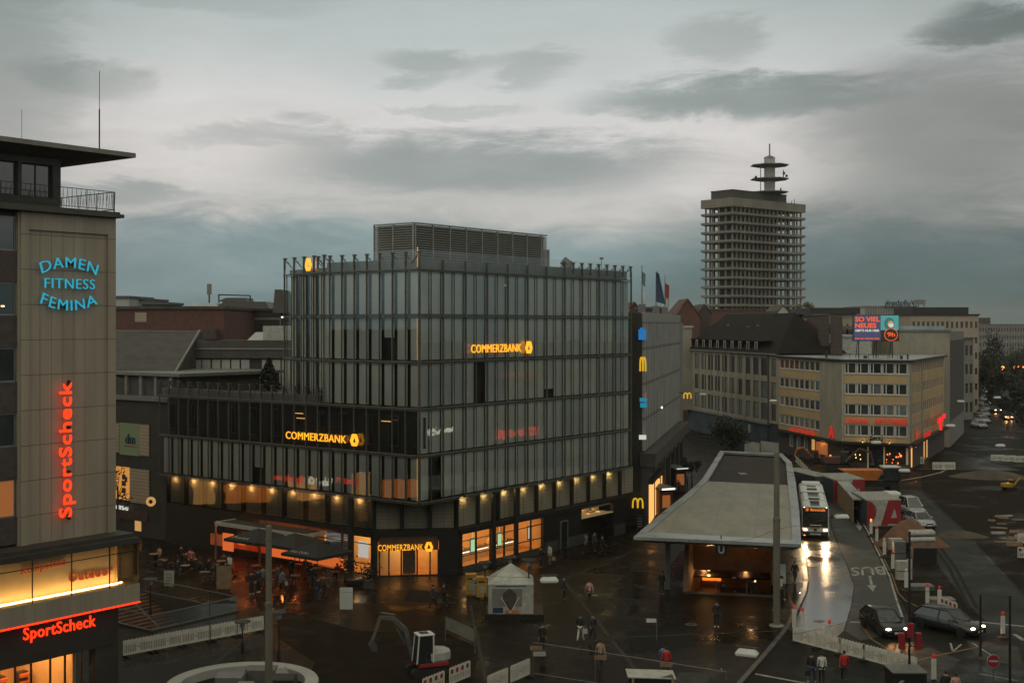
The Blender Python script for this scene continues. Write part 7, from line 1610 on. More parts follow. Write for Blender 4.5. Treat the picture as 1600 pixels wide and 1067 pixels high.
# bags carried or set down by walkers
for i, (px, py, m, lb) in enumerate(((1262, 1050, 'black', 'black shoulder bag at the hip of the leftmost walker at the crossing'), (914, 985, 'dirty_white', 'pale shopping bag held by the person with the white skirt'), (446, 910, 'dirty_white', 'pale bag held right of the left mast'), (687, 938, 'brick_dark', 'dark bag between the walking pair below the bank entrance'), (865, 872, 'timber', 'brown bag beside the person in the white jacket'), (1127, 962, 'black', 'black bag held by the person in front of the stair hall'))):
    p = G(px, py, .75); b_ = thing('carried_bag', lb, 'bag', (p.x, p.y, .5)); mb = MB(); mb.loft([[p + Vector((x * .17, y * .07, -.17)) for x, y in ((-1, -1), (1, -1), (1, 1), (-1, 1))], [p + Vector((x * .14, y * .05, .12)) for x, y in ((-1, -1), (1, -1), (1, 1), (-1, 1))]]); mb.build('pouch', M[m], b_)
    mb = MB(); mb.path([p + Vector((-.1, 0, .12)), p + Vector((-.06, 0, .3)), p + Vector((.06, 0, .3)), p + Vector((.1, 0, .12))], .01, 4); mb.build('strap', M[m], b_)
# ================================================================ vehicles
mat('bus_white', (.55, .56, .54), .35, var=.06, scale=1); mat('car_dark', (.012, .013, .015), .25, .3, var=.1, spec=.8); mat('car_grey', (.022, .026, .03), .25, .4, var=.1, spec=.8); mat('car_silver', (.36, .37, .38), .3, .5, var=.08)
def wheel(mb_parent, x, y, r=.32, w=.22, mats=None):
    mb = MB(); mb.tube((x - w / 2, y, r), (x + w / 2, y, r), r, n=18); ty = mb.build('wheel', M['rubber'], mb_parent)
    s = 1 if x > 0 else -1; mb = MB(); mb.tube((x + s * (w / 2 - .01), y, r), (x + s * (w / 2 + .01), y, r), r * .62, n=12); mb.build('rim', M['dark_metal'], ty)
def spot(parent, p, d, e, col=(1, .82, .55), size=70, r=.05):
    l = bpy.data.lights.new('lamp_beam', 'SPOT'); l.energy = e; l.color = col; l.spot_size = R(size); l.spot_blend = .7; l.shadow_soft_size = r
    o = bpy.data.objects.new('lamp_beam', l); COL.objects.link(o); o.parent = parent; o.location = p; o.rotation_euler = Vector(d).to_track_quat('-Z', 'Y').to_euler(); return o
def car(label, paint, kind='hatch', lights=True, L=4.3, W=1.78, Hh=1.48, name='parked_car'):
    """front faces -Y, centre at origin"""
    t = thing(name, label, 'car'); h = L / 2; w = W / 2
    # lower body: sections along the length (y, half width bottom, half width top, z bottom, z top)
    S_ = [(-h, w * .72, w * .66, .32, .52), (-h + .10, w * .9, w * .82, .24, .64), (-h + .45, w * .98, w * .92, .22, .74), (-h + 1.15, w, w * .93, .22, .86), (-h + 1.9, w, w * .92, .22, .92), (0.5, w, w * .92, .22, .94), (h - .7, w, w * .92, .22, .97), (h - .15, w * .95, w * .88, .25, .93), (h, w * .84, w * .78, .34, .78)]
    rings = []
    for y, wb, wt_, z0, z1 in S_:
        m_ = (z0 + z1) / 2; rings.append([Vector(p) for p in ((-wb * .92, y, z0), (wb * .92, y, z0), (wb, y, z0 + .12), (wb * 1.0, y, m_), (wt_, y, z1 - .05), (wt_ * .88, y, z1), (-wt_ * .88, y, z1), (-wt_, y, z1 - .05), (-wb * 1.0, y, m_), (-wb, y, z0 + .12))])
    mb = MB(); mb.smooth = True; mb.loft(rings); b = mb.build('body', M[paint], t)
    # cabin glass and roof
    a0, a1, b1, b0 = -h + 1.15, -h + 1.95, (h - .75 if kind != 'sedan' else h - 1.3), (h - .12 if kind != 'sedan' else h - .6)
    cw = w * .88; rw = w * .68; zb_, zt_ = .90, Hh
    g = MB(); g.loft([[Vector((-cw, a0, zb_ - .03)), Vector((cw, a0, zb_ - .03)), Vector((cw, b0, zb_)), Vector((-cw, b0, zb_))], [Vector((-rw, a1, zt_ - .04)), Vector((rw, a1, zt_ - .04)), Vector((rw, b1, zt_ - .05)), Vector((-rw, b1, zt_ - .05))]]); g.build('windows', M['window_glass'], t)
    r = MB(); r.smooth = True; r.loft([[Vector((x * 1.02, y, zt_ - .07)) for x, y in ((-rw, a1), (rw, a1), (rw, b1), (-rw, b1))], [Vector((x * .98, y * .97, zt_)) for x, y in ((-rw, a1), (rw, a1), (rw, b1), (-rw, b1))]]); r.build('roof', M[paint], t)
    pl = MB()
    for s in (-1, 1):
        pl.tube((s * cw, a0, zb_), (s * rw, a1, zt_ - .03), .045, n=5); pl.tube((s * cw, b0, zb_), (s * rw, b1, zt_ - .04), .06, n=5); pl.tube((s * cw * 1.0, .25, zb_), (s * rw * 1.02, .2, zt_ - .04), .04, n=4); pl.tube((s * rw, a1, zt_ - .04), (s * rw, b1, zt_ - .05), .035, n=4)
    pl.build('pillars', M[paint], t)
    for x in (-w + .1, w - .1):
        for y in (-h + .85, h - .8): wheel(t, x, y)
    for s in (-1, 1):
        mb = MB(); mb.ball((s * w * .66, -h + .16, .62), .19, .12, .085, 10, 6); hl = mb.build('headlight', M['headlamp' if lights else 'curtain_glass'], t)
        if lights: spot(hl, (s * w * .66, -h - .05, .6), (0, -1, -.25), 90, (1, .45, .15))
        mb = MB(); mb.ball((s * w * .74, -h + .2, .36), .08, .05, .04, 8, 5); mb.build('fog_lamp', M['headlamp_orange' if lights else 'curtain_glass'], t)
        mb = MB(); mb.ball((s * (w + .12), a0 + .45, .98), .11, .07, .08); mb.build('mirror', M[paint], t)
        mb = MB(); mb.ball((s * w * .7, h - .06, .7), .15, .06, .1); mb.build('tail_light', M['red_paint'], t)
    for s in (-1, 1):
        mb = MB()
        for y in (a0 + .55, .22, b1 + .05): mb.box(s * w - .006, s * w + .006, y, y + .015, .34, .9)
        mb.box(s * w - .004, s * w + .008, a0 + .5, b1, .52, .545); mb.build('door_seam', M['black'], t)
        mb = MB(); mb.box(s * w - .01, s * w + .03, .0, .16, .78, .81); mb.build('door_handle', M[paint], t)
        mb = MB(); mb.tube((s * .1, a0 + .02, zb_ + .02), (s * .55, a0 + .35, zb_ + .27), .012, n=4); mb.build('wiper', M['black'], t)
    mb = MB(); mb.box(-w * .42, w * .42, -h - .02, -h + .1, .5, .6); mb.build('grille', M['black'], t); mb = MB(); mb.box(-.26, .26, -h - .035, -h - .015, .36, .47); mb.build('number_plate', M['white_paint'], t)
    mb = MB(); mb.box(-w * .8, w * .8, -h + .0, -h + .1, .24, .33); mb.build('bumper', M['black'], t)
    return t
def place(o, px, py, rz, z=RZ, s=1): o.location = G(px, py, z); o.rotation_euler = (0, 0, R(rz)); o.scale = (s, s, s)
c1 = car('black car with lit headlights waiting left behind the traffic signal', 'car_dark', name='car'); place(c1, 1381, 986, 8)
c2 = car('dark grey estate car with lit headlights right of the traffic signal', 'car_grey', L=4.7, name='car'); place(c2, 1481, 985, 38)
c3 = car('silver car parked behind the nearer red lettered container', 'car_silver', lights=False, name='car'); place(c3, 1437, 822, 8)
c4 = car('pale van like car behind the silver parked car', 'car_silver', lights=False, Hh=1.85, name='car'); place(c4, 1424, 803, 8)
# ---- bus
bus = thing('articulated_bus', 'white articulated city bus with orange destination display and lit headlights', 'bus')
bw, bl, bh = 1.27, 18.0, 3.05
def bring(y, x=1.0, z1=bh, dy=0): return [Vector((sx * bw * x, y, z)) if False else Vector((sx, y, z)) for sx, z in ((-bw * x, .3), (bw * x, .3), (bw * x, 1.2), (bw * x, z1 - .25), (bw * x * .9, z1 - .06), (bw * x * .7, z1), (-bw * x * .7, z1), (-bw * x * .9, z1 - .06), (-bw * x, z1 - .25), (-bw * x, 1.2))]
mb = MB(); mb.loft([bring(0, .93), bring(.12, .99), bring(9.6)]); mb.build('body', M['bus_white'], bus)
mb = MB(); mb.loft([bring(10.7), bring(17.85), bring(18, .96)]); mb.build('rear_body', M['bus_white'], bus)
mb = MB()
for k in range(7): y = 9.6 + k * 1.1 / 6; mb.loft([bring(y, .95 if k % 2 else .99, bh - (.08 if k % 2 else .02)), bring(min(10.7, y + .09), .95 if k % 2 else .99, bh - (.08 if k % 2 else .02))])
mb.build('bellows', M['rubber'], bus)
mb = MB(); mb.loft([[Vector((s * bw * .9, -.03, z)) for s, z in ((-1, 1.12), (1, 1.12), (1, 2.95), (-1, 2.95))], [Vector((s * bw * 1.004, .35, z)) for s, z in ((-1, 1.12), (1, 1.12), (1, 2.95), (-1, 2.95))]]); mb.build('windscreen', M['dark_glass'], bus)
for s in (-1, 1):
    mb = MB(); mb.box(s * bw * 1.004 - .01, s * bw * 1.004 + .01, .5, 9.4, 1.2, 2.6); mb.build('side_window', M['dark_glass'], bus)
    mb = MB(); mb.box(s * bw * 1.004 - .01, s * bw * 1.004 + .01, 10.9, 17.5, 1.2, 2.6); mb.build('side_window', M['dark_glass'], bus)
    mb = MB(); mb.ball((s * .92, -.02, .88), .2, .06, .085, 8, 5); hl = mb.build('headlight', M['headlamp'], bus)
    spot(hl, (s * .92, -.12, .85), (0, -1, -.10), 1100, (1, .66, .34), 85)
    mb = MB(); mb.ball((s * 1.02, -.06, 2.98), .06, .05, .05); mb.build('marker_lamp', M['white_light'], bus)
    mb = MB(); mb.ball((s * (bw + .22), -.2, 2.2), .1, .08, .2); mb.tube((s * bw * .95, -.0, 2.75), (s * (bw + .22), -.2, 2.4), .025, n=4); mb.build('mirror', M['black'], bus)
    for y in (2.6, 8.2, 13.6):
        mb = MB(); mb.tube((s * bw - .28 * s, y, .48), (s * bw + .01 * s, y, .48), .48, n=18); mb.build('wheel', M['rubber'], bus)
mb = MB(); mb.ball((-1.12, -.02, .98), .1, .05, .08); mb.build('turn_signal', M['beacon_amber'], bus); mb = MB(); mb.ball((-1.0, -.05, .35), .1, .04, .05); mb.build('turn_signal', M['beacon_amber'], bus)
mb = MB(); mb.box(-bw * .92, bw * .92, -.04, .1, .3, .68); mb.build('bumper', M['black'], bus)
mb = MB(); mb.box(-.13, .13, -.045, -.03, .78, .98); mb.build('front_emblem', M['black'], bus); mb = MB(); put_text(mb, 'BOGESTRA', (-.6, -.035, .98), (1, 0, 0), (0, 0, 1), 1.0, .1, .01, bold=.02); mb.build('front_lettering', M['red_paint'], bus)
mb = MB(); mb.box(-.95, .95, -.06, -.03, 2.62, 2.92); mb.build('destination_display', M['black'], bus)
mb = MB(); put_text(mb, '28  Bärenstraße', (-.9, -.065, 2.64), (1, 0, 0), (0, 0, 1), 1.8, .26, .01, bold=.015); mb.build('destination_text', M['sign_orange'], bus)
for s in (-1, 1): mb = MB(); mb.tube((s * .15, -.06, 1.16), (s * .75, -.05, 1.9), .015, n=4); mb.build('wiper', M['black'], bus)
for y in (.25, 5.6, 12.3): mb = MB(); mb.box(-bw * 1.004 - .02, -bw * 1.004 + .005, y, y + 1.25, .4, 2.65); mb.build('door', M['window_glass'], bus)
mb = MB(); mb.box(-.5, .5, -.05, -.02, .42, .54); mb.build('number_plate', M['white_paint'], bus)
mb = MB(); mb.box(-.5, .55, -.04, -.035, 1.3, 1.34); mb.build('dash_light', M['lit_window'], bus)
for y, w_, d_, m in ((.5, .42, .5, 'galvanised'), (1.6, .4, .35, 'dark_metal'), (2.5, .45, .6, 'dark_metal'), (3.3, .4, .3, 'galvanised'), (4.6, .5, 1.0, 'dark_metal'), (7.2, .45, .9, 'galvanised'), (8.6, .5, .7, 'dark_metal'), (12.0, .5, 1.0, 'dark_metal'), (14.6, .45, .8, 'galvanised')):
    mb = MB(); mb.box(-w_, w_, y, y + d_, bh, bh + .1); mb.build('roof_hatch', M[m], bus, bevel=.02)
for y in (3.9, 6.2, 8.2):
    mb = MB(); mb.box(-1.05, 1.05, y, y + .12, bh - .03, bh + .06); mb.build('roof_rail', M['bus_white'], bus)
mb = MB(); mb.box(-1.0, -.55, 4, 9, bh, bh + .16); mb.box(.55, 1.0, 4, 9, bh, bh + .16); mb.build('roof_fairing', M['bus_white'], bus, bevel=.05)
mb = MB(); mb.box(-.95, .95, 15.8, 17.4, bh, bh + .3); mb.build('air_unit', M['bus_white'], bus, bevel=.06)
bp_ = G(1274, 842, RZ); bus.location = bp_; bus.rotation_euler = (0, 0, R(-12))
# ---- containers
def container(label, px0, px1, py, py0, L, rot, txt, nm='site_container', hh=2.6, m='dirty_white', side='hoarding'):
    a, b = G(px0, py, RZ), G(px1, py - 1, RZ); W = Wall((a.x, a.y), (b - a).xy, (b - a).length); t = thing(nm, label, 'container', tuple(a))
    d = az(rot); mb = MB(); mb.para(W.p(0, RZ, 0), W.d * W.L, d * L, (0, 0, hh)); mb.build('body', M[m], t)
    mb = MB()
    n = int(L / .35)
    for k in range(n): q = W.p(0, RZ + hh, 0) + d * (k * .35); mb.para(q, W.d * W.L, d * .16, (0, 0, .05))
    mb.build('roof_ribs', M['dirty_white'], t)
    mb = MB(); mb.para(W.p(-.02, RZ + .08, 0), d * L * .98, -W.d * .04, (0, 0, hh - .16)); mb.build('side_sheet', M[side], t)
    if txt:   # big red letter shapes running off the panel, as on a printed tarpaulin
        z0 = RZ + .05; z1 = RZ + hh - .05; w = W.L; o = .02
        mb = MB()
        pr = lambda x, z: W.p(w * x, z0 + (z1 - z0) * z, o)
        arc_ = [(.0, 0), (.0, 1)] + [(.28 * math.sin(math.pi * k / 10) + .0, .5 + .5 * math.cos(math.pi * k / 10)) for k in range(1, 10)]
        mb.face([pr(0, .12)] + [pr(.27 * math.sin(math.pi * (1 - k / 10)), .56 + .44 * -math.cos(math.pi * (1 - k / 10))) for k in range(10, -1, -1)])
        mb.face([pr(0, 0), pr(.08, 0), pr(.12, .14), pr(0, .14)]); mb.build('red_letter', M['red_paint'], t)
        mb = MB(); mb.face([pr(.36, 0), pr(.56, 0), pr(.72, 1), pr(.58, 1)]) if False else None
        mb.mesh([pr(.40, 0), pr(1, 0), pr(1, 1), pr(.62, 1)], [(0, 1, 2, 3)]); mb.build('red_letter', M['red_paint'], t)
        mb = MB(); tr_ = lambda x, z: W.p(w * x, z0 + (z1 - z0) * z, o + .01); mb.face([tr_(.70, .30), tr_(.88, .30), tr_(.80, .68)]); mb.face([tr_(.60, .0), tr_(.92, .0), tr_(.9, .06), tr_(.62, .06)]); mb.build('letter_hole', M['dirty_white'], t)
    return t
container('nearer white site container with large red letters, left of the silver car', 1355, 1408, 822, 0, 6.5, 2, True)
container('farther white site container with large red letters behind the passage', 1303, 1351, 785, 0, 6.2, -4, True)
container('dark grey site container left of the farther lettered one', 1274, 1302, 778, 0, 9, -14, False, m='concrete_dark', hh=2.5)
pw = thing('covered_walkway', 'low covered walkway with grey roof between the two lettered containers', 'walkway', tuple(G(1340, 800, RZ))); a, b = G(1353, 817, RZ), G(1320, 778, RZ); d = (b - a); mb = MB(); n = Vector((d.y, -d.x, 0)).normalized()
mb.para(a + up * 2.3, d, -n * 1.3, (0, 0, .15)); mb.build('roof', M['wet_metal_roof'], pw)
for k in range(7): mb = MB(); mb.para(a + d * (k / 6.2), d.normalized() * .1, -n * .1, (0, 0, 2.3)); mb.build('post', M['galvanised'], pw)
mb = MB(); mb.para(a - n * 1.2, d, -n * .06, (0, 0, 2.3)); mb.build('rear_wall', M['timber'], pw); mb = MB(); mb.para(a + d * .3 - n * .4, d * .15, -n * .5, (0, 0, 1.6)); mb.build('cabinet', M['blue_paint'], pw)
# ---- mini excavator
ex = thing('mini_excavator', 'white and red mini excavator with raised boom in the lower middle', 'excavator')
for s in (-1, 1):
    mb = MB(); q = [(-1.1, .12), (-.95, .0), (.95, .0), (1.1, .12), (1.15, .35), (1.0, .5), (-1.0, .5), (-1.15, .35)]; mb.loft([[Vector((x, s * .55 - .18, z)) for x, z in q], [Vector((x, s * .55 + .18, z)) for x, z in q]]); mb.build('track', M['rubber'], ex)
mb = MB(); mb.box(-.75, 1.05, -.8, .8, .55, .85); mb.build('turntable', M['red_paint'], ex, bevel=.06)
mb = MB(); mb.smooth = False; q = [(1.25, -.55), (1.35, 0), (1.25, .55), (.8, .82), (-.1, .82), (-.1, -.82), (.8, -.82)]; mb.prism(q, .85, 1.4); mb.build('engine_cover', M['concrete_light'], ex, bevel=.08)
mb = MB(); mb.loft([[Vector((x, y, .85)) for x, y in ((-.9, -.82), (.1, -.82), (.1, .12), (-.9, .12))], [Vector((x, y, 2.4)) for x, y in ((-.75, -.76), (.12, -.76), (.12, .06), (-.75, .06))]]); mb.build('cab_glass', M['dark_glass'], ex)
mb = MB(); mb.box(-.82, .2, -.82, .12, 2.4, 2.5); mb.build('cab_roof', M['white_paint'], ex, bevel=.04); mb = MB(); mb.box(-.6, -.1, -.6, -.1, 2.5, 2.53); mb.build('roof_window', M['dark_glass'], ex)
mb = MB()
for x, y, x2, y2 in ((-.9, -.82, -.75, -.76), (.1, -.83, .12, -.77), (.1, .12, .12, .06), (-.9, .12, -.75, .06)): mb.tube((x, y, .85), (x2, y2, 2.4), .045, n=5)
mb.build('cab_frame', M['white_paint'], ex)
bm_ = [(-.85, .3, 1.0), (-1.25, .3, 2.6), (-2.0, .3, 3.35), (-2.85, .3, 3.5)]
mb = MB()
for (a, b), (w0, w1) in zip(zip(bm_, bm_[1:]), ((.16, .2), (.2, .17), (.17, .11))): mb.tube(a, b, w0, w1, n=4)
mb.build('boom', M['galvanised'], ex); mb = MB(); mb.tube((-2.75, .3, 3.55), (-3.25, .3, 2.2), .13, .09, n=4); mb.build('dipper', M['galvanised'], ex)
mb = MB(); mb.tube((-1.0, .3, 1.4), (-1.9, .3, 2.9), .05, n=6); mb.tube((-1.9, .3, 3.55), (-2.75, .3, 3.75), .05, n=6); mb.build('hydraulic_ram', M['galvanised'], ex)
mb = MB(); mb.loft([[Vector((x, .05, z)) for x, z in ((-3.25, 2.25), (-3.45, 1.9), (-3.35, 1.6), (-3.0, 1.55), (-3.05, 2.0))], [Vector((x, .55, z)) for x, z in ((-3.25, 2.25), (-3.45, 1.9), (-3.35, 1.6), (-3.0, 1.55), (-3.05, 2.0))]]); mb.build('bucket', M['concrete_dark'], ex)
ex.location = G(668, 1052); ex.rotation_euler = (0, 0, R(22)); ex.scale = (.98,) * 3
# ---- orange excavator and dumper near the pharmacy
def digger(label, px, py, rz, s, m='orange_paint'):
    t = thing('excavator', label, 'excavator')
    for q in (-1, 1):
        mb = MB(); pr = [(-1.9, .3), (-1.6, .0), (1.6, .0), (1.9, .3), (1.8, .8), (-1.8, .8)]; mb.loft([[Vector((x, q * 1.0 - .3, z)) for x, z in pr], [Vector((x, q * 1.0 + .3, z)) for x, z in pr]]); mb.build('track', M['rubber'], t)
    mb = MB(); mb.box(-.4, 2.2, -1.3, 1.3, .95, 2.1); mb.build('engine_body', M[m], t, bevel=.12); mb = MB(); mb.box(-1.6, -.4, -1.3, .0, .95, 2.9); mb.build('cab', M['window_glass'], t, bevel=.08); mb = MB(); mb.box(-1.65, -.35, -1.35, .05, 2.9, 3.0); mb.build('cab_roof', M[m], t)
    mb = MB(); mb.tube((-1.2, .6, 1.4), (-3.4, .6, 3.6), .26, .24, n=4); mb.tube((-3.4, .6, 3.6), (-5.2, .6, 3.0), .24, .2, n=4); mb.build('boom', M[m], t); mb = MB(); mb.tube((-5.1, .6, 3.2), (-5.6, .6, 1.3), .2, .15, n=4); mb.build('dipper', M[m], t); mb = MB(); mb.ball((-5.4, .6, 1.0), .5, .45, .4, 6, 4); mb.build('bucket', M['dark_metal'], t)
    mb = MB(); mb.ball((1.2, .8, 2.3), .14, .14, .14); mb.build('beacon_lamp', M['beacon_amber'], t)
    t.location = G(px, py, RZ); t.rotation_euler = (0, 0, R(rz)); t.scale = (s,) * 3; return t
digger('orange and red excavator in front of the pharmacy left shop window', 1310, 733, 160, .85, 'brick_red'); digger('dull orange excavator left of the red one beside the canopy', 1278, 722, 10, .62)
digger('yellow excavator in the dark site at the far right', 1577, 765, 200, .4, 'yellow_paint')
dp = thing('dumper', 'orange skip dumper with dark cab behind the farther container', 'dumper', tuple(G(1362, 774, RZ))); p = G(1355, 768, RZ)
def dbox(mb, x0, x1, y0, y1, z0, z1): mb.box(p.x + x0, p.x + x1, p.y + y0, p.y + y1, RZ + z0, RZ + z1)
mb = MB(); mb.loft([[p + Vector((x, y, 1.5)) for x, y in ((-2.2, -1), (.9, -1), (.9, 1), (-2.2, 1))], [p + Vector((x, y, 2.7)) for x, y in ((-3.3, -1.2), (1.6, -1.2), (1.6, 1.2), (-3.3, 1.2))]]); mb.build('skip', M['orange_paint'], dp)
mb = MB(); dbox(mb, -2, 3.6, -.7, .7, .7, 1.4); mb.build('chassis', M['dark_metal'], dp); mb = MB(); dbox(mb, 1.8, 3.8, -1.0, 1.0, 1.4, 3.0); mb.build('cab', M['window_glass'], dp, bevel=.08); mb = MB(); dbox(mb, 1.75, 3.85, -1.05, 1.05, 3.0, 3.1); mb.build('cab_roof', M['white_paint'], dp)
for x in (-1.4, 3.0):
    for y in (-1, 1): mb = MB(); mb.tube(p + Vector((x, y * 1.1 - .2, .55)), p + Vector((x, y * 1.1 + .2, .55)), .55, n=14); mb.build('wheel', M['rubber'], dp)
mb = MB(); q = G(1393, 790, RZ); mb.box(q.x - .9, q.x + .9, q.y - .8, q.y + .8, RZ, 1.5); tag(mb.build('water_tank', M['white_paint'], loc=q, bevel=.25), 'rounded white tank behind the nearer lettered container', 'tank')
# sand heaps
def heap(px, py, rx, ry, h, m, nm, label, cat='heap', seed=1):
    p = G(px, py, RZ); random.seed(seed); mb = MB(); mb.smooth = True; rings = []
    for j in range(9):
        f = j / 8; r = 1 - f; rings.append([p + Vector((rx * r * math.cos(a) * (1 + .13 * math.sin(3 * a + seed + f)) , ry * r * math.sin(a) * (1 + .1 * math.cos(2 * a + f * 2)), h * (1 - r ** 1.6) ** 1.0 * (1 + random.uniform(-.03, .03)))) for a in [k * 2 * math.pi / 20 for k in range(20)]])
    rings = [[v for v in r] for r in rings]; mb.loft(rings, cap=False); return tag(mb.build(nm, M[m], loc=p), label, cat)
heap(1418, 846, 2.6, 2.2, 2.1, 'sand', 'sand_heap', 'brown sand heap in front of the nearer lettered container', seed=2); heap(1448, 852, 2.0, 1.6, 1.2, 'sand', 'sand_heap', 'lower right spill of brown sand beside the silver car', seed=4)
heap(1383, 852, 1.0, .8, .7, 'sand', 'sand_heap', 'small dark sand heap between the beacons', seed=6); heap(1550, 745, 5, 4, .9, 'earth', 'earth_heap', 'wide flat dark earth heap on the far right site', seed=5); heap(1500, 838, 2.5, 1.5, .6, 'earth', 'earth_heap', 'low dark earth heap right of the pale road', seed=9)
# stacked pipes and crates
for k in range(4):
    p = G(1422, 872 - k * 1.0, RZ); mb = MB(); y = p.y + (k % 2) * .5; z = .45 + (k // 2) * .45; mb.tube((p.x, y, z + 1.0), (p.x + 2.2, y + .3, z + 1.0), .22, n=12); tag(mb.build('plastic_pipe', M['dirty_white'], loc=p), 'white pipe in the stack below the sand heap, %s' % ('lower front', 'lower back', 'upper front', 'upper back')[k], 'pipe', 'white pipes stacked below the sand heap')
p = G(1430, 880, RZ); mb = MB(); mb.box(p.x - .2, p.x + 1.8, p.y - .1, p.y + .9, RZ, 1.2); tag(mb.build('pipe_rack', M['dark_metal'], loc=p), 'dark rack carrying the stacked white pipes', 'rack')
for x, y, w, h_, m, lb in ((1405, 880, .5, 1.9, 'galvanised', 'pale wrapped panel stack left of the white pipes'), (1409, 905, .45, 1.5, 'dirty_white', 'white and green wrapped stack below the panel stack'), (1421, 905, .2, 1.6, 'dirty_white', 'narrow white post like crate right of the wrapped stack'), (1399, 858, .6, 1.0, 'dirty_white', 'white board box at the foot of the sand heap'), (1412, 862, .55, .9, 'car_dark', 'dark tarpaulin covered crate on the sand heap foot'), (1436, 920, 1.0, .35, 'galvanised', 'flat pale sheet lying above the beacons'), (1470, 940, .9, .3, 'concrete', 'low grey concrete block behind the beacons')):
    p = G(x, y, RZ); mb = MB(); mb.box(p.x - w, p.x + w, p.y - w * .6, p.y + w * .6, RZ, RZ + h_); mb.mi = 1; mb.box(p.x - w * 1.02, p.x + w * 1.02, p.y - w * .62, p.y + w * .62, RZ + h_ * .45, RZ + h_ * .5); tag(mb.build('material_stack', [M[m], M['dark_metal']], loc=p, bevel=.03), lb, 'stack')
random.seed(33)
for k in range(22):
    x, y = random.uniform(1535, 1610), random.uniform(795, 855); p = G(x, y, RZ); l = random.uniform(.6, 2.2); a = random.uniform(-.5, .5); mb = MB(); mb.para(p, (l * math.cos(a), l * math.sin(a), 0), (-.25 * math.sin(a), .25 * math.cos(a), 0), (0, 0, random.uniform(.1, .4)))
    w1 = ('pale', 'brown', 'thin', 'short', 'broad')[k % 5]; tag(mb.build('timber_plank', M[('timber', 'dirty_white', 'timber', 'concrete', 'brick_dark')[k % 5]], loc=p), w1 + ' plank lying loose on the dark site at the right edge', 'plank', 'planks lying about the dark site on the right')
for k, (x, y) in enumerate(((1548, 721), (1566, 722), (1584, 723), (1602, 724), (1457, 735), (1410, 726), (1590, 873), (1590, 850))):
    f = dup(fp if k not in (6,) else fr_, G(x, y, RZ), R(2), ('%s barrier panel' % ('first pale', 'second pale', 'third pale', 'rightmost pale', 'lone white', 'lone pale', 'white striped', 'plain white')[k]) + (' in the far row on the right site', ' in the far row on the right site', ' in the far row on the right site', ' in the far row on the right site', ' on the far kerb right of the pharmacy', ' beside the pharmacy corner door', ' at the right edge above the planks', ' at the right edge beside the planks')[k], 'barrier panels on the right site')
    if k in (4, 5): f.scale = (1.6, 1, 1.15)
ta = thing('tarpaulin_fence', 'pale tarpaulin hung on a site fence behind the far end of the canopy', 'fence', tuple(G(1190, 718)))
for x0, x1 in ((1163, 1187), (1189, 1217)): W = Wall(G(x0, 712).xy, (G(x1, 716) - G(x0, 712)).xy); mb = MB(); W.box(mb, 0, (G(x1, 716) - G(x0, 712)).length, .3, 2.3, 0, .04); mb.build('tarpaulin', M['concrete_light'], ta)
for x in (1163, 1188, 1217): mb = MB(); q = G(x, 714); mb.tube(q, q + up * 2.5, .05, n=5); mb.build('post', M['galvanised'], ta)
pF, _ = row(G(1243, 722, RZ), G(1276, 757, RZ), 9)
for i, (q, a) in enumerate(pF): dup(fp, q, a, ('first', 'second', 'third', 'fourth', 'fifth', 'sixth', 'seventh', 'eighth', 'ninth')[i] + ' white barrier panel from the far end along the rear of the bus lane', 'white barrier panels behind the bus')
# far street cars
fc_ = car('x', 'car_silver', lights=False, name='parked_car'); place(fc_, 1530, 668, 5)
fc_['label'] = 'nearest of the pale cars parked in line far up the street'; fc_['group'] = 'cars parked in line far up the street'
for k in range(9):
    y = 660 - k * 8.5 * (.93 ** k) - k * 2; x = 1535 + (k * 1.6); dup(fc_, G(x, max(592, y), RZ), R(5), ('second', 'third', 'fourth', 'fifth', 'sixth', 'seventh', 'eighth', 'ninth', 'farthest')[k] + ' pale car counted from the near end of the line parked up the street', 'cars parked in line far up the street')
c7 = car('car with bright headlights driving toward the viewer far up the street', 'car_dark', name='car'); place(c7, 1556, 644, -6); c8 = car('dark car with one bright lamp right of the oncoming one far away', 'car_dark', name='car'); place(c8, 1572, 655, -6)
def lampball(px, py, Y, r, m, nm, lb, cat='lamp'):
    p = P(px, py, Y); mb = MB(); mb.ball(p, r, r, r, 8, 6); mb.mi = 1; mb.tube((p.x, p.y, RZ), p - up * r * .8, .07, n=5); tag(mb.build(nm, [M[m], M['dark_metal']], loc=p), lb, cat)
lampball(1567, 575, 330, .55, 'sodium_lamp', 'street_lamp', 'leftmost glowing orange street lamp before the dark trees'); lampball(1586, 574, 340, .45, 'sodium_lamp', 'street_lamp', 'middle glowing orange street lamp before the dark trees'); lampball(1593, 574, 345, .5, 'sodium_lamp', 'street_lamp', 'glowing orange street lamp second from the right edge'); lampball(1599, 573, 345, .45, 'sodium_lamp', 'street_lamp', 'glowing orange street lamp at the right edge'); lampball(1521, 607, 300, .3, 'white_light', 'street_lamp', 'small white lamp at the foot of the tall beige block')
lampball(1575, 652, 240, .22, 'beacon_amber', 'warning_lamp', 'amber warning lamp on the far works'); lampball(1583, 652, 240, .12, 'signal_red', 'warning_lamp', 'small red lamp right of the amber one'); lampball(1573, 659, 235, .16, 'beacon_amber', 'warning_lamp', 'lower amber lamp under the far works')
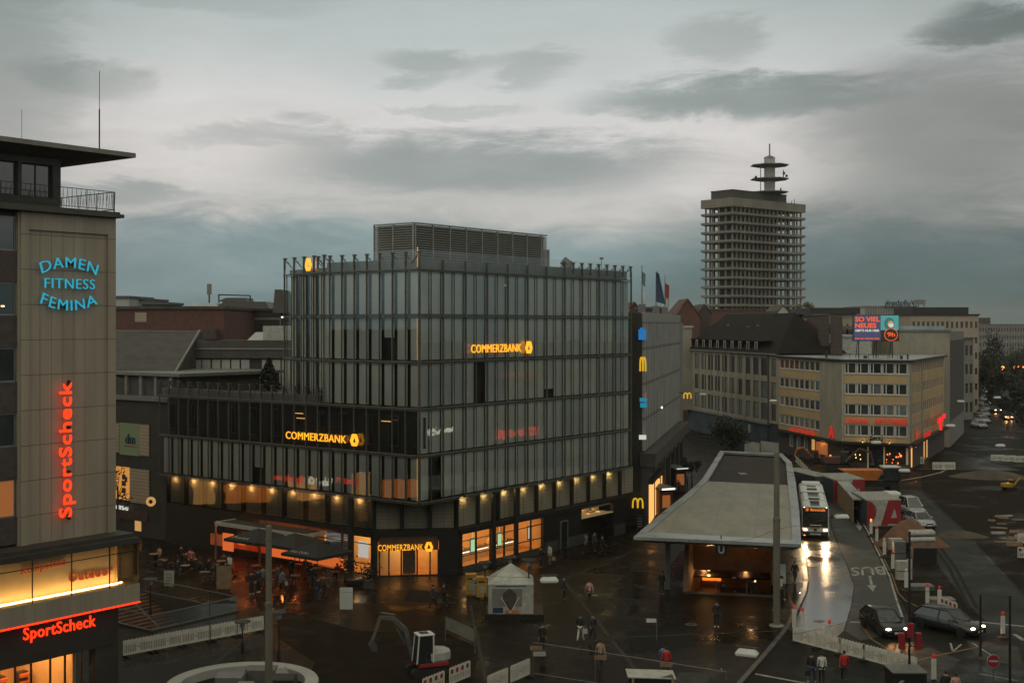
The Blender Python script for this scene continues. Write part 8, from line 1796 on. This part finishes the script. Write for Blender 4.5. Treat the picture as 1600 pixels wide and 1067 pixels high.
# ================================================================ trees
def tree(label, px, py, Y, w, h, m='foliage_dark', n=1600, nm='tree', base=None, leaf=.35, shape='round', trunk=True, group=None):
    """crown centred at px, py (photo) at distance Y; w, h half sizes in metres"""
    c = P(px, py, Y); zb_ = RZ if base is None else base; t = thing(nm, label, 'tree' if nm != 'bush' else 'bush', (c.x, c.y, zb_), group)
    if trunk:
        mb = MB(); mb.tube((c.x, c.y, zb_), (c.x, c.y, c.z), .03 * h + .08, .02 * h + .03, n=8)
        for k in range(6): a = k * 1.05; mb.tube((c.x, c.y, c.z - h * .5 + k * h * .1), (c.x + w * .6 * math.cos(a), c.y + w * .6 * math.sin(a), c.z + h * (.0 + .1 * k)), .02 * h, .01 * h, n=5)
        mb.build('trunk', M['bark'], t)
    clumps = [(random.uniform(-.75, .75), random.uniform(-.75, .75), random.uniform(-.8, .75), random.uniform(.25, .45)) for _ in range(16)]
    mb = MB()
    for i in range(n):
        if shape == 'cone': z = random.uniform(-1, 1); r = (1 - (z + 1) / 2) ** .8 * random.uniform(.4, 1); a = random.uniform(0, 6.28); v = (r * math.cos(a), r * math.sin(a), z)
        else:
            k = random.choice(clumps); g = Vector((random.gauss(0, 1), random.gauss(0, 1), random.gauss(0, 1))).normalized() * random.random() ** .4 * k[3]; v = (k[0] + g.x, k[1] + g.y, k[2] + g.z)
        q = c + Vector((v[0] * w, v[1] * w, v[2] * h)); d1 = Vector((random.uniform(-1, 1), random.uniform(-1, 1), random.uniform(-1, 1))).normalized() * leaf * random.uniform(.5, 1); d2 = d1.orthogonal().normalized() * leaf * .5
        mb.face([q - d1, q + d2, q + d1, q - d2])
    mb.build('crown', M[m], t); return t
random.seed(8)
tree('dark cone shaped conifer on the low roof left of the bank tower', 420, 584, 121, 1.35, 1.5, n=900, leaf=.22, base=13.6, shape='cone', nm='conifer')
tree('yellow green tree right of the concrete tower foot', 1256, 489, 246, 2.0, 2.2, 'foliage_autumn', 900, leaf=.4)
tree('dark bushy tree behind the far end of the station canopy', 1136, 676, 178, 3.2, 2.6, 'foliage_dark', 1500, leaf=.3)
tree('small dark round tree on the passage beside the annex', 1081, 727, 150, 1.2, 1.1, 'foliage_dark', 700, leaf=.2)
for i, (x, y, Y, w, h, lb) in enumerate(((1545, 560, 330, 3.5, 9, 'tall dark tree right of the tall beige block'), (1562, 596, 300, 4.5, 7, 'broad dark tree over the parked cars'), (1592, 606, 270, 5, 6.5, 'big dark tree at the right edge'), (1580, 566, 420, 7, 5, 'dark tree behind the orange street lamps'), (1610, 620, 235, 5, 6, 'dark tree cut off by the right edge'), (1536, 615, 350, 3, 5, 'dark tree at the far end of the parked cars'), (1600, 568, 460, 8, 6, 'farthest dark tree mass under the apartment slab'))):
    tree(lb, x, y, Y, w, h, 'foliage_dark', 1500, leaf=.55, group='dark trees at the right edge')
tree('sparse dark street tree left of the poster in the lane', 184, 760, 100, .9, 1.9, 'foliage_dark', 260, leaf=.13)
# signs across the square, behind the viewer, whose glow is mirrored in the bank's glass
def refl(w, px, py, D, Wd, Hh_, s, m, lb):
    """lettering whose mirror image appears at px, py in the outer glass of wall w, D metres before that glass"""
    t = w.t(px); q = w.p(t, 0); q.z = w.z(px, py); v = (q - Vector((0, 0, H))).normalized(); r = v - w.n * 2 * v.dot(w.n); p = q + r * D
    u = -w.d; mb = MB(); put_text(mb, s, p - u * Wd / 2, u, (0, 0, 1), Wd, Hh_, .1, bold=.03)
    mb.v = [p + (a - p) for a in mb.v]; 
    o = mb.build('shop_lettering', M[m], loc=p); tag(o, lb, 'shop sign'); return p
refl(L_, 450, 756, 32, 4.4, 1.1, 'Sparkasse', 'neon_red', 'red shop lettering across the square, mirrored in the podium glass'); refl(L_, 498, 757, 31, 3.8, .8, 'Bäckerei Café', 'white_light', 'white bakery lettering across the square, mirrored in the podium glass'); refl(L_, 542, 760, 31, 3.2, 1.0, 'Sport', 'neon_red', 'second red shop lettering across the square, mirrored in the podium glass')
refl(R_, 810, 682, 74, 10.5, 1.1, 'ROTE APOTHEKE', 'neon_red', 'long red lettering across the street, mirrored in the bank right face'); refl(R_, 690, 677, 74, 5.5, .8, 'Neuer Markt', 'white_light', 'white lettering across the street, mirrored in the bank right face'); refl(R_, 812, 592, 74, 10, .9, 'Drogerie Markt', 'neon_red_soft', 'dim red lettering across the street, mirrored higher in the bank right face')
# the other sides of the square, out of the picture: they shade it and are mirrored in the glass
for (x0, x1, y0, y1, h_), lb in (((-95, -52, 30, 116, 19), 'dark block on the left side of the square, mirrored in the podium glass'), ((78, 110, -20, 150, 17), 'dark block on the right side of the street, mirrored in the bank glass'), ((-70, 90, -40, -6, 27), 'tall block behind the viewer closing the near side of the square')):
    t = thing('city_block', lb, 'building', ((x0 + x1) / 2, (y0 + y1) / 2, 0)); mb = MB(); mb.box(x0, x1, y0, y1, 0, h_); mb.build('wall', M['concrete_dark'], t)
    if x0 == -95:
        for k in range(9): mb = MB(); yy = 62 + k * 6; mb.box(x1, x1 + .1, yy, yy + (3.2, 4.8, 2.2)[k % 3], .6, (3.2, 2.6, 3.6)[k % 3]); mb.build('added_glow_panel', M[('shopfront_glow', 'sign_orange', 'warm_panel_soft')[k % 3]], t)  # unseen glowing panels, added to throw amber reflections into the lower bank glass
    mb = MB(); mb.box(x0 - .4, x1 + .4, y0 - .4, y1 + .4, h_, h_ + .5); mb.build('roof_edge', M['dark_metal'], t)
# ================================================================ haze: a box of pale air round the place
hz = bpy.data.materials.new('haze_air'); hz.use_nodes = True; nt = hz.node_tree; nt.nodes.clear()
v = nt.nodes.new('ShaderNodeVolumePrincipled'); v.inputs['Color'].default_value = (.86, .86, .80, 1); v.inputs['Density'].default_value = .00009; v.inputs['Anisotropy'].default_value = .1
o_ = nt.nodes.new('ShaderNodeOutputMaterial'); nt.links.new(v.outputs[0], o_.inputs['Volume'])
mb = MB(); mb.box(-1500, 2600, -200, 4600, -6, 80); hb_ = mb.build('haze', hz); hb_['kind'] = 'stuff'
S.cycles.volume_bounces = 0
